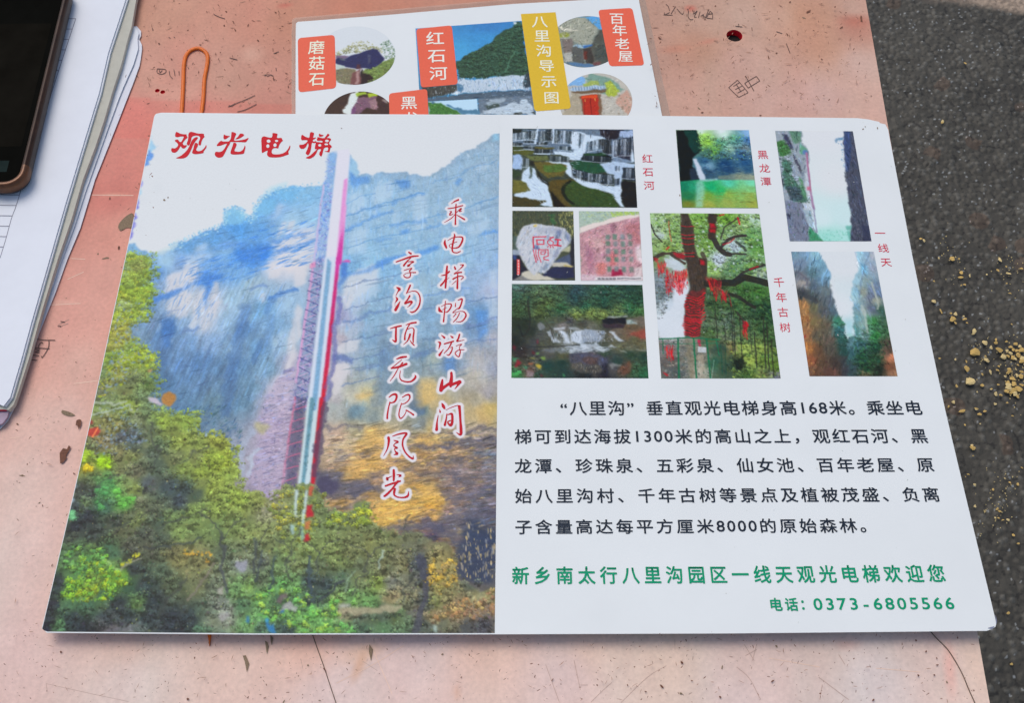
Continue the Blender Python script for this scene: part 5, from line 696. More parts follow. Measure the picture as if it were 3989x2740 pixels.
    strokes(R, Z, [('240,140 250,260 260,320', RD, 3, .7), ('850,110 870,170', RD, 7, .8), ('720,350 780,330 820,300', RD, 6, .6), ('960,570 1030,545', RD, 6, .7), ('220,390 240,370', RD, 7, .7), ('690,90 730,85', RD, 6, .8), ('770,790 800,900', RD, 3.4, .6)])
    for t, n in (('285,585 400,580 410,690 350,800 300,760', 90), ('200,560 300,600 290,760 215,790', 80), ('135,490 215,500 200,620 140,620', 40), ('570,650 705,655 700,760 660,860 600,740', 80), ('690,750 760,770 745,860 700,840', 30), ('895,1030 945,1040 935,1190 900,1150', 34), ('195,1250 290,1250 285,1390 215,1370', 44)):
        R.dabs(Z(t), n, (1.2, 5.0), [(205, 26, 36), (165, 22, 34), (224, 48, 48), (120, 24, 32)], .08, (7, 14), (78, 102), (.6, .95), soft=.4)
    R.dabs(Z('290,600 400,600 390,720 320,790'), 40, (1, 3.4), [(150, 20, 30), (225, 50, 50)], .1, (3, 6), (80, 100), (.5, .8))
    GN = (28, 104, 72)
    strokes(R, Z, [('150,1187 420,1178 690,1195', GN, 5, .95), ('160,1235 690,1225', GN, 2.6, .7), ('320,1190 330,1535', GN, 6.5, .95), ('460,1190 485,1535', GN, 6.5, .95), ('575,1190 610,1535', GN, 6.5, .95), ('660,1195 690,1340', GN, 4.5, .9), ('185,1190 190,1320', GN, 3.4, .8), ('620,1540 640,1380', (150, 185, 170), 2.4, .7), ('700,1240 720,1500', (30, 80, 60), 4, .7), ('740,1240 750,1500', (30, 70, 56), 4, .6)])
    R.poly(Z('498,1258 572,1262 572,1312 498,1308'), (178, 182, 190), .5)
def paint_gorge():
    Z = zz(3030, 950, 2.902)
    R = small('gorge', [(3081.7, 981), (3403.9, 981), (3496.2, 1466.9), (3153.4, 1466.9)], 8); q = quadpts(R); R.fill((204, 208, 218))
    R.grad(Z('590,300 900,300 850,1060 780,1060'), [(3270, 1000, 206, 208, 218), (3280, 1200, 205, 210, 220), (3310, 1290, 165, 200, 215), (3310, 1312, 140, 190, 190)], 4)
    lf = Z('100,40 440,40 530,220 590,330 600,480 620,620 680,800 750,900 760,1020 800,1100 850,1560 300,1560')
    keep = R.img.copy()
    R.base([(*Z('%f,%f' % (a, b))[0], *c) for a, b, c in ((180, 110, (110, 140, 160)), (300, 110, (120, 150, 180)), (430, 120, (140, 180, 200)), (250, 220, (112, 130, 155)), (450, 230, (110, 150, 175)), (550, 350, (125, 165, 195)), (260, 380, (105, 108, 120)), (400, 330, (82, 112, 125)), (500, 420, (100, 130, 155)), (280, 450, (150, 145, 145)), (400, 480, (80, 95, 110)), (540, 520, (98, 112, 120)), (280, 560, (62, 66, 72)), (400, 620, (72, 80, 84)), (560, 640, (90, 100, 112)),
        (290, 700, (165, 120, 78)), (400, 720, (95, 92, 72)), (530, 760, (84, 86, 90)), (620, 760, (80, 100, 115)), (310, 850, (160, 112, 72)), (420, 880, (112, 98, 70)), (560, 920, (92, 82, 72)), (680, 880, (60, 120, 95)), (700, 980, (50, 90, 95)), (320, 1020, (150, 105, 72)), (450, 1050, (88, 82, 70)), (580, 1080, (92, 82, 76)), (720, 1080, (44, 82, 76)), (350, 1180, (165, 108, 62)), (450, 1220, (98, 72, 56)), (600, 1200, (76, 72, 66)), (740, 1200, (40, 70, 66)), (370, 1320, (140, 84, 60)), (500, 1350, (84, 66, 54)), (650, 1350, (62, 54, 52)), (780, 1350, (56, 60, 66)), (400, 1460, (96, 70, 56)), (600, 1460, (88, 62, 56)), (800, 1460, (56, 58, 66)))], 3.2, 4)
    L = R.img.copy(); R.img = keep; b, m = R.mask(lf, .8, 3); R.put(b, m, L[b[2]:b[3], b[0]:b[1]])
    rt = Z('870,40 1110,40 1400,1560 800,1560 790,1110 850,1020 840,820 860,640 800,650 830,570 850,440 880,360 900,250 880,180')
    keep = R.img.copy()
    R.base([(*Z('%f,%f' % (a, b))[0], *c) for a, b, c in ((920, 110, (150, 190, 210)), (1000, 120, (130, 160, 190)), (1070, 130, (165, 170, 180)), (900, 250, (170, 200, 215)), (970, 280, (115, 165, 195)), (1060, 280, (140, 150, 170)), (900, 420, (150, 185, 205)), (1000, 430, (130, 150, 155)), (1090, 480, (110, 125, 150)), (880, 560, (140, 180, 200)), (960, 540, (140, 148, 140)), (1060, 600, (100, 108, 130)), (1150, 560, (95, 112, 138)), (1120, 640, (150, 155, 145)), (830, 600, (165, 195, 205)),
        (900, 720, (115, 150, 170)), (970, 760, (160, 172, 172)), (1060, 740, (92, 100, 120)), (1170, 750, (60, 90, 80)), (880, 850, (110, 150, 160)), (960, 900, (125, 150, 150)), (1080, 880, (60, 120, 70)), (1190, 900, (62, 90, 72)), (870, 1000, (80, 130, 130)), (970, 1030, (105, 130, 130)), (1100, 1040, (46, 110, 56)), (1220, 1020, (60, 92, 66)), (840, 1130, (80, 115, 125)), (950, 1150, (50, 86, 90)), (1100, 1160, (32, 66, 50)), (1240, 1120, (70, 62, 56)), (820, 1250, (56, 92, 96)), (950, 1280, (34, 66, 52)), (1100, 1300, (34, 60, 44)), (1230, 1220, (88, 70, 62)), (1280, 1280, (190, 120, 90)), (840, 1420, (52, 70, 76)), (1000, 1420, (30, 58, 42)), (1150, 1420, (30, 40, 34)), (1270, 1400, (110, 72, 56)), (1330, 1470, (150, 110, 84)), (1000, 1485, (90, 84, 60)))], 3.2, 4)
    L = R.img.copy(); R.img = keep; b, m = R.mask(rt, .8, 4); R.put(b, m, L[b[2]:b[3], b[0]:b[1]])
    R.dabs(lf, 620, (1.5, 8), None, .1, (5, 12), (55, 85), (.4, .85), soft=.4, mul=(.6, 1.35)); R.dabs(rt, 480, (1.5, 8), None, .1, (5, 12), (85, 115), (.4, .8), soft=.4, mul=(.7, 1.25)); R.clumps(Z('850,1060 1200,780 1280,1100 1150,1480 850,1480'), 120, (1.6, 3.8), R.img.copy(), 1.4, .5, (.5, 1.2), 12); R.clumps(Z('640,820 740,900 780,1150 660,1150'), 40, (1.6, 3.4), R.img.copy(), 1.3, .6, (.5, 1.1), 10)
    R.dabs(lf, 500, (.6, 2.6), None, .22, (1, 3), (60, 110), (.4, .8), .05); R.dabs(rt, 800, (.6, 2.4), None, .2, (1, 3), (50, 110), (.4, .8), .05)
    R.dabs(Z('840,1060 1200,800 1260,1100 1150,1450 850,1480'), 260, (.6, 2.2), [(40, 90, 50), (24, 54, 40), (60, 120, 64)], .1, (1, 2), (0, 180), (.3, .6)); R.dabs(Z('250,680 340,690 420,1480 350,1480'), 150, (.6, 2.4), [(175, 125, 72), (140, 90, 60), (110, 80, 60)], .1, (1, 3), (60, 110), (.4, .7))
    strokes(R, Z, [('1060,440 1100,560 1140,700 1130,740', (165, 172, 165), 8, .7), ('950,700 980,780 1000,900 1010,1000', (170, 182, 180), 9, .6), ('190,330 230,320 330,400 330,470', (90, 90, 105), 8, .5), ('215,540 330,600 400,620 430,660', (56, 60, 68), 18, .6), ('1040,100 990,230 940,440 920,620', (110, 130, 160), 5, .5), ('300,1060 310,1040', (140, 40, 50), 6, .7)])
def streaky(R, f, rows):
    for t, n, cols, size, ang in rows: R.dabs(f(t), n, size, cols, .06, (4, 9), ang, (.25, .6))
for fn in (paint_falls, paint_pool, paint_gap, paint_stone, paint_tablet, paint_river, paint_tree, paint_gorge): fn()
def finish(R, am):
    R.grain(R.quad, am, (1.8, 1.8), tint=.3); R.grain(R.quad, am, (.6, .6), tint=.3)
for k, am in (('falls', .07), ('pool', .05), ('gap', .03), ('stone', .05), ('tablet', .06), ('river', .06), ('tree', .08), ('gorge', .04)): finish(PIC[k], am)
# ---------------------------------------------------------------- pictures on the guide card behind
def paint_back():
    Z = zz(1150, 120, 4.693); Y = zz(1600, 60, 3.99); X = zz(2000, 0, 3.47); V = zz(1100, 0, 1.9367)
    R = small('rock', [(1280, 120), (1545, 120), (1545, 335), (1280, 335)], 21, on_back); q = quadpts(R); R.fill((200, 205, 216))
    R.dabs(Z('740,400 1100,180 1320,180 1500,280 1600,300 1600,400 1000,400 740,480'), 260, (.6, 2.2), [(150, 152, 120), (120, 125, 95), (175, 175, 150), (160, 160, 110)], .1, (1, 2), (0, 180), (.4, .8))
    R.dabs(Z('1560,220 1700,160 1840,360 1830,560 1640,560 1600,400'), 200, (.6, 2), [(86, 116, 96), (70, 100, 80), (120, 145, 120), (150, 165, 140)], .1, (1, 2), (0, 180), (.5, .9))
    R.poly(Z('1240,720 1640,560 1840,480 1800,640 1650,820 1400,960 1240,960'), (110, 128, 72), 1, 3); R.poly(Z('740,680 1100,700 1200,980 900,980 740,900'), (118, 112, 90), 1, 3)
    R.dabs(Z('1240,720 1640,560 1840,480 1800,640 1650,820 1400,960 740,980 740,700'), 420, (.5, 2), None, .3, (1, 2), (0, 180), (.4, .8), .08)
    many(R, Z, [('1000,900 1060,760 1180,700 1240,960 1160,990 1000,985', (112, 72, 72)), ('1120,720 1180,740 1160,960 1110,960', (160, 125, 125)), ('1200,700 1280,780 1380,820 1440,860 1300,960 1200,985', (44, 30, 34)), ('750,440 1000,460 900,520 740,520', (110, 92, 120)), ('740,520 800,490 900,520 1000,460 1200,400 1400,330 1480,320 1540,380 1600,460 1640,500 1640,540 1540,610 1400,680 1280,690 1100,690 900,660 820,620 740,590', (42, 44, 86)), ('740,600 900,640 880,700 750,680', (170, 185, 180), {'a': .7}), ('1330,440 1380,430 1370,560 1330,620', (90, 92, 110), {'a': .6}), ('1110,600 1190,620 1200,700 1110,700', (80, 46, 56)),
        ('810,490 960,520 900,540 820,530', (110, 120, 110), {'a': .6})])
    R.dabs(Z('740,520 1400,330 1640,500 1400,680 820,620'), 140, (.6, 2.4), [(34, 36, 72), (60, 64, 110), (40, 34, 60)], .1, (2, 4), (0, 40), (.3, .7))
    R.clumps(Z('1240,720 1640,560 1840,480 1800,640 1650,820 1400,960 1240,960'), 50, (1.4, 3), R.img.copy(), 1.3, .6, (.5, 1), 10); R.clumps(Z('760,420 1100,240 1500,300 1500,330 1000,400'), 30, (1.4, 3), np.broadcast_to(np.array([.58, .58, .46]), R.img.shape), 1.2, .7, (.5, 1), 10)
    R = small('cave', [(1265, 350), (1530, 350), (1530, 462), (1265, 462)], 22, on_back); R.fill((62, 44, 40))
    many(R, Z, [('1000,1150 1160,1110 1140,1300 1020,1540 880,1500 880,1440 960,1340', (205, 212, 216)), ('1100,1150 1300,1110 1320,1160 1240,1170 1130,1210', (150, 175, 60)), ('1330,1140 1490,1120 1500,1190 1400,1210 1330,1250', (160, 180, 50)), ('1160,1230 1500,1190 1500,1440 1300,1400 1160,1520 1030,1520 1050,1420', (116, 84, 104)), ('1500,1170 1720,1260 1720,1560 1500,1560', (62, 42, 42)), ('1600,1240 1720,1240 1700,1320 1600,1310', (165, 150, 148), {'a': .7, 'wob': 3}), ('1350,1280 1500,1240 1500,1400 1400,1440', (156, 124, 128), {'a': .7, 'wob': 3}), ('1020,1440 1100,1380 1110,1520 1020,1540', (110, 70, 112))])
    R.dabs(Z('1030,1200 1720,1200 1720,1560 1030,1560'), 240, (.5, 2), None, .35, (1, 2.4), (0, 180), (.4, .8), .08); R.dabs(Z('600,1200 1000,1150 960,1340 880,1500 600,1560'), 80, (.6, 2.4), [(74, 52, 42), (40, 30, 30)], .1, (1, 3), (0, 180), (.3, .6))
    R = small('valley', [(1618, 110), (2060, 78), (2090, 470), (1640, 470)], 23, on_back)
    R.grad(quadpts(R), [(1750, 110, 62, 130, 190), (1900, 90, 58, 120, 185), (1780, 200, 70, 150, 205), (1900, 160, 62, 138, 198), (2050, 200, 60, 120, 180), (1700, 400, 60, 120, 160)], .3)
    many(R, Y, [('700,710 800,670 900,600 1060,510 1240,400 1260,350 1400,260 1580,160 1640,110 1720,100 1870,1000 1500,960 1400,930 1100,970 900,970 730,980', (50, 76, 62), {'wob': 4}), ('1590,90 1640,100 1650,140 1600,140', (190, 200, 210))])
    R.dabs(Y('720,740 900,620 1240,420 1600,180 1720,120 1860,960 740,960'), 800, (.6, 2.4), [(44, 70, 52), (62, 92, 62), (34, 54, 50), (50, 92, 74), (40, 50, 44)], .14, (1, 2), (0, 180), (.4, .8)); R.clumps(Y('730,740 900,620 1240,420 1600,180 1720,120 1860,930 740,950'), 300, (1.6, 4), R.img.copy(), 1.4, .6, (.5, 1.1), 12); R.line(Y('1620,560 1540,700 1480,880'), (80, 125, 105), 7, .6, 1.4, 2)
    many(R, Y, [('160,1100 720,1080 740,1180 500,1250 270,1280 180,1130', (66, 66, 64)), ('730,980 900,1000 1100,980 1400,950 1600,920 1860,940 1870,1140 1500,1160 1100,1180 760,1220 600,1230 720,1160', (178, 192, 212), {'wob': 3}), ('720,1060 820,1080 830,1160 730,1180', (70, 112, 150)), ('1780,900 1860,880 1880,1120 1740,1110', (52, 62, 70)), ('270,1290 760,1230 1100,1190 1870,1150 1900,1300 1050,1300 270,1340', (74, 90, 108)), ('1040,1300 1900,1240 1930,1545 1060,1545', (98, 112, 130)),
        ('1060,1540 1200,1480 1500,1400 1800,1300 1900,1420 1930,1545', (176, 190, 208), {'wob': 4}), ('1160,1400 1250,1340 1390,1350 1390,1430 1200,1470', (62, 74, 72), {'wob': 3}), ('1180,1340 1240,1300 1500,1300 1480,1340 1200,1400', (165, 180, 198), {'a': .7, 'wob': 3}), ('1600,1500 1700,1490 1720,1545 1580,1545', (58, 66, 66), {'wob': 3}), ('1860,1500 1930,1480 1935,1545', (50, 56, 58))])
    R.dabs(Y('180,1110 720,1100 720,1200 280,1280'), 140, (.6, 2.2), [(150, 155, 160), (40, 44, 44), (70, 80, 66)], .1, (2, 4), (70, 100), (.4, .8)); R.dabs(Y('740,960 1860,920 1870,1160 760,1210'), 260, (.6, 2.4), [(205, 214, 228), (140, 165, 190), (92, 130, 150)], .08, (1, 3), (40, 110), (.3, .6)); R.dabs(Y('1050,1200 1900,1180 1930,1540 1060,1540'), 340, (.6, 2.2), [(60, 74, 96), (140, 156, 176), (190, 200, 214), (84, 98, 112)], .1, (2, 4), (-10, 40), (.3, .7))
    R.dabs(Y('740,960 1860,920 1870,1160 760,1210'), 240, (1, 5), None, .1, (3, 8), (60, 110), (.4, .8), soft=.5, mul=(.7, 1.15)); R.dabs(Y('270,1230 1900,1160 1930,1545 300,1545'), 260, (1, 5), None, .1, (4, 9), (-6, 14), (.4, .8), soft=.5, mul=(.6, 1.4)); R.dabs(Y('170,1100 720,1090 720,1230 280,1290'), 90, (1, 4), None, .1, (4, 9), (75, 100), (.4, .9), soft=.5, mul=(.4, 1.8))
    many(R, Y, [('275,1340 1030,1298 1050,1545 280,1545', (176, 206, 232), {'wob': 0, 'soft': .4}), ('275,1360 420,1360 560,1420 680,1470 800,1545 280,1545', (62, 110, 54), {'wob': 3}), ('550,1400 600,1380 660,1440 760,1450 820,1480 900,1470 1000,1470 1040,1490 1050,1545 800,1545 680,1470', (74, 118, 150), {'wob': 3}), ('340,1330 380,1350 360,1380 330,1370', (60, 100, 130))])
    R.dabs(Y('280,1370 450,1370 780,1540 280,1540'), 160, (.5, 1.8), [(80, 135, 60), (44, 84, 44), (100, 150, 80)], .1, (1, 2), (0, 180), (.4, .8))
    R = small('house', [(2165, 58), (2385, 58), (2385, 265), (2165, 265)], 24, on_back); R.fill((120, 128, 122))
    many(R, X, [('780,230 1150,215 1200,400 1130,380 1060,290 960,240', (86, 150, 208)), ('590,300 720,240 960,240 1060,290 1140,380 1060,580 900,590 800,560 640,520 610,400', (150, 152, 142), {'wob': 3}), ('600,360 820,390 900,420 780,420 620,400', (195, 192, 180), {'wob': 2}), ('620,440 750,440 750,490 640,510', (140, 148, 66), {'wob': 2}), ('640,530 800,520 810,720 680,720', (116, 106, 104), {'wob': 2}), ('670,710 790,690 790,830 690,830', (165, 165, 162)), ('1160,400 1250,380 1300,850 1120,880 1040,620 1080,560', (78, 80, 76)), ('800,620 840,600 1050,600 960,650 850,650', (150, 175, 195)), ('940,620 1070,590 1060,620 950,655', (50, 96, 160)),
        ('790,640 850,620 930,660 960,860 790,840', (84, 86, 86)), ('930,660 1050,640 1110,860 1000,870', (62, 56, 54)), ('945,690 985,690 1000,820 950,800', (96, 48, 42)), ('690,830 960,860 1150,880 1000,910 800,900', (80, 112, 150), {'wob': 2}), ('1080,840 1180,830 1170,880 1090,880', (110, 70, 74)), ('1100,640 1240,600 1290,840 1110,800', (70, 76, 74), {'a': .7})])
    R.dabs(X('600,240 1290,240 1290,880 690,880'), 260, (1, 5), None, .1, (3, 8), (20, 110), (.4, .8), soft=.4, mul=(.55, 1.35))
    R.dabs(X('600,250 1140,250 1100,560 640,560'), 220, (.6, 2.4), [(120, 125, 116), (180, 178, 166), (100, 108, 98), (150, 150, 140)], .1, (1, 3), (20, 110), (.4, .8)); R.dabs(X('640,560 1290,500 1290,880 690,880'), 160, (.6, 2), None, .3, (1, 2.4), (0, 180), (.4, .8), .05)
    R = small('gate', [(2165, 285), (2470, 285), (2470, 458), (2165, 458)], 25, on_back); R.fill((176, 172, 168))
    many(R, X, [('740,1120 900,1030 980,1050 940,1150 740,1160', (120, 165, 215)), ('960,1040 1060,990 1300,1040 1500,1200 1300,1300 1000,1180', (118, 148, 140), {'wob': 3}), ('930,1130 1030,1080 1150,1090 1170,1160 940,1170', (150, 165, 92), {'wob': 3}), ('1220,1120 1300,1080 1440,1220 1380,1290 1270,1310', (158, 172, 70), {'wob': 3}), ('1380,1350 1530,1210 1600,1340 1600,1500 1560,1560 1400,1400', (186, 148, 136), {'wob': 2}), ('740,1200 880,1170 1220,1150 1250,1210 800,1240', (160, 180, 205)),
        ('780,1230 1250,1200 1250,1250 780,1260', (104, 84, 66)), ('780,1250 900,1260 920,1560 640,1560 700,1480', (160, 150, 135), {'wob': 2}), ('890,1290 1180,1270 1200,1560 940,1560', (116, 90, 72)), ('920,1290 1140,1280 1160,1560 950,1560', (168, 44, 32)), ('920,1290 1130,1282 1135,1325 925,1330', (205, 72, 36))])
    R.dabs(X('640,1000 1600,1000 1600,1560 640,1560'), 260, (1, 4), None, .1, (3, 8), (0, 100), (.4, .8), soft=.4, mul=(.7, 1.25))
    strokes(R, X, [('%d,1170 %d,1215' % (x, x+8), (96, 124, 160), 3, .8) for x in range(800, 1220, 38)]+[('1040,1330 1060,1560', (110, 24, 22), 3, .9), ('965,1340 970,1370', (210, 170, 80), 3, .9), ('1100,1330 1105,1360', (210, 170, 80), 3, .9), ('960,1330 960,1560', (120, 30, 26), 2, .7)])
    R.dabs(X('1180,1270 1600,1300 1560,1560 1200,1560'), 200, (.6, 2.4), [(190, 186, 178), (150, 145, 138), (176, 160, 150), (130, 118, 104)], .08, (1, 3), (-10, 50), (.4, .8)); R.dabs(X('940,1040 1480,1060 1440,1280 1240,1180 940,1150'), 160, (.6, 2), None, .25, (1, 2), (0, 180), (.4, .8), .08)
    R.dabs(X('640,1280 900,1270 930,1560 640,1560'), 80, (.6, 2.2), None, .25, (1, 3), (-10, 20), (.4, .8), .04)
paint_back()
for k in ('rock', 'cave', 'valley', 'house', 'gate'): finish(PIC[k], .03)
# ================================================================ geometry
COL = bpy.context.scene.collection
WREF = lin(np.array([208, 211, 220])/255)
def ink(c):
    """printed colour as read in the photograph (white paper = 208,211,220) -> linear base colour"""
    return np.clip(0.80*lin(np.clip(np.asarray(c, float), 0, 1))/WREF*np.array([0.975, 1.02, 1.0]), 0.004, 0.9)
def ink8(*c): return tuple(ink(np.array(c)/255))+(1,)
def tag(o, label=None, cat=None, group=None, kind=None):
    if label: o['label'] = label
    if cat: o['category'] = cat
    if group: o['group'] = group
    if kind: o['kind'] = kind
    return o
def thing(name, loc, label, cat, group=None):
    o = bpy.data.objects.new(name, None); COL.objects.link(o); o.location = loc; o.empty_display_size = 0.01
    return tag(o, label, cat, group)
def wpos(o):
    p = np.zeros(3)
    while o is not None: p += np.array(o.location); o = o.parent
    return p
def mesh(name, V, F, mat, parent=None, origin=None, smooth=False, colors=None):
    V = np.asarray(V, float).reshape(-1, 3)
    o_w = np.array(origin if origin is not None else (wpos(parent) if parent is not None else V.mean(0)), float)
    me = bpy.data.meshes.new(name); L = V-o_w
    if isinstance(F, np.ndarray):
        n = len(F); k = F.shape[1]
        me.vertices.add(len(L)); me.vertices.foreach_set('co', L.astype(np.float32).ravel())
        me.loops.add(n*k); me.loops.foreach_set('vertex_index', F.astype(np.int32).ravel())
        me.polygons.add(n); me.polygons.foreach_set('loop_start', (np.arange(n)*k).astype(np.int32)); me.polygons.foreach_set('loop_total', np.full(n, k, np.int32))
        me.update(calc_edges=True)
    else:
        me.from_pydata([tuple(v) for v in L], [], [tuple(int(i) for i in f) for f in F]); me.update()
    if colors is not None:
        at_ = me.color_attributes.new('ink', 'FLOAT_COLOR', 'POINT')
        at_.data.foreach_set('color', np.concatenate([colors, np.ones((len(colors), 1))], 1).astype(np.float32).ravel())
    if smooth: me.polygons.foreach_set('use_smooth', np.ones(len(me.polygons), bool))
    me.materials.append(mat)
    o = bpy.data.objects.new(name, me); COL.objects.link(o)
    if parent is not None: o.parent = parent; o.location = o_w-wpos(parent)
    else: o.location = o_w
    return o
# ---------------------------------------------------------------- materials
def nmat(name):
    m = bpy.data.materials.new(name); m.use_nodes = True; nt = m.node_tree
    return m, nt, nt.nodes['Principled BSDF']
def noise(nt, scale, detail=4, rough=0.6, coord='Object'):
    tc = nt.nodes.new('ShaderNodeTexCoord'); n = nt.nodes.new('ShaderNodeTexNoise')
    n.inputs['Scale'].default_value = scale; n.inputs['Detail'].default_value = detail; n.inputs['Roughness'].default_value = rough
    nt.links.new(tc.outputs[coord], n.inputs['Vector']); return n
def bump(nt, b, src, strength, dist):
    bp = nt.nodes.new('ShaderNodeBump'); bp.inputs['Strength'].default_value = strength; bp.inputs['Distance'].default_value = dist
    nt.links.new(src, bp.inputs['Height']); nt.links.new(bp.outputs['Normal'], b.inputs['Normal'])
def mix_noise(nt, b, base, scale, amt, detail=5, attr=None):
    """base colour (or colour attribute) gently varied by noise"""
    n = noise(nt, scale, detail); mr = nt.nodes.new('ShaderNodeMapRange')
    mr.inputs['From Min'].default_value = 0.3; mr.inputs['From Max'].default_value = 0.7; mr.inputs['To Min'].default_value = 1-amt; mr.inputs['To Max'].default_value = 1+amt*0.6
    nt.links.new(n.outputs['Fac'], mr.inputs['Value'])
    mx = nt.nodes.new('ShaderNodeMix'); mx.data_type = 'RGBA'; mx.blend_type = 'MULTIPLY'; mx.inputs['Factor'].default_value = 1
    if attr:
        a = nt.nodes.new('ShaderNodeAttribute'); a.attribute_name = attr; nt.links.new(a.outputs['Color'], mx.inputs['A'])
    else: mx.inputs['A'].default_value = base
    nt.links.new(mr.outputs['Result'], mx.inputs['B']); nt.links.new(mx.outputs['Result'], b.inputs['Base Color'])
    return n
def surf(name, base, rough=0.5, spec=0.4, scale=300, amt=0.06, bs=None, metal=0.0, attr=None, detail=5):
    m, nt, b = nmat(name); b.inputs['Roughness'].default_value = rough; b.inputs['Specular IOR Level'].default_value = spec; b.inputs['Metallic'].default_value = metal
    n = mix_noise(nt, b, base, scale, amt, detail, attr)
    if bs: bump(nt, b, n.outputs['Fac'], bs[0], bs[1])
    return m
LAM = dict(rough=0.4, spec=0.09)
M = {}
M['print'] = surf('laminated_print', None, scale=900, amt=0.03, attr='ink', **LAM)
M['white'] = surf('laminated_white', ink8(208, 211, 220), scale=22, amt=0.03, **LAM)
M['sheet_edge'] = surf('plastic_edge', ink8(185, 186, 190), 0.4, 0.3, 200, 0.1)
def flat_ink(name, *c, **k): return surf(name, ink8(*c), scale=700, amt=0.05, **{**LAM, **k})
M['title_red'] = flat_ink('title_red', 186, 14, 34); M['verse_red'] = flat_ink('verse_red', 178, 22, 40); M['caption_red'] = flat_ink('caption_red', 196, 44, 72)
M['grime'] = flat_ink('grime', 182, 184, 186)
M['body_ink'] = flat_ink('body_ink', 34, 42, 56); M['green_ink'] = flat_ink('green_ink', 14, 138, 104); M['tag_orange'] = flat_ink('tag_orange', 216, 96, 76); M['tag_yellow'] = flat_ink('tag_yellow', 206, 170, 52)
M['letter_white'] = flat_ink('letter_white', 222, 218, 216)
M['letter_cream'] = flat_ink('letter_cream', 228, 222, 206)
M['board'] = surf('painted_board', None, 0.55, 0.3, 500, 0.10, (0.25, 0.0004), attr='ink')
M['board_side'] = surf('board_side', ink8(205, 150, 130), 0.6, 0.3, 120, 0.2)
M['hole_red'] = surf('hole_red', (0.72, 0.015, 0.03, 1), 0.5, 0.3, 300, 0.2)
M['hole_dark'] = surf('hole_dark', (0.02, 0.018, 0.016, 1), 0.8, 0.2, 300, 0.2)
M['steel'] = surf('leg_steel', (0.25, 0.25, 0.26, 1), 0.4, 0.5, 60, 0.15, metal=0.8)
M['chip'] = surf('chipped_brown', ink8(112, 76, 64), 0.75, 0.15, 900, 0.35)
M['chip_grey'] = surf('chipped_grey', ink8(130, 112, 96), 0.8, 0.15, 2500, 0.4)
M['pencil'] = surf('pencil_grey', ink8(92, 74, 72), 0.7, 0.15, 2200, 0.35)
M['rub'] = surf('rubbed_brown', ink8(160, 122, 108), 0.7, 0.15, 1500, 0.4)
M['faint'] = surf('faint_scratch', ink8(172, 146, 140), 0.7, 0.15, 900, 0.2)
M['scratch_pale'] = surf('scratch_pale', ink8(222, 190, 176), 0.6, 0.2, 900, 0.1)
M['pen_line'] = surf('hair_line', ink8(96, 80, 74), 0.6, 0.2, 900, 0.2)
M['paper'] = surf('paper', ink8(209, 211, 226), 0.85, 0.1, 60, 0.03, (0.15, 0.0002))
M['paper_low'] = surf('paper_low', ink8(206, 206, 222), 0.85, 0.1, 60, 0.04)
M['rule'] = surf('printed_rule', ink8(122, 120, 138), 0.85, 0.1, 900, 0.1)
M['card_grey'] = surf('grey_card', ink8(176, 173, 168), 0.8, 0.15, 150, 0.08)
M['band'] = surf('orange_rubber', ink8(206, 98, 12), 0.45, 0.4, 400, 0.12)
M['glass'] = surf('screen_glass', (0.006, 0.006, 0.005, 1), 0.12, 0.0, 30, 0.3); M['glass'].node_tree.nodes['Principled BSDF'].inputs['IOR'].default_value = 1.15
M['case'] = surf('bronze_case', (0.040, 0.018, 0.010, 1), 0.4, 0.3, 90, 0.5, metal=0.2)
M['case_side'] = surf('case_side', (0.055, 0.040, 0.034, 1), 0.45, 0.3, 70, 0.35)
M['corner'] = surf('case_corner', (0.13, 0.05, 0.018, 1), 0.3, 0.5, 120, 0.6, metal=0.3)
M['red_trim'] = surf('red_trim', ink8(170, 40, 62), 0.6, 0.2, 200, 0.15)
def film(name, col, alpha):
    m = surf(name, col, 0.22, 0.4, 80, 0.1); m.node_tree.nodes['Principled BSDF'].inputs['Alpha'].default_value = alpha; return m
M['film'] = film('clear_laminate', ink8(176, 160, 152), 0.38)
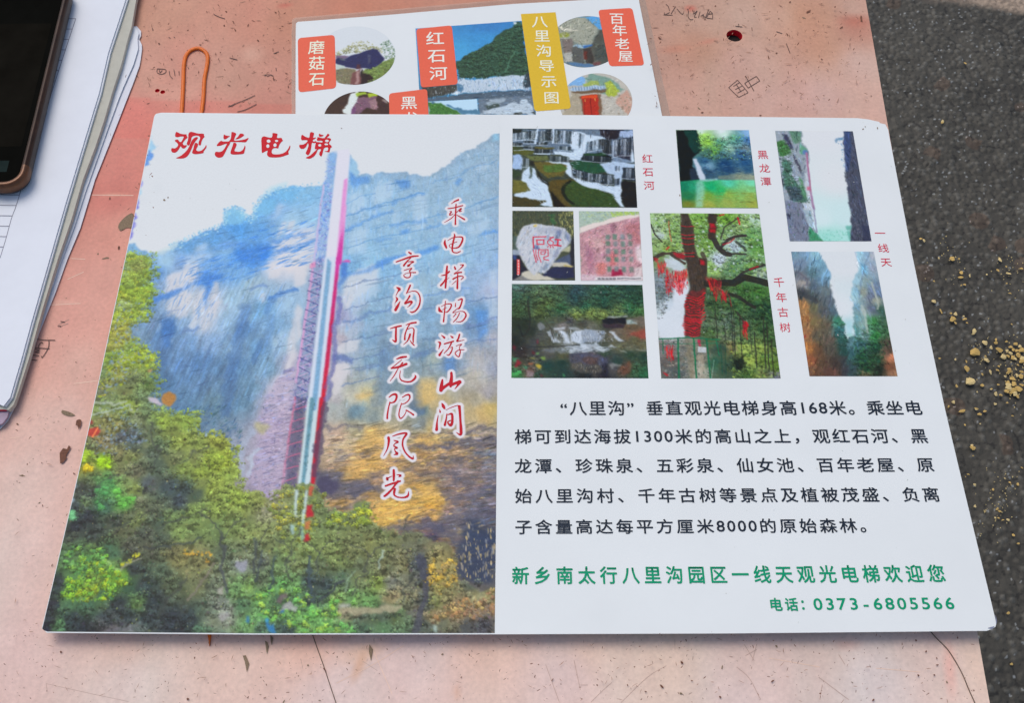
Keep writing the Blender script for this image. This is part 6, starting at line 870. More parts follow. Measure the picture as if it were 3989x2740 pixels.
# ---------------------------------------------------------------- helpers for flat pieces lying on a surface
def catmull(a, n=6):
    a = np.asarray(a, float)
    if len(a) < 3:
        t = np.linspace(0, 1, n+1)[:, None]; return a[0]*(1-t)+a[-1]*t if len(a) == 2 else a
    p = np.vstack([2*a[0]-a[1], a, 2*a[-1]-a[-2]]); out = []
    for i in range(1, len(p)-2):
        for k in range(n):
            t = k/n; out.append(0.5*((2*p[i])+(-p[i-1]+p[i+1])*t+(2*p[i-1]-5*p[i]+4*p[i+1]-p[i+2])*t*t+(-p[i-1]+3*p[i]-3*p[i+1]+p[i+2])*t**3))
    out.append(p[-2]); return np.array(out)
class Flat:
    """collects flat shapes given in photo pixels; build() lays them on a surface"""
    def __init__(s, where, dz): s.where, s.dz, s.V, s.F, s.k = where, dz, [], [], 0
    def add(s, pts, faces):
        P = s.where(np.asarray(pts)[:, :2]); P[:, 2] += s.dz+s.k*6e-6; s.k += 1
        n = sum(len(v) for v in s.V); s.V.append(P); s.F += [tuple(i+n for i in f) for f in faces]
    def stroke(s, a, w=None, n=6, cap=True):
        a = np.asarray(a, float)
        if a.shape[1] < 3: a = np.concatenate([a, np.full((len(a), 1), w or 4.0)], 1)
        c = catmull(a, n); c[:, 2] = np.maximum(c[:, 2], 0.6)/2
        d = np.gradient(c[:, :2], axis=0); d /= np.maximum(np.linalg.norm(d, axis=1, keepdims=True), 1e-6); nrm = np.stack([-d[:, 1], d[:, 0]], 1)
        L = list(c[:, :2]+nrm*c[:, 2:]); Rr = list(c[:, :2]-nrm*c[:, 2:])
        e0 = []; e1 = []
        if cap:
            for th in (45, 90, 135):
                t = math.radians(th); e0.append(c[0, :2]+c[0, 2]*(nrm[0]*math.cos(t)-d[0]*math.sin(t))); e1.append(c[-1, :2]+c[-1, 2]*(nrm[-1]*math.cos(t)+d[-1]*math.sin(t)))
        m = len(L); pts = L+Rr; F = [(i, i+1, m+i+1, m+i) for i in range(m-1)]
        if cap:
            b = len(pts); pts += e0; F.append((0, m, b+2, b+1, b)); b = len(pts); pts += e1; F.append((m-1, b, b+1, b+2, 2*m-1))
        s.add(pts, F)
    def polygon(s, a, smooth=0):
        a = np.asarray(a, float)[:, :2]
        if smooth: a = catmull(np.vstack([a, a[:1]]), smooth)[:-1]
        tri = mathutils.geometry.tessellate_polygon([[Vector((x, y, 0)) for x, y in a]])
        s.add(a, tri)
    def ellipse(s, cx, cy, rx, ry, n=18):
        s.polygon([(cx+rx*math.cos(t), cy+ry*math.sin(t)) for t in np.linspace(0, 2*math.pi, n, endpoint=False)])
    def blob(s, cx, cy, r, rng, asp=1.0, ang=0.0, n=7):
        t = np.sort((np.arange(n)+rng.random(n)*.7)/n*2*math.pi); rr = r*(0.55+0.6*rng.random(n))
        x = rr*np.cos(t)*asp; y = rr*np.sin(t)/max(asp, 1); ca, sa = math.cos(ang), math.sin(ang)
        s.add(np.stack([cx+x*ca-y*sa, cy+x*sa+y*ca], 1), [tuple(range(n))])
    def build(s, name, mat, parent, kind=None, label=None):
        V = np.concatenate(s.V); o = mesh(name, V, s.F, mat, parent, origin=V.mean(0)); return tag(o, label, kind=kind)
# ---------------------------------------------------------------- lettering with Blender's own font
_fc = bpy.data.curves.new('lettering', 'FONT'); _fc.size = 1; _fc.resolution_u = 3; _fc.fill_mode = 'FRONT'
_fo = bpy.data.objects.new('lettering', _fc); COL.objects.link(_fo)
_gl = {}
def glyph(ch, bold):
    if (ch, bold) not in _gl:
        _fc.body = ch; _fc.offset = bold; dg = bpy.context.evaluated_depsgraph_get(); dg.update()
        m = bpy.data.meshes.new_from_object(_fo.evaluated_get(dg))
        V = np.array([v.co[:2] for v in m.vertices]) if len(m.vertices) else np.zeros((0, 2)); _gl[ch, bold] = (V, [tuple(p.vertices) for p in m.polygons]); bpy.data.meshes.remove(m)
    return _gl[ch, bold]
def letters(name, items, em_w, em_h, mat, parent, where, dz, bold=0.0, rot=0.0, label=None, zfun=None, slant=0.0):
    """items: (character, x, y) centres in photo pixels; em size in photo pixels at that place"""
    Vs, Fs, n = [], [], 0
    for ch, x, y in items:
        V, F = glyph(ch, 0.0)
        if not len(V): continue
        c = where([(x, y), (x+10, y), (x, y+10)]); sx = abs(c[1, 0]-c[0, 0])/10*em_w; sy = abs(c[2, 1]-c[0, 1])/10*em_h
        mx = 0.5 if ord(ch) > 0x2100 else (V[:, 0].min()+V[:, 0].max())/2; my = 0.38 if ord(ch) > 0x2000 else 0.345
        X = (V[:, 0]-mx)*sx; Y = (V[:, 1]-my)*sy; X = X+slant*Y; ca, sa = math.cos(rot), math.sin(rot)
        px_, py_ = c[0, 0]+X*ca-Y*sa, c[0, 1]+X*sa+Y*ca
        pz = (zfun(py_) if zfun else np.full(len(px_), c[0, 2]))+dz
        P = np.stack([px_, py_, pz], 1); k = 0           # a heavier face is the glyph struck several times, slightly shifted
        for ox, oy in (((0, 0),) if bold < .004 else ((0, 0), (1, 0), (-1, 0), (0, 1), (0, -1), (.7, .7), (-.7, .7), (.7, -.7), (-.7, -.7))):
            Vs.append(P+np.array([ox*bold*sx, oy*bold*sy, k*5e-6])); Fs += [tuple(i+n for i in f) for f in F]; n += len(V); k += 1
    V = np.concatenate(Vs); return tag(mesh(name, V, Fs, mat, parent, origin=V.mean(0)), label)
# ================================================================ ground: dark asphalt 0.75 m below the table top
GZ = -0.75
rng = np.random.default_rng(5)
g0 = at([(3350, -20), (4010, -20), (3700, 2760), (4010, 2760)], GZ)
gx0, gx1 = g0[:, 0].min()-.02, g0[:, 0].max()+.03; gy0, gy1 = g0[:, 1].min()-.02, g0[:, 1].max()+.03
def axis(a, b, step, far):
    inner = np.arange(a, b, step); lo = a-np.geomspace(step, far, 22)[::-1]; hi = inner[-1]+np.geomspace(step, far, 22); return np.concatenate([lo, inner, hi])
xs = axis(gx0, gx1, 0.0016, 7); ys = axis(gy0, gy1, 0.0016, 7)
X, Y = np.meshgrid(xs, ys)
def worley(X, Y, cell, rng):
    """distance to the nearest scattered point and a random value of that point"""
    gx, gy = np.floor(X/cell).astype(int), np.floor(Y/cell).astype(int)
    h = lambda i, j, k: (np.sin(i*127.1+j*311.7+k*74.7)*43758.5453) % 1.0
    best = np.full(X.shape, 9.0); val = np.zeros(X.shape)
    for di in (-1, 0, 1):
        for dj in (-1, 0, 1):
            i, j = gx+di, gy+dj; px_ = (i+h(i, j, 1))*cell; py_ = (j+h(i, j, 2))*cell
            d = np.hypot(X-px_, Y-py_)/cell; c = d < best; best = np.where(c, d, best); val = np.where(c, h(i, j, 3), val)
    return best, val
near = (X > gx0-.01) & (X < gx1+.01) & (Y > gy0-.01) & (Y < gy1+.01)
d1, v1 = worley(X, Y, 0.0085, rng); d2, v2 = worley(X+.3, Y+.1, 0.0042, rng); d3, v3 = worley(X+.7, Y+.5, 0.03, rng)
nz = fbm(X.shape[0], X.shape[1], 40, rng, 5)
hgt = np.clip(0.62-d1, 0, 1)*(v1 > .35)*0.0030*(.4+v1)+np.clip(.55-d2, 0, 1)*0.0014*v2+nz*0.0030+np.clip(.5-d3, 0, 1)*.004*(v3 > .6)
Zg = GZ-0.004+np.where(near, hgt, 0)
cg = np.ones(X.shape+(3,))*np.array([0.064, 0.059, 0.046]); tone = 0.72+0.36*v1+.22*v3; cg *= tone[..., None]*(1+nz*0.25)[..., None]
st = ((d1 < .42) & (v1 > .8))[..., None]; cg = np.where(st, cg*np.array([1.35, 1.4, 1.5]), cg)
sp = ((d2 < .34) & (v2 > .955))[..., None]; cg = np.where(sp, np.array([0.24, 0.25, 0.24])*(0.5+v2[..., None]*.6), cg)
cg = np.where(((v3 > .9) & (d3 < .5))[..., None], cg*np.array([1.25, 1.0, .9]), cg); cg = np.where(((d1 > .72))[..., None], cg*0.42, cg)
dirt = at([(3560, -5), (3700, 18), (3780, 30), (3989, 62)], GZ); yl = np.interp(X, dirt[:, 0], dirt[:, 1])
mk = np.clip((Y-yl+nz*0.02)/0.02, 0, 1)*np.clip((X-dirt[0, 0])/0.1, 0, 1); mk = mk[..., None]
sandc = np.array([0.34, 0.26, 0.19])*(0.75+.5*v2[..., None]); cg = cg*(1-mk)+sandc*mk
ed = np.clip(np.minimum.reduce([X-gx0+.02, gx1+.02-X, Y-gy0+.02, gy1+.02-Y])/.02, 0, 1)[..., None]; cg = cg*ed+np.array([.060, .055, .047])*(1-ed)
nx_, ny_ = X.shape[1], X.shape[0]; I = np.arange(nx_*ny_).reshape(ny_, nx_)
Fg = np.stack([I[:-1, :-1], I[:-1, 1:], I[1:, 1:], I[1:, :-1]], -1).reshape(-1, 4)
M['asphalt'] = surf('asphalt', None, 0.6, 0.35, 1400, 0.25, (0.35, 0.0006), attr='ink')
ground = mesh('ground', np.stack([X, Y, Zg], -1).reshape(-1, 3), Fg, M['asphalt'], origin=(0, 0, GZ), smooth=True, colors=np.clip(cg, .01, .6).reshape(-1, 3))
tag(ground, kind='structure')
# ================================================================ table
table = thing('table', (-0.1, 0.05, GZ), 'worn pink painted board table with scratches, pencil scribbles and a red edged hole', 'table')
redge = at([(3374, 0), (3458.6, 500), (3808, 2461), (3854.7, 2740)]); ra = np.polyfit(redge[:, 1], redge[:, 0], 1)
TY0, TY1, TX0, TH = -0.30, 0.42, -0.55, 0.005
xr = lambda y: ra[0]*y+ra[1]
BC = []  # board's own tones mixed with the light falloff, darker at the far side
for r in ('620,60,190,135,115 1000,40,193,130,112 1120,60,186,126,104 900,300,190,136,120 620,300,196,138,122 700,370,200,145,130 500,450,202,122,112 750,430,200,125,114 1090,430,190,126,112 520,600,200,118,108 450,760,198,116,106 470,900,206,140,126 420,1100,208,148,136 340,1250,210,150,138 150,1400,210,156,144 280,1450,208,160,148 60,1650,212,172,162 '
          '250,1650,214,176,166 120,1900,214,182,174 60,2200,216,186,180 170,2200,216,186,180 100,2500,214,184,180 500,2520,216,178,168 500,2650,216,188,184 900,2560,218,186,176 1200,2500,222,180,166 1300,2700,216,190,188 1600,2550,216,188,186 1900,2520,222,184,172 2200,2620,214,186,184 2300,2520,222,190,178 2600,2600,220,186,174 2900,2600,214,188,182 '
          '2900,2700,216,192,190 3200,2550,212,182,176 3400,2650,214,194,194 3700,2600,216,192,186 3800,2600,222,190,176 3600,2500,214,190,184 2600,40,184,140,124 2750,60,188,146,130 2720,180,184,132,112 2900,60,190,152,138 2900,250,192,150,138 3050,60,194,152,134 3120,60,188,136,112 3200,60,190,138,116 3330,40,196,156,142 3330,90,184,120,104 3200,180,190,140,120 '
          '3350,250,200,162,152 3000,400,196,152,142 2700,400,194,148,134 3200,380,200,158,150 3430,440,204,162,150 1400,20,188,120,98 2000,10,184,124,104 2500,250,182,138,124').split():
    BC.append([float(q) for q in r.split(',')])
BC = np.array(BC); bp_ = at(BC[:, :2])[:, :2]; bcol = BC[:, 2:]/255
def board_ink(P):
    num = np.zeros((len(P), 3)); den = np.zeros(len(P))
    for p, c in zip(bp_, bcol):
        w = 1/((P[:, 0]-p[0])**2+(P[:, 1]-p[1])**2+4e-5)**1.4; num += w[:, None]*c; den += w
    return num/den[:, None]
holes = [(2861, 138, 31, 20, 40), (613, 352.5, 9.5, 7, 16), (634, 358, 9.5, 7, 16)]
hp = []
for cx, cy, rx, ry, n in holes:
    c = at([(cx, cy), (cx+rx, cy)]); hp.append((c[0, :2], np.linalg.norm(c[1]-c[0])))
nxb, nyb = 520, 360
yy = np.linspace(TY0, TY1, nyb); U, Yb = np.meshgrid(np.linspace(0, 1, nxb), yy); Xb = TX0+(xr(Yb)-TX0)*U
PB = np.stack([Xb, Yb, np.zeros_like(Xb)], -1).reshape(-1, 3)
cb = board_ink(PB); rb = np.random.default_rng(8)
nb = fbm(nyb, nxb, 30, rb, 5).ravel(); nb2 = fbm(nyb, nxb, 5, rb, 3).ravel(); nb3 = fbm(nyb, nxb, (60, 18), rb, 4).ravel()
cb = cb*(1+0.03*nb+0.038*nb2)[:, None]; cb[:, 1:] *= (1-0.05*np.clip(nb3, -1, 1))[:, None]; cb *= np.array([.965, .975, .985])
for p, r_, col, am in ((at([(800, 395)])[0], None, None, None),):            # the straight tide mark left of the guide card
    yl = at([(380, 378), (1150, 405)]); ylin = np.interp(PB[:, 0], yl[:, 0], yl[:, 1]); m = (PB[:, 1] < ylin) & (PB[:, 1] > ylin-.03) & (PB[:, 0] < yl[1, 0]+.01)
    cb[m] *= np.array([1.02, .93, .93])
def stain(cx, cy, rx, ry, col, a, ang=0):
    c = at([(cx, cy), (cx+rx, cy), (cx, cy+ry)]); ax, ay = abs(c[1, 0]-c[0, 0]), abs(c[2, 1]-c[0, 1]); dx, dy = PB[:, 0]-c[0, 0], PB[:, 1]-c[0, 1]; t = math.radians(ang)
    u = dx*math.cos(t)+dy*math.sin(t); v = -dx*math.sin(t)+dy*math.cos(t)
    m = np.clip(1.3-np.sqrt((u/ax)**2+(v/ay)**2)+nb*.25, 0, 1)*a; cb[:] = cb*(1-m[:, None])+np.array(col)/255*m[:, None]
for s_ in ((2690, 32, 26, 14, (190, 90, 76), .7, 0), (2760, 160, 45, 9, (196, 120, 104), .5, 20), (2630, 190, 60, 16, (186, 118, 98), .5, 10), (3330, 80, 70, 26, (178, 104, 88), .55, 0), (3180, 150, 90, 90, (186, 134, 112), .45, 0), (1110, 20, 30, 9, (184, 88, 76), .6, 10), (1400, 2595, 22, 70, (200, 150, 122), .55, -20), (1420, 2540, 90, 40, (214, 172, 150), .5, 20),
           (1780, 2700, 14, 30, (208, 160, 140), .5, 10), (600, 620, 90, 40, (206, 140, 124), .3, 0), (980, 210, 50, 40, (202, 160, 145), .5, 0), (3700, 2600, 26, 110, (224, 160, 150), .5, -8), (3300, 2510, 60, 26, (205, 160, 152), .5, 0), (440, 760, 60, 8, (216, 160, 140), .5, 3), (220, 1180, 90, 6, (220, 175, 162), .4, 4), (330, 1500, 60, 5, (224, 182, 172), .5, 4)):
    stain(*s_)
IB = np.arange(nxb*nyb).reshape(nyb, nxb); FB = np.stack([IB[:-1, :-1], IB[:-1, 1:], IB[1:, 1:], IB[1:, :-1]], -1).reshape(-1, 4)
ctr = PB[FB].mean(1); keep = np.ones(len(FB), bool); extraV, extraF = [], []
boxes = []
for (c, r), pad in zip(hp, (1, 1, 1)):
    boxes.append([c[0]-r-.004, c[0]+r+.004, c[1]-r-.004, c[1]+r+.004])
boxes = [boxes[0], [min(boxes[1][0], boxes[2][0]), max(boxes[1][1], boxes[2][1]), min(boxes[1][2], boxes[2][2]), max(boxes[1][3], boxes[2][3])]]
base_n = len(PB)
for bi, bx_ in enumerate(boxes):
    ins = (ctr[:, 0] > bx_[0]) & (ctr[:, 0] < bx_[1]) & (ctr[:, 1] > bx_[2]) & (ctr[:, 1] < bx_[3]); keep &= ~ins
    fs = FB[ins]; from collections import Counter
    ec = Counter()
    for f in fs:
        for a, b in zip(f, np.roll(f, -1)): ec[(min(a, b), max(a, b))] += 1
    be = [e for e, k in ec.items() if k == 1]; nxt = {}
    for a, b in be: nxt.setdefault(a, []).append(b); nxt.setdefault(b, []).append(a)
    start = be[0][0]; loop = [start, nxt[start][0]]
    while loop[-1] != start:
        n_ = [q for q in nxt[loop[-1]] if q != loop[-2]][0]; loop.append(n_)
    loop = loop[:-1]
    polys = [[Vector(PB[i]) for i in loop]]; idx = list(loop)
    for (c, r) in ([hp[0]] if bi == 0 else hp[1:]):
        n = 32 if bi == 0 else 16; t = np.linspace(0, 2*math.pi, n, endpoint=False)
        ring = np.stack([c[0]+r*np.cos(t), c[1]+r*np.sin(t), np.zeros(n)], 1); st_ = base_n+sum(len(v) for v in extraV); extraV.append(ring)
        polys.append([Vector(v) for v in ring]); idx += list(range(st_, st_+n))
    for tri in mathutils.geometry.tessellate_polygon(polys): extraF.append(tuple(idx[i] for i in tri))
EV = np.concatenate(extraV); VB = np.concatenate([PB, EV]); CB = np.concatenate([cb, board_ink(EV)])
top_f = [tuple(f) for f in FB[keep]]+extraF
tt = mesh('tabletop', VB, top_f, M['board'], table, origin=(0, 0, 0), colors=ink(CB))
# slab sides and underside
c4 = np.array([[TX0, TY0, 0], [xr(TY0), TY0, 0], [xr(TY1), TY1, 0], [TX0, TY1, 0]]); lo = c4.copy(); lo[:, 2] = -TH
mesh('board_edge', np.vstack([c4, lo]), [(0, 4, 5, 1), (1, 5, 6, 2), (2, 6, 7, 3), (3, 7, 4, 0)], M['board_side'], table, origin=(0, 0, 0))
mesh('underside', lo-np.array([0, 0, .0002]), [(0, 3, 2, 1)], M['hole_dark'], table, origin=(0, 0, 0))
for (c, r), nm, mt in ((hp[0], 'hole_wall', M['hole_red']), (hp[1], 'hole_wall', M['hole_red']), (hp[2], 'hole_wall', M['hole_red'])):
    n = 32; t = np.linspace(0, 2*math.pi, n, endpoint=False); dep = TH-.0004 if r > .002 else .0015
    a = np.stack([c[0]+r*np.cos(t), c[1]+r*np.sin(t), np.full(n, -.0001)], 1); b = a.copy(); b[:, 2] = -dep
    mesh(nm, np.vstack([a, b]), [(i, (i+1) % n, n+(i+1) % n, n+i) for i in range(n)], mt, table, smooth=True, origin=(c[0], c[1], 0))
    mesh('hole_bottom', b+np.array([0, 0, 2e-4]), [tuple(range(n))], M['hole_dark'] if r > .002 else M['hole_red'], table, origin=(c[0], c[1], -dep))
for lx, ly in ((-.5, -.26), (-.5, .38), (.17, -.26), (.1, .38)):
    n = 12; t = np.linspace(0, 2*math.pi, n, endpoint=False); r = .012
    a = np.stack([lx+r*np.cos(t), ly+r*np.sin(t), np.full(n, -TH-.0004)], 1); b = a.copy(); b[:, 2] = GZ
    mesh('leg', np.vstack([a, b]), [(i, (i+1) % n, n+(i+1) % n, n+i) for i in range(n)]+[tuple(range(n, 2*n))], M['steel'], table, smooth=True, origin=(lx, ly, GZ))
# chips, specks, scratches and scribbles on the painted board
on_board = lambda p: at(p, 0.0)
fl = Flat(on_board, 6e-5); fg = Flat(on_board, 9e-5); rr = np.random.default_rng(3)
U_ = zz(500, 0, 3.32); K_ = zz(2560, 0, 4.434); Q_ = zz(2200, 0, 1.299); N_ = zz(0, 1400, 2.66); O_ = zz(1950, 2150, 2.4463); S_ = zz(2850, 2150, 2.0404); J_ = zz(0, 700, 1.5956)
for f, t, sc in ((U_, '320,385,9 370,400,7 770,390,20 655,415,9 1265,150,24 1390,190,14 1240,330,24 1380,385,26 1800,370,12 1905,160,22 2020,170,18 1910,685,20 625,600,9 530,720,6 1020,350,8 1075,355,9 1060,290,7 980,390,9 1145,1345,9 1720,1030,10 1915,1040,10 1970,1160,9 535,1085,12 170,1480,8 1020,585,6 965,780,6 260,655,8 1730,940,12 1850,915,12 1770,975,10 1860,985,10 270,1120,8 590,10,20 660,45,12 2085,20,14', 3.32),
                 (K_, '335,950,16 765,730,14 750,795,10 600,1060,12 1060,1310,12 190,435,8 85,400,9 1100,935,7 1230,790,6 260,1105,12 130,1190,12 600,1290,8 1565,1052,8 1180,28,10 820,20,12', 4.434),
                 (Q_, '565,280,5 1230,60,16 1210,90,10 1500,95,18 1400,140,10 1140,10,8 1125,175,8 1135,180,6 680,550,10 695,570,8 1030,290,10 1300,300,6 990,585,8 1550,487,6 1490,320,6 480,195,12 1070,270,8', 1.299),
                 (J_, '683,118,10 738,425,16 655,490,20 610,463,10 755,545,8 690,500,6 412,738,5 475,1138,5 592,875,5 108,1522,9 530,1225,5 285,728,4 505,437,4 865,28,7 750,360,4 775,495,5', 1.5956),
                 (N_, '182,675,20 822,670,28 720,570,10 230,1210,34 180,1270,12 290,1170,10 405,790,7 345,1035,8 435,1078,12 620,908,6 772,1190,16 425,1450,8 410,1490,18 445,1520,14 400,950,6 820,950,10 380,1530,10 650,1475,6 350,275,6 790,35,10 540,80,6 880,180,9', 2.66),
                 (G_, '347,1105,18 695,970,15 260,262,14 225,1180,7 48,655,5 1490,1215,5 1140,1100,4 210,1480,9 450,1305,5 1580,1560,24 305,1180,4 1035,1160,4 0,945,10', 2.4933),
                 (I_, '35,1490,12 80,1520,14 440,1490,10 260,1555,20 600,1545,16 1820,990,10 890,938,8 860,1185,6 1905,1232,8 1930,1205,6 1950,1325,12 1990,1107,5 1170,1290,7 1710,1530,8 1970,1528,8 420,1150,5 760,1180,6 2070,1212,5 650,1250,20 490,1210,16 1770,1105,20', 2.4463),
                 (O_, '358,882,9 1700,920,10 1725,1062,26 1535,1290,26 1715,1357,24 1820,1235,16 1208,1278,18 1795,1190,12 2090,1392,20 1240,1310,9 395,1120,7 495,1225,16 1960,1315,10 1765,848,14 680,990,5 910,1155,7 985,930,5 1480,912,9 2110,1110,22 1380,1340,14', 2.4463),
                 (S_, '355,755,16 930,795,8 955,1042,10 815,885,6 1120,1185,16 1625,850,12 1540,800,14 1630,905,14 1605,985,14 1480,988,16 1710,1040,14 320,1035,20 1460,710,14 1790,690,12 855,1020,8', 2.0404)):
    for q in f(t):
        x, y, r = q; (fl if rr.random() < .75 else fg).blob(x, y, r*.62, rr, 1+rr.random()*1.0, rr.random()*3.1, 8)
for t in ('625,980 660,930 700,940 720,900 740,920 690,1010 700,1030 660,1080 630,1090', '800,640 830,630 850,640 845,690 820,740 815,700 790,690'): fl.polygon(N_(t))
for t in ('645,530 720,550 780,585 720,595 660,575 640,555', ): fg.polygon(N_(t), 3)
fg.polygon(J_('735,300 745,270 790,225 830,215 825,300 790,300 750,320'), 3)
for t in ('2110,1140 2140,1135 2175,1220 2150,1300 2130,1200',): fg.polygon(G_(t))
for t in ('80,975 105,990 118,1030 100,1105 90,1050', '130,920 160,950 145,1020 135,980', '1075,1010 1110,1060 1090,1170 1070,1080'): fg.polygon(I_(t))
# scattered fine specks (uncountable)
fs_ = Flat(on_board, 4e-5)
for (x0, y0, x1, y1, n) in ((560, 0, 1150, 430, 260), (2520, 0, 3440, 440, 420), (60, 1300, 430, 2500, 150), (0, 2480, 3850, 2740, 650), (430, 300, 620, 1100, 40), (1150, -60, 2500, 0, 30)):
    for _ in range(n):
        bx0, by0 = x0+(x1-x0)*rr.random(), y0+(y1-y0)*rr.random(); w_ = at([(bx0, by0)])[0]
        if w_[0] > xr(w_[1])-.003: continue
        fs_.blob(bx0, by0, 1.2+3.0*rr.random()**3, rr, 1+rr.random()*2.0, rr.random()*3.1, 6)
fq_ = Flat(on_board, 3e-5)                                # brownish rubbed scratches, many and short
for (x0, y0, x1, y1, n) in ((560, 0, 1150, 430, 60), (2520, 0, 3440, 440, 130), (60, 1300, 430, 2500, 30), (0, 2480, 3850, 2740, 170)):
    for _ in range(n):
        x, y_ = x0+(x1-x0)*rr.random(), y0+(y1-y0)*rr.random(); w_ = at([(x, y_)])[0]
        if w_[0] > xr(w_[1])-.008: continue
        an = rr.random()*3.1; l = 5+26*rr.random()**2; fq_.stroke([(x, y_, .6), (x+l*.5*math.cos(an)+rr.normal(), y_+l*.5*math.sin(an)*.8+rr.normal(), 1.6+1.4*rr.random()), (x+l*math.cos(an), y_+l*math.sin(an)*.8, .6)], None, 2, False)
fq_.build('rubbed_scratches', M['rub'], tt, 'stuff')
tm = fs_.build('specks', M['chip'], tt, 'stuff'); fl.build('paint_chips', M['chip'], tt, 'stuff'); fg.build('worn_spots', M['chip_grey'], tt, 'stuff')
pc = Flat(on_board, 8e-5)
R_ = zz(1994, 0, .6597)
for t in ('557,225 566,217', '566,217 580,206', '580,206 594,222', '594,222 607,238', '607,238 583,250', '583,250 570,238', '570,238 557,225', '569,222 585,212', '574,230 591,221', '580,239 598,229', '577,217 589,236', '600,195 611,214', '611,214 622,234', '598,214 628,196', '628,196 637,208', '637,208 607,226', '607,226 598,214'): pc.stroke(R_(t), 2.8, 3, False)
for f, w, rows in ((K_, 2.6, ('150,70 190,110 215,190', '320,110 280,170 240,240', '340,150 400,220 435,245 455,215', '125,215 130,250 215,215', '110,255 265,262', '520,150 540,200 530,280 570,335 620,335', '640,180 630,240 690,185 640,290 680,295', '740,200 710,310', '750,280 800,250 790,285 830,290', '895,155 850,260 820,350', '915,190 850,300', '915,190 955,240 955,330', '850,310 960,325', '870,240 950,240',
                            '1400,410 1410,440', '1350,450 1470,465')),
                   (Q_, 2.4, ('1070,160 1100,170', '1120,220 1140,270')),
                   (U_, 2.4, ('310,360 320,400', '375,890 375,940 430,960 480,940 480,900 375,890', '400,900 410,940 440,910', '530,920 540,980 575,1020', '590,900 605,985', '655,920 660,975', '840,810 830,835', '770,870 785,895', '520,480 545,495', '590,480 605,490', '1310,750 1410,775', '1880,695 1945,670', '1290,1385 1420,1330 1500,1300 1640,1235', '1300,1365 1340,1375 1380,1340', '1410,1450 1520,1420 1660,1350', '1100,180 1150,210 1250,245', '80,1000 95,960 130,1005', '1760,980 1790,975 1800,990 1840,970 1880,990', '1910,880 1915,920')),
                   (zz(0, 1250, 3.547), 2.8, ('520,262 620,272 765,272', '680,280 670,380 590,510 575,490', '490,380 690,392', '600,320 575,305 540,350 545,400', '500,290 490,340 475,400', '490,400 550,420 490,440 550,450', '460,480 540,490', '420,545 520,550', '800,80 850,78', '840,15 900,25'))):
    for t in rows: pc.stroke(f(t), w, 4, False)
pc.build('pencil_marks', M['pencil'], tt, 'stuff')
pf = Flat(on_board, 5e-5)
for f, w, rows in ((G_, 1.4, ('200,1410 600,1500 1000,1585', '200,1410 210,1490')), (I_, 1.4, ('420,1150 440,1240', '1010,1170 1150,1260')), (O_, 1.6, ('1660,840 1662,940', '860,1440 960,1340 1060,1250', '1150,1440 1400,1200 1580,1090', '430,1080 560,1440', '700,1040 760,1320', '760,1275 830,1275')),
                   (S_, 1.8, ('100,740 180,870', '200,735 165,870', '110,830 200,780', '690,1000 930,1180', '40,920 140,1010 230,1180', '850,820 900,900', '700,1180 720,1060')), (J_, 1.8, ('360,905 430,870', '370,915 425,895'))):
    for t in rows: pf.stroke(f(t), w, 4, False)
pf.build('faint_scratches', M['faint'], tt, 'stuff')
ps = Flat(on_board, 5e-5)
for f, w, rows in ((J_, 2.2, ('310,780 500,770', '440,490 530,495', '570,95 830,98', '420,620 520,575', '460,1270 610,1250')), (N_, 2, ('100,820 205,810', '820,250 1010,225')), (I_, 2, ('1100,1040 1290,1480', '760,1380 1130,1190 1400,1020')), (S_, 2, ('300,850 700,920', '1150,930 1500,960'))):
    for t in rows: ps.stroke(f(t), w, 4, False)
ps.build('pale_scratches', M['scratch_pale'], tt, 'stuff')
# ================================================================ guide card behind (laminated, partly under the big sheet)
ALL = {}
back = thing('guide_card', tuple(on_back([(1850, 230)])[0]-np.array([0, 0, Z_BACK])), 'white laminated guide card with orange tags and round photos, lying behind the big sheet', 'card')
bq = np.array([(1152, 118), (1153, 90), (1160, 84), (1500, 58), (2000, 14), (2478, -12), (2488, -4), (2580, 455), (2700, 900), (1150, 900)], float)
Pb = on_back(bq); Pb2 = Pb.copy(); Pb2[:, 2] -= .0009; nb_ = len(bq)
mesh('card_sheet', np.vstack([Pb, Pb2]), [tuple(range(nb_))[::-1]]+[(i, (i+1) % nb_, nb_+(i+1) % nb_, nb_+i) for i in range(nb_)], M['white'], back)
fq = np.array([(1136, 120), (1138, 76), (1150, 68), (2000, -6), (2500, -30), (2510, -20), (2612, 455), (2740, 900), (1136, 900)], float)
Pf = at(fq, Z_BACK-.0005)
mesh('clear_border', Pf, [tuple(range(len(fq)))[::-1]], M['film'], back)
def grid_from(quad, where, nu, nv, dz):
    a, b, c, d = where(np.array(quad, float)); u, v = np.meshgrid(np.linspace(0, 1, nu), np.linspace(0, 1, nv)); u = u.ravel()[:, None]; v = v.ravel()[:, None]
    P = (a*(1-u)+b*u)*(1-v)+(d*(1-u)+c*u)*v; return P
def gridF(nu, nv): I = np.arange(nu*nv).reshape(nv, nu); return np.stack([I[:-1, :-1], I[1:, :-1], I[1:, 1:], I[:-1, 1:]], -1).reshape(-1, 4)
def picture(key, name, parent, where, dz, label, zfun=None):
    R = PIC[key]; q = R.quad; P0 = where(np.array(q, float)); w = np.linalg.norm(P0[1]-P0[0]); h = np.linalg.norm(P0[3]-P0[0])
    nu, nv = int(w/.00028)+2, int(h/.00028)+2; P = grid_from(q, where, nu, nv, 0); c = R.sample(P)
    P[:, 2] = (zfun(P[:, 1]) if zfun else P[:, 2])+dz
    return tag(mesh(name, P, gridF(nu, nv), M['print'], parent, origin=P.mean(0), colors=ink(c)), label)
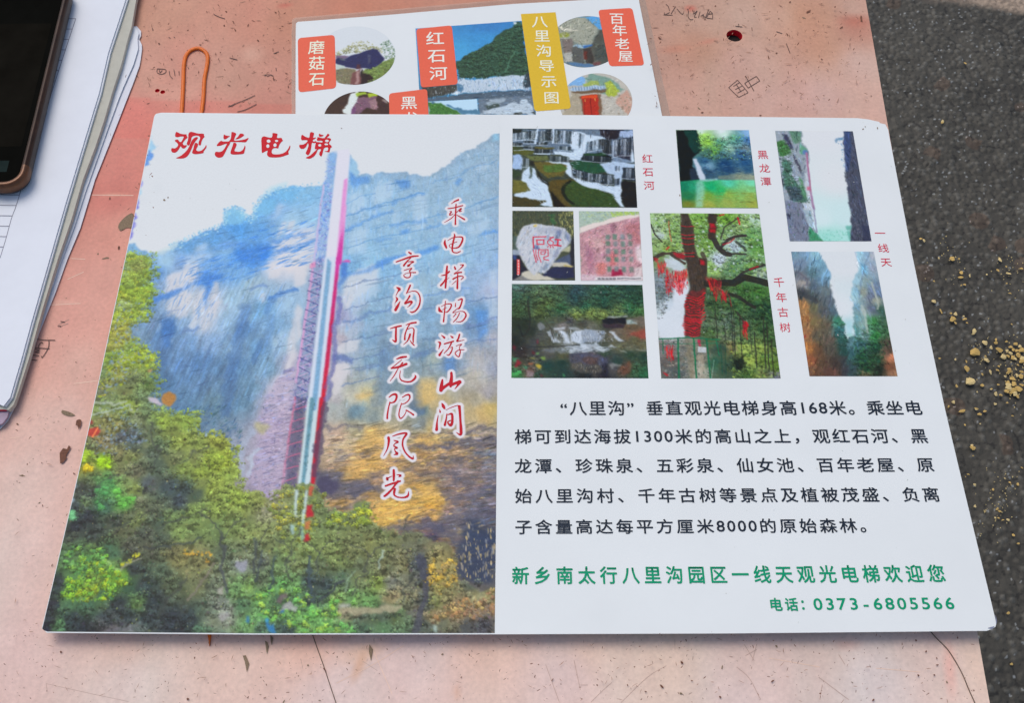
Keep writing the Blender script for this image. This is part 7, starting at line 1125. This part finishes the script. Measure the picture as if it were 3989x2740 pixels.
def disc_picture(key, name, parent, cx, cy, rx, ry, dz, label, cut=None):
    R = PIC[key]; n = 150; a, b = np.meshgrid(np.linspace(-1, 1, n), np.linspace(-1, 1, n)); u = a*np.sqrt(1-b*b/2); v = b*np.sqrt(1-a*a/2)
    th = math.radians(-6); q = np.stack([cx+rx*u.ravel(), cy+ry*v.ravel()+rx*u.ravel()*math.sin(th)*.35], 1); P = on_back(q); c = R.sample(P); P[:, 2] += dz
    return tag(mesh(name, P, gridF(n, n), M['print'], parent, origin=P.mean(0), colors=ink(c)), label)
picture('valley', 'printed_photo', back, on_back, 5e-5, 'green valley with white rapids and blue sky')
disc_picture('rock', 'round_photo', back, 1384, 216, 156, 114, 5e-5, 'dark overhanging mushroom rock')
disc_picture('cave', 'round_photo', back, 1400, 470, 142, 114, 5e-5, 'brown cave with purple rock')
disc_picture('house', 'round_photo', back, 2284, 162, 140, 100, 5e-5, 'old stone house below a cliff')
disc_picture('gate', 'round_photo', back, 2322, 400, 141, 115, 5e-5, 'gateway with red door')
def rtag(pts, rad, mat, label):
    a = np.array(pts, float); out = []
    for i in range(4):
        p, q, r = a[i-1], a[i], a[(i+1) % 4]; d1_ = (p-q)/np.linalg.norm(p-q); d2_ = (r-q)/np.linalg.norm(r-q); rd = rad if np.isscalar(rad) else rad[i]
        for t in np.linspace(0, 1, 7): out.append((q+d1_*rd)*(1-t)**2+2*q*t*(1-t)+(q+d2_*rd)*t*t)
    f = Flat(on_back, 1.1e-4); f.polygon(out); return f.build('name_tag', mat, back, label=label)
t_rock = rtag([(1160, 148), (1304, 135), (1310, 343), (1163, 360)], 16, M['tag_orange'], 'orange tag on the left')
t_red = rtag([(1621, 112), (1760, 98), (1784, 328), (1640, 341)], 14, M['tag_orange'], 'orange tag over the valley photo')
t_black = rtag([(1515, 364), (1664, 346), (1672, 500), (1518, 512)], 14, M['tag_orange'], 'orange tag cut off by the big sheet')
t_yel = rtag([(2029, 54), (2164, 47), (2225, 423), (2082, 434)], [1, 1, 14, 14], M['tag_yellow'], 'tall mustard yellow tag')
t_old = rtag([(2330, 38), (2463, 30), (2510, 254), (2374, 258)], 14, M['tag_orange'], 'orange tag at the right')
def btext(items, w, h, mat, bold, rot, par, lab): return letters('tag_lettering', items, w, h, mat, par, on_back, 1.7e-4, bold, math.radians(rot), lab)
btext([('磨', 1233, 184), ('菇', 1234, 245.7), ('石', 1235, 307.5)], 66, 57, M['letter_cream'], .009, 3, t_rock, None)
btext([('红', 1695, 149), ('石', 1701.5, 216.6), ('河', 1707.8, 285.6)], 74, 56, M['letter_white'], .009, 3, t_red, None)
btext([('黑', 1593, 400), ('龙', 1601, 462)], 68, 54, M['letter_white'], .009, 3, t_black, None)
btext([('八', 2102, 83.6), ('里', 2111, 139.8), ('沟', 2118.7, 197.4), ('导', 2129, 256.5), ('示', 2138, 317), ('图', 2148.4, 380.4)], 64, 50, M['letter_cream'], .009, 1, t_yel, None)
btext([('百', 2402, 72), ('年', 2413.5, 118), ('老', 2423.6, 170), ('屋', 2436.6, 219)], 60, 47, M['letter_white'], .008, -1, t_old, None)
# ================================================================ orange rubber band under the big sheet
def tube(name, P, r, mat, parent=None, n=10, closed=False, label=None, cat=None, flat=1.0):
    P = np.asarray(P, float); m = len(P); D = np.gradient(P, axis=0)
    if closed: D = (np.roll(P, -1, 0)-np.roll(P, 1, 0))
    D /= np.linalg.norm(D, axis=1, keepdims=True); up = np.array([0, 0, 1.0]); S = np.cross(D, up); S /= np.maximum(np.linalg.norm(S, axis=1, keepdims=True), 1e-9); Uu = np.cross(S, D)
    t = np.linspace(0, 2*math.pi, n, endpoint=False); r = np.broadcast_to(r, (m,))
    V = (P[:, None]+r[:, None, None]*(S[:, None]*np.cos(t)[None, :, None]+flat*Uu[:, None]*np.sin(t)[None, :, None])).reshape(-1, 3)
    F = [(i*n+j, i*n+(j+1) % n, ((i+1) % m)*n+(j+1) % n, ((i+1) % m)*n+j) for i in range(m if closed else m-1) for j in range(n)]
    if not closed: F += [tuple(range(n))[::-1], tuple(range((m-1)*n, m*n))]
    o = mesh(name, V, F, mat, parent, smooth=True); return tag(o, label, cat)
arc = [(707, 445), (711, 380), (714, 310), (715.5, 260), (722, 222), (736, 201), (755, 190), (770, 187), (786, 191), (802, 204), (809, 224), (805, 262), (796, 310), (792, 380), (784, 445)]
bp2 = catmull(np.array(arc, float), 5); Pn = at(bp2, .00085)
endp = at([(818, 2511)], .0006)[0]; L0 = Pn[-1]; R0 = Pn[0]
leg1 = [L0+(endp-L0)*t+np.array([.003*math.sin(t*3.1), 0, 0]) for t in np.linspace(.04, .97, 24)]; leg2 = [endp+(R0-endp)*t+np.array([-.003*math.sin(t*3.1), 0, 0]) for t in np.linspace(.03, .96, 24)]
Pband = np.vstack([Pn, leg1, [endp], leg2]); tube('rubber_band', Pband, .00112, M['band'], None, 10, True, 'long orange rubber band looping out behind the big laminated sheet', 'rubber band', .72)
# ================================================================ the big laminated sheet
LE = on_sheet(np.array([(628, 438.2), (612, 440), (604, 446), (600, 456), (551.5, 700), (531.8, 799.8), (445, 1199), (338.4, 1696.5), (242.4, 2112), (165, 2440), (161, 2455), (168, 2463), (182, 2467)], float))
RE = on_sheet(np.array([(3340, 459.6), (3372, 460.5), (3380, 463), (3400, 464.5), (3404, 470), (3424, 472), (3428, 479), (3448, 482), (3453, 491), (3460, 505), (3463, 523.5), (3554.8, 1000), (3661, 1500), (3682.6, 1600), (3813, 2147), (3879, 2420), (3882.5, 2437), (3878, 2450), (3864, 2457.5), (3845, 2459.5)], float))
TE = on_sheet(np.array([(628, 438.2), (1100, 443), (2300, 448), (3340, 459.6)], float)); BE = on_sheet(np.array([(182, 2467), (1000, 2474), (1927, 2473), (2850, 2469.5), (3845, 2459.5)], float))
sheet = thing('laminated_sheet', (0, 0, 0), 'large white laminated tourist sheet with cliff lift picture, small photos and printed text', 'laminated sheet')
def edge_x(E, y): o = np.argsort(E[:, 1]); return np.interp(y, E[o, 1], E[o, 0])
def sheet_grid(nu, nv, inset=0.0):
    v = np.linspace(0, 1, nv); v = 0.5-0.5*np.cos(v*math.pi)*0.35-0.65*(0.5-v); v = np.clip(v, 0, 1)
    u = np.linspace(0, 1, nu)
    ytop, ybot = TE[:, 1].mean()-inset, BE[:, 1].mean()+inset
    y = ytop+(ybot-ytop)*v; xl, xr_ = edge_x(LE, y)+inset, edge_x(RE, y)-inset
    Xs = xl[:, None]*(1-u)+xr_[:, None]*u; Ys = np.repeat(y[:, None], nu, 1)
    # bend rows so that the top and bottom rows follow the traced edges
    wt = np.clip(1-(ytop-Ys)/.02, 0, 1); wb = np.clip(1-(Ys-ybot)/.02, 0, 1)
    Ys = Ys+wt*(np.interp(Xs, TE[:, 0], TE[:, 1])-ytop-inset)+wb*(np.interp(Xs, BE[:, 0], BE[:, 1])-ybot+inset)
    return Xs, Ys
Xs, Ys = sheet_grid(60, 220); Zs = lift(Ys); top = np.stack([Xs, Ys, Zs], -1); n_, m_ = top.shape[1], top.shape[0]; bot = top.copy(); bot[..., 2] -= .0008
Vt = top.reshape(-1, 3); Vb = bot.reshape(-1, 3); nn = len(Vt); gf = gridF(n_, m_); ring = list(range(n_))+[i*n_+n_-1 for i in range(1, m_)]+[(m_-1)*n_+j for j in range(n_-2, -1, -1)]+[i*n_ for i in range(m_-2, 0, -1)]
Fs = [tuple(f) for f in gf]+[tuple(reversed([i+nn for i in f])) for f in gf]
body = mesh('sheet_body', np.vstack([Vt, Vb]), Fs, M['white'], sheet, smooth=False)
Vr = np.vstack([Vt[ring], Vb[ring]]); k_ = len(ring); mesh('sheet_rim', Vr, [(i, (i+1) % k_, k_+(i+1) % k_, k_+i) for i in range(k_)], M['sheet_edge'], sheet)
# cliff picture
CR = paint_cliff()
rb_ = on_sheet(np.array([(1946.5, 495), (1943, 760), (1941, 1000), (1936, 1600), (1930, 2225), (1927, 2480)], float))
nu, nv = 560, 880; v = np.linspace(0, 1, nv); yt, yb = TE[:, 1].mean()-.0008, BE[:, 1].mean()+.0006; y = yt+(yb-yt)*v; u = np.linspace(0, 1, nu)
xl = edge_x(LE, y)+.0003; xrr = edge_x(rb_, np.clip(y, rb_[:, 1].min(), rb_[:, 1].max())); Xc = xl[:, None]*(1-u)+xrr[:, None]*u; Yc = np.repeat(y[:, None], nu, 1)
wt = np.clip(1-(yt-Yc)/.02, 0, 1); wb = np.clip(1-(Yc-yb)/.02, 0, 1); Yc = Yc+wt*(np.interp(Xc, TE[:, 0], TE[:, 1])-TE[:, 1].mean())+wb*(np.interp(Xc, BE[:, 0], BE[:, 1])-BE[:, 1].mean()-.0001)
Pc = np.stack([Xc, Yc, lift(Yc)], -1).reshape(-1, 3); cc = CR.sample(Pc); Pc[:, 2] += 7e-5
tag(mesh('cliff_picture', Pc, gridF(nu, nv), M['print'], sheet, origin=Pc.mean(0), colors=ink(cc)), 'printed picture of a lift tower on a blue and orange cliff above autumn woods')
for key, lab in (('falls', 'stepped waterfall with mossy rocks'), ('pool', 'green pool with a thin waterfall'), ('gap', 'white sky between two cliffs with a red ladder'), ('stone', 'pale boulder with red carved characters'), ('tablet', 'pink rock face with a carved tablet'), ('river', 'broad low waterfall in a wooded valley'), ('tree', 'old tree wrapped in red ribbons'), ('gorge', 'narrow misty gorge')):
    picture(key, 'printed_photo', sheet, on_sheet, 1.0e-4, lab, lift)
# title and verse
for zf, outl, hl in TITLE:
    f = Flat(on_sheet, 1.6e-4)
    for t in outl: f.polygon(zf(t), 3)
    o = f.build('title_character', M['title_red'], sheet)
    if hl:
        f = Flat(on_sheet, 2.3e-4)
        for x, y_, rx, ry in hl: q = zf('%f,%f' % (x, y_))[0]; f.ellipse(q[0], q[1], rx/6.4556, ry/6.4556)
        f.build('letter_opening', M['white'], o)
for zf, glyphs in VERSE:
    for g in glyphs:
        f = Flat(on_sheet, 1.6e-4)
        for t in g: f.stroke(zf(t))
        f.build('verse_character', M['verse_red'], sheet)
def slet(name, items, w, h, mat, bold, rot=0.0, label=None): return letters(name, items, w, h, mat, sheet, on_sheet, 1.6e-4, bold, math.radians(rot), label, lift)
def row(txt, x0, x1, y0, y1, dw=0.53):
    """characters between the centres x0 and x1; digits take dw of a full width"""
    adv = [dw if (c.isascii()) else 1.0 for c in txt]; pos = [0.0]
    for i in range(1, len(txt)): pos.append(pos[-1]+(adv[i-1]+adv[i])/2)
    a = on_sheet([(x0, y0), (x1, y1)]); out = []
    for c, p in zip(txt, pos):
        k = p/pos[-1]; P = a[0]*(1-k)+a[1]*k; P[2] = lift(P[1]); q = px([P])[0]
        out.append((c, q[0], q[1]))
    return out
L1 = row('八里沟”垂直观光电梯身高168米。乘坐电', 2251.7, 3557, 1591.5, 1590); L1 = [('“', L1[0][1]-75, 1591.5)]+L1
L1[0] = ('“', 2196, 1594); L1 = [(c, 2456 if c == '”' else x, y) for c, x, y in L1]
for nm, items in (('a', L1), ('b', row('梯可到达海拔1300米的高山之上，观红石河、黑', 2037.9, 3578.8, 1702.5, 1699.5)), ('c', row('龙潭、珍珠泉、五彩泉、仙女池、百年老屋、原', 2037.9, 3603.8, 1817, 1812)),
                  ('d', row('始八里沟村、千年古树等景点及植被茂盛、负离', 2039, 3625.8, 1934, 1928)), ('e', row('子含量高达每平方厘米8000的原始森林。', 2039, 3381, 2055, 2049))):
    slet('text_line', items, 69, 60, M['body_ink'], 0.014)
slet('welcome_line', row('新乡南太行八里沟园区一线天观光电梯欢迎您', 2027.7, 3646.4, 2244.5, 2236), 69, 72, M['green_ink'], 0.02)
ph = [('电', 3021.5, 2357), ('话', 3082.8, 2356.5), ('：', 3140, 2356)]+[(c, 3185.7+i*46.6, 2355.5-i*.3) for i, c in enumerate('0373-6805566')]
slet('phone_line', ph[:3], 52, 54, M['green_ink'], 0.026); slet('phone_number', ph[3:], 74, 64, M['green_ink'], 0.016)
for items in ([('红', 2521.9, 618), ('石', 2524.5, 669.8), ('河', 2528.4, 722.7)], [('黑', 2971, 602.6), ('龙', 2977.7, 655.6), ('潭', 2982.8, 707)], [('一', 3427.8, 909), ('线', 3440, 967), ('天', 3451, 1022)], [('千', 3034, 1100), ('年', 3043, 1158.8), ('古', 3050, 1216.7), ('树', 3058, 1276)]):
    slet('photo_caption', items, 44, 36 if items[0][0] != '千' else 40, M['caption_red'], 0.0)
sm = Flat(on_sheet, 2.0e-4); rs = np.random.default_rng(4)
for x, y_, r in ((3362, 503, 3), (3370, 494, 2.6), (2648, 762, 3.6), (640, 780, 5), (655, 770, 3.4), (3418, 500, 4), (1330, 500, 2.4), (2560, 1140, 2.5)): sm.blob(x, y_, r, rs, 1.3, rs.random()*3)
sm.build('dirt_spots', M['chip_grey'], sheet, 'stuff')
gm = Flat(on_sheet, 3.2e-5)
for _ in range(70):
    x, y_ = (640+640*rs.random(), 700+120*rs.random()) if rs.random() < .2 else (1980+1600*rs.random(), 470+1960*rs.random()); gm.blob(x, y_, 1.2+2.2*rs.random()**2, rs, 1+1.5*rs.random(), rs.random()*3, 6)
gm.build('grime', M['grime'], sheet, 'stuff')
cr = Flat(on_sheet, 2.2e-4); cr.stroke([(3849, 2449, 2), (3862, 2448, 7), (3872, 2443, 2)]); cr.stroke([(3877, 2400, 1.5), (3880, 2420, 4), (3881, 2432, 1.5)]); cr.build('corner_scuff', surf('scuff', ink8(120, 124, 150), .5, .3, 500, .2), sheet)
# ================================================================ papers, note pad and phone on the left
def slab(name, pts, z0, z1, mat, parent=None, smooth_n=0, where=None, label=None, cat=None, group=None, bevel=0.0):
    """outline in photo pixels at height z1, extruded down to z0"""
    a = np.asarray(pts, float)[:, :2]
    if smooth_n: a = catmull(np.vstack([a, a[:1]]), smooth_n)[:-1]
    P = at(a, z1)
    tri = mathutils.geometry.tessellate_polygon([[Vector(p) for p in P]]); n = len(P)
    A = sum(P[i, 0]*P[(i+1) % n, 1]-P[(i+1) % n, 0]*P[i, 1] for i in range(n)); D = P.copy(); D[:, 2] = z0
    F = []
    for t in tri:
        p, q, r = P[list(t)]; s_ = (q[0]-p[0])*(r[1]-p[1])-(q[1]-p[1])*(r[0]-p[0]); t = tuple(t) if s_ > 0 else tuple(reversed(t)); F.append(t); F.append(tuple(i+n for i in reversed(t)))
    for i in range(n):
        j = (i+1) % n; F.append((i, n+i, n+j, j) if A > 0 else (i, j, n+j, n+i))
    o = mesh(name, np.vstack([P, D]), F, mat, parent); return tag(o, label, cat, group)
low1 = [(505, 40), (514, 101), (533, 101), (549, 120), (549, 138), (542, 152), (552, 172), (553, 190), (548, 230), (543, 256), (520, 320), (458, 479), (390, 650), (369.8, 700), (313, 888), (262, 1010), (216, 1139), (150, 1302), (94, 1471), (60, 1580), (30, 1640), (0, 1672), (-60, 1700), (-200, 1700), (-100, 40)]
slab('loose_sheet', low1, .0006, .0010, M['paper_low'], None, label='lowest white paper sheet sticking out furthest right, with a crumpled upper corner', cat='paper sheet', group='paper sheets under the note pad')
low2 = [(500, 60), (510, 104), (528, 106), (541, 128), (536, 150), (538, 190), (520, 250), (480, 340), (462, 385), (420, 500), (335, 740), (290, 880), (230, 1040), (180, 1180), (130, 1320), (80, 1460), (40, 1590), (10, 1640), (-80, 1680), (-200, 1680), (-100, 60)]
slab('loose_sheet', low2, .0016, .0020, M['paper'], None, label='second white paper sheet just under the note pad, edge running beside the grey strip', cat='paper sheet', group='paper sheets under the note pad')
pad = thing('note_pad', tuple(at([(150, 900)], .002)[0]), 'white ruled form pad with a grey card backing strip, lying under the phone', 'note pad')
strip = [(545, -60), (530, 0), (513, 100), (497, 155), (470, 260), (440, 350), (405, 470), (372, 570), (322, 703), (280, 850), (225, 1010), (176, 1170), (150, 1260), (115, 1390), (70, 1530), (53, 1577), (33, 1598), (20, 1596), (-200, 1590), (-120, -60)]
slab('backing_card', strip, .0024, .0050, M['card_grey'], pad)
for k, (dx, zt) in enumerate(((0, .0064), (-9, .0072))):
    top_ = [(515+dx, -60), (497+dx, 0), (468+dx, 90), (430+dx, 205), (395+dx, 360), (352+dx, 500), (310+dx, 640), (262+dx, 800), (219+dx, 950), (170+dx, 1120), (130+dx, 1260), (92+dx, 1400), (48+dx, 1550), (22+dx, 1583), (-10, 1572), (-200, 1560), (-120, -60)]
    slab('page', top_, zt-.0005 if k else .0052, zt, M['paper'], pad, label='upper page with printed table lines' if k else None)
on_page = lambda p: at(p, .0072)
rl = Flat(on_page, 6e-5)
Z5 = zz(0, 0, 1.878)
rl.stroke(Z5('555,135 490,330 430,515 380,670 330,830 250,1060 130,1470 85,1596 40,1760 0,1890'), 2.4, 3, False)
for i in range(46):
    x0_, y0_ = Z5('555,135')[0]; yy_ = 72+i*40.5; xx_ = np.interp(yy_, [72, 176, 274, 357, 442, 564, 783, 850, 937, 1006], [295.6, 261, 229, 202, 176, 133, 69, 45, 21, 0])
    if yy_ < 1000: rl.stroke([(-60, yy_-2), (xx_, yy_)], 2.2, 2, False)
rl.build('table_lines', M['rule'], pad, 'stuff')
slab('loose_sheet', [(-40, 1600), (10, 1596), (34, 1604), (28, 1625), (10, 1650), (-40, 1668)], .0022, .0034, surf('violet_paper', ink8(158, 140, 162), .8, .1, 100, .15), None, label='small mauve paper corner peeping out at the lower end of the note pad', cat='paper sheet')
slab('paper_tab', [(-40, 1584), (12, 1590), (33, 1596), (20, 1600), (-40, 1600)], .0036, .0046, M['red_trim'], None, label='dark red folded tab at the lower corner of the note pad', cat='tab')
# phone: a rounded slab with raised case, its long side along the traced edge
PZ0, PZ1 = .0078, .0165
e = at([(262, 0), (104, 655)], PZ1); ax_ = (e[0]-e[1]); ax_[2] = 0; ax_ /= np.linalg.norm(ax_); bx2 = np.array([-ax_[1], ax_[0], 0.0])   # ax_ up along the phone, bx2 to its left
corner_px = at([(100, 724)], PZ1)[0]; cr_ = e[1]+ax_*np.dot(corner_px-e[1], ax_)   # foot of the corner on the side line
PW, PL = .074, .152
org = cr_-ax_*0.0
def rrect(inset, z, rad, n=8, y_in=None):
    x0_, x1_, y0_, y1_ = inset, PW-inset, inset, PL-inset; r = max(rad-inset, .001); out = []
    for cx, cy, a0 in ((x0_+r, y0_+r, 180), (x1_-r, y0_+r, 270), (x1_-r, y1_-r, 0), (x0_+r, y1_-r, 90)):
        for t in np.linspace(a0, a0+90, n): out.append(org+bx2*(cx+r*math.cos(math.radians(t)))+ax_*(cy+r*math.sin(math.radians(t)))+np.array([0, 0, z-org[2]]))
    return np.array(out)
phone = thing('phone', tuple((org+bx2*PW/2+ax_*PL/2)*np.array([1, 1, 0])+np.array([0, 0, PZ0])), 'black screened phone in a brown bronze case lying on the note pad', 'phone')
def loft(name, rings, mat, parent, cap0=False, cap1=False, smooth=True):
    n = len(rings[0]); V = np.vstack(rings); F = [(k*n+i, k*n+(i+1) % n, (k+1)*n+(i+1) % n, (k+1)*n+i) for k in range(len(rings)-1) for i in range(n)]
    if cap0: F.append(tuple(range(n))[::-1])
    if cap1: F.append(tuple(range((len(rings)-1)*n, len(rings)*n)))
    return mesh(name, V, F, mat, parent, smooth=smooth)
RC = .0105
loft('case_side', [rrect(.0022, PZ0, RC), rrect(.0006, PZ0+.0012, RC), rrect(.0, PZ0+.004, RC), rrect(.0003, PZ0+.0062, RC)], M['case_side'], phone, cap0=True)
loft('case_rim', [rrect(.0003, PZ0+.0062, RC), rrect(.0008, PZ1-.0006, RC), rrect(.0014, PZ1, RC), rrect(.0024, PZ1, RC), rrect(.0034, PZ1-.0008, RC)], M['case'], phone)
loft('screen', [rrect(.0033, PZ1-.0009, RC), rrect(.0038, PZ1-.0007, RC)], M['glass'], phone, cap1=True, smooth=False)
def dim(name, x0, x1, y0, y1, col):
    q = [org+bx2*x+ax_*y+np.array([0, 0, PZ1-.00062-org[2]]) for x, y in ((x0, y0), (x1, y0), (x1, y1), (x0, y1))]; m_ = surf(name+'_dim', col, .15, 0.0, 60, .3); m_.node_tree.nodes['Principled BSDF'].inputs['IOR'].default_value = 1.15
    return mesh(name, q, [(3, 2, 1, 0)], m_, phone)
dim('screen_sheen', .0060, .066, .027, .118, (.0095, .0085, .0065, 1)); dim('app_icon', .0105, .019, .010, .0175, (.018, .028, .026, 1))  # large olive patch: sheen on the glass, painted as base colour
n8 = 8; rings = []
for ins, z in ((-.0002, PZ0+.003), (-.0005, PZ0+.0062), (.0004, PZ1-.0002), (.0012, PZ1+.0003), (.0026, PZ1+.0003), (.0034, PZ1-.0006)):
    q = rrect(ins, z, RC)[:n8]; a_ = q[0]+ax_*.0035; b_ = q[-1]+bx2*.0045; rings.append(np.vstack([[a_], q, [b_]]))
V = np.vstack(rings); n = len(rings[0]); tag(mesh('corner_guard', V, [(k*n+i, k*n+i+1, (k+1)*n+i+1, (k+1)*n+i) for k in range(len(rings)-1) for i in range(n-1)], M['corner'], phone, smooth=True), 'glossier brown corner piece')
# ================================================================ hairs and crumbs
def hair(px_pts, z, r, label):
    P = at(catmull(np.array(px_pts, float), 6), z); return tube('hair', P, r, M['pen_line'], None, 6, False, label, 'hair')
hair([(3625, 2462), (3650, 2490), (3690, 2530), (3720, 2575), (3750, 2630), (3775, 2690), (3800, 2745)], .0003, .00022, 'long curved dark hair on the board at the lower right corner')
hair([(1216, 2470), (1235, 2525), (1262, 2600), (1285, 2670), (1310, 2745)], .00025, .00016, 'thin straight dark hair on the board below the big sheet')
M['crumb'] = surf('crumb', (0.62, 0.42, 0.14, 1), 0.85, 0.15, 900, 0.3, (0.5, 0.0006)); M['crumb_pale'] = surf('crumb_pale', (0.72, 0.56, 0.26, 1), 0.85, 0.15, 900, 0.3, (0.5, 0.0006))
def crumb_mesh(seed, poly=None):
    r = np.random.default_rng(seed); bm = bmesh.new(); bmesh.ops.create_icosphere(bm, subdivisions=2, radius=1)
    k = r.random(3)*6; ax3 = [Vector(r.normal(size=3)).normalized() for _ in range(7)]; dd = [.3+.4*r.random() for _ in range(7)]
    for v in bm.verts:
        p = v.co.copy()
        for a, d in zip(ax3, dd):
            s_ = p.dot(a)
            if s_ > d: p -= a*(s_-d)
        v.co = p*(1+.06*math.sin(p.x*7+k[0])*math.sin(p.y*8+k[1]))
    me = bpy.data.meshes.new('crumb'); bm.to_mesh(me); bm.free(); me.materials.append(M['crumb_pale'] if seed % 3 == 0 else M['crumb']); return me
cms = [crumb_mesh(i) for i in range(9)]
W_ = zz(3489, 1000, 2.66); WR = zz(2850, 1500, 2.0404); rc = np.random.default_rng(17)
big = {(810, 1000): 'large wedge shaped yellow crumb, biggest one on the dark asphalt', (760, 1285): 'long triangular yellow crumb below the rounded pale one', (735, 1160): 'rounded pale yellow crumb beside the white sheet edge', (945, 1075): 'bottle shaped yellow crumb right of the biggest crumb', (590, 655): 'chunky cracked yellow crumb in the upper cluster', (680, 190): 'double orange yellow crumb high up beside the sheet', (815, 780): 'slim pointed yellow crumb on bare asphalt', (1080, 990): 'long orange crumb leading into the dense crumb pile'}
crumbs = []
for t in ('450,15,8,8 585,20,26,18 655,20,9,8 1080,30,14,20 1148,105,11,10 1058,140,11,14 1165,170,22,10 1300,125,16,10 400,255,10,9 400,465,18,16 470,565,10,20 572,585,11,10 620,595,18,14 590,655,30,24 618,685,14,10 703,615,9,8 712,650,20,12 742,688,11,9 815,780,18,26 680,165,18,16 672,210,20,14 768,195,9,14 680,298,7,7 713,290,12,9 942,182,10,7 1150,278,7,7 1187,380,14,7 '
          '928,895,22,20 1040,860,11,12 1038,890,14,14 988,942,15,14 1148,882,11,9 1070,965,32,20 1115,1030,26,22 810,1000,42,40 838,968,9,9 945,1075,20,22 932,1032,9,9 455,1052,11,8 620,1065,9,9 735,1090,8,11 735,1160,22,26 760,1285,40,34 1067,1137,10,10 1060,1180,16,14 985,1200,12,20 898,1220,12,10 895,1330,16,16 845,1402,7,7 630,1340,9,12 997,1370,7,7 1035,1420,14,18 1092,1437,11,11 1067,1328,9,12 1138,1245,14,7 '
          '1175,1165,26,10 1170,1192,28,14 1155,975,14,12 1190,940,16,14 1240,905,16,14 1285,925,14,14 1220,970,18,16 1260,975,20,16 1195,1005,20,14 1270,1020,28,18 1210,1045,18,20 1240,1060,16,12 1300,975,24,22 1165,1030,14,14 1310,1050,24,22 1300,1090,20,20 1215,1270,26,22 1260,1235,16,14 1300,1240,24,20 1160,1300,14,20 1170,1335,28,22 1225,1325,22,22 1275,1370,28,24 1195,1380,24,14 1145,1395,20,24 1190,1418,14,10 1240,1415,22,16 1265,1450,14,14 1305,1190,16,12 '
          '600,1508,16,14 550,1557,11,9 835,1575,18,9 1030,1527,14,9 1157,1515,9,8 1270,1125,12,9 1250,1170,6,8 1203,700,7,7').split():
    x, y_, rx, ry = [float(q) for q in t.split(',')]; q = W_('%f,%f' % (x, y_))[0]; crumbs.append((q[0], q[1], rx/2.66, ry/2.66, big.get((int(x), int(y_)))))
for t in ('1790,12,7,7 1760,137,10,8 1725,173,6,6 1830,208,22,10 1945,190,10,8 1968,235,13,11 2015,210,12,10 2093,152,8,7 1855,318,8,6 2233,245,8,5 2100,70,12,12 2135,80,9,7 1915,500,17,14 1907,480,10,8 1880,712,9,5 2213,778,9,8 1935,797,11,10 2275,790,10,9 2078,830,7,10 1935,965,9,9 2110,990,8,12 2130,1005,10,6 2095,1055,7,7 2120,1060,8,7 2160,1075,9,6 2200,1075,12,9 2240,1195,12,8 2278,1260,9,7 2200,20,26,18 2240,50,24,16 2280,30,22,18 2250,75,14,10 2300,1,14,9 2310,660,10,5 1978,310,6,5 2190,142,8,4 2065,898,5,4 2060,35,6,5 1920,565,5,4 1860,730,4,4').split():
    x, y_, rx, ry = [float(q) for q in t.split(',')]; q = WR('%f,%f' % (x, y_))[0]; crumbs.append((q[0], q[1], rx/2.04, ry/2.04, None))
for x, y_, r in ((3672, 470, 5), (3670, 478, 4), (3588, 930, 5), (3600, 938, 5), (3760, 245, 3.5), (3927, 2389, 5), (3550, 2590, 4), (3940, 2590, 5)): crumbs.append((x, y_, r, r, None))
sc_i = 0
for x, y_, rx, ry, lab in crumbs:
    c = at([(x, y_), (x+rx, y_), (x, y_+ry)], GZ+.001); ax2, ay2 = abs(c[1, 0]-c[0, 0]), abs(c[2, 1]-c[0, 1]); hz = min(ax2, ay2)*.45
    o = bpy.data.objects.new('crumb', cms[sc_i % len(cms)]); COL.objects.link(o); o.location = (c[0, 0], c[0, 1], GZ+.0005+hz*.5); o.scale = (ax2*1.55, ay2*1.55, hz); o.rotation_euler = (rc.random()*.5-.25, rc.random()*.5-.25, rc.random()*1.2-.6)
    if lab is None:
        zone = 0 if (x > 3895 and 1300 < y_ < 1560) else 1 if y_ < 1180 else 2 if y_ < 1560 else 3
        o['label'], o['group'] = (('small yellow crumb in the dense crumb pile at the right picture edge', 'crumbs of the dense pile'), ('small yellow crumb in the thin scatter above the dense crumb pile', 'crumbs above the pile'), ('small yellow crumb lying loose between the white sheet edge and the dense pile', 'crumbs left of the pile'), ('small yellow crumb strewn on the asphalt below the dense crumb pile', 'crumbs below the pile'))[zone]
        o['category'] = 'crumb'
    else: tag(o, lab, 'crumb')
    sc_i += 1
# crumb dust between them
V, F = [], []; cen = [(3950, 1380), (3970, 1500), (3820, 1380), (3940, 1060), (3710, 1010), (3900, 1900), (3880, 2010), (3960, 1440)]
for _ in range(260):
    cx, cy = cen[rc.integers(0, len(cen))]; q = at([(cx+rc.normal()*34, cy+rc.normal()*46)], GZ)[0]; r = .0006+.0009*rc.random(); b0 = len(V)
    for dx, dy, dz in ((1, 0, 0), (-.5, .87, 0), (-.5, -.87, 0), (0, 0, 1.1), (0, 0, -.6)): V.append(q+np.array([dx*r*(.7+.6*rc.random()), dy*r*(.7+.6*rc.random()), dz*r+.001]))
    F += [(b0, b0+1, b0+3), (b0+1, b0+2, b0+3), (b0+2, b0, b0+3), (b0+1, b0, b0+4), (b0+2, b0+1, b0+4), (b0, b0+2, b0+4)]
tag(mesh('crumb_dust', V, F, M['crumb_pale']), 'fine yellow crumb dust between the crumbs on the asphalt', 'crumbs', kind='stuff')
bpy.data.objects.remove(_fo); bpy.data.curves.remove(_fc)
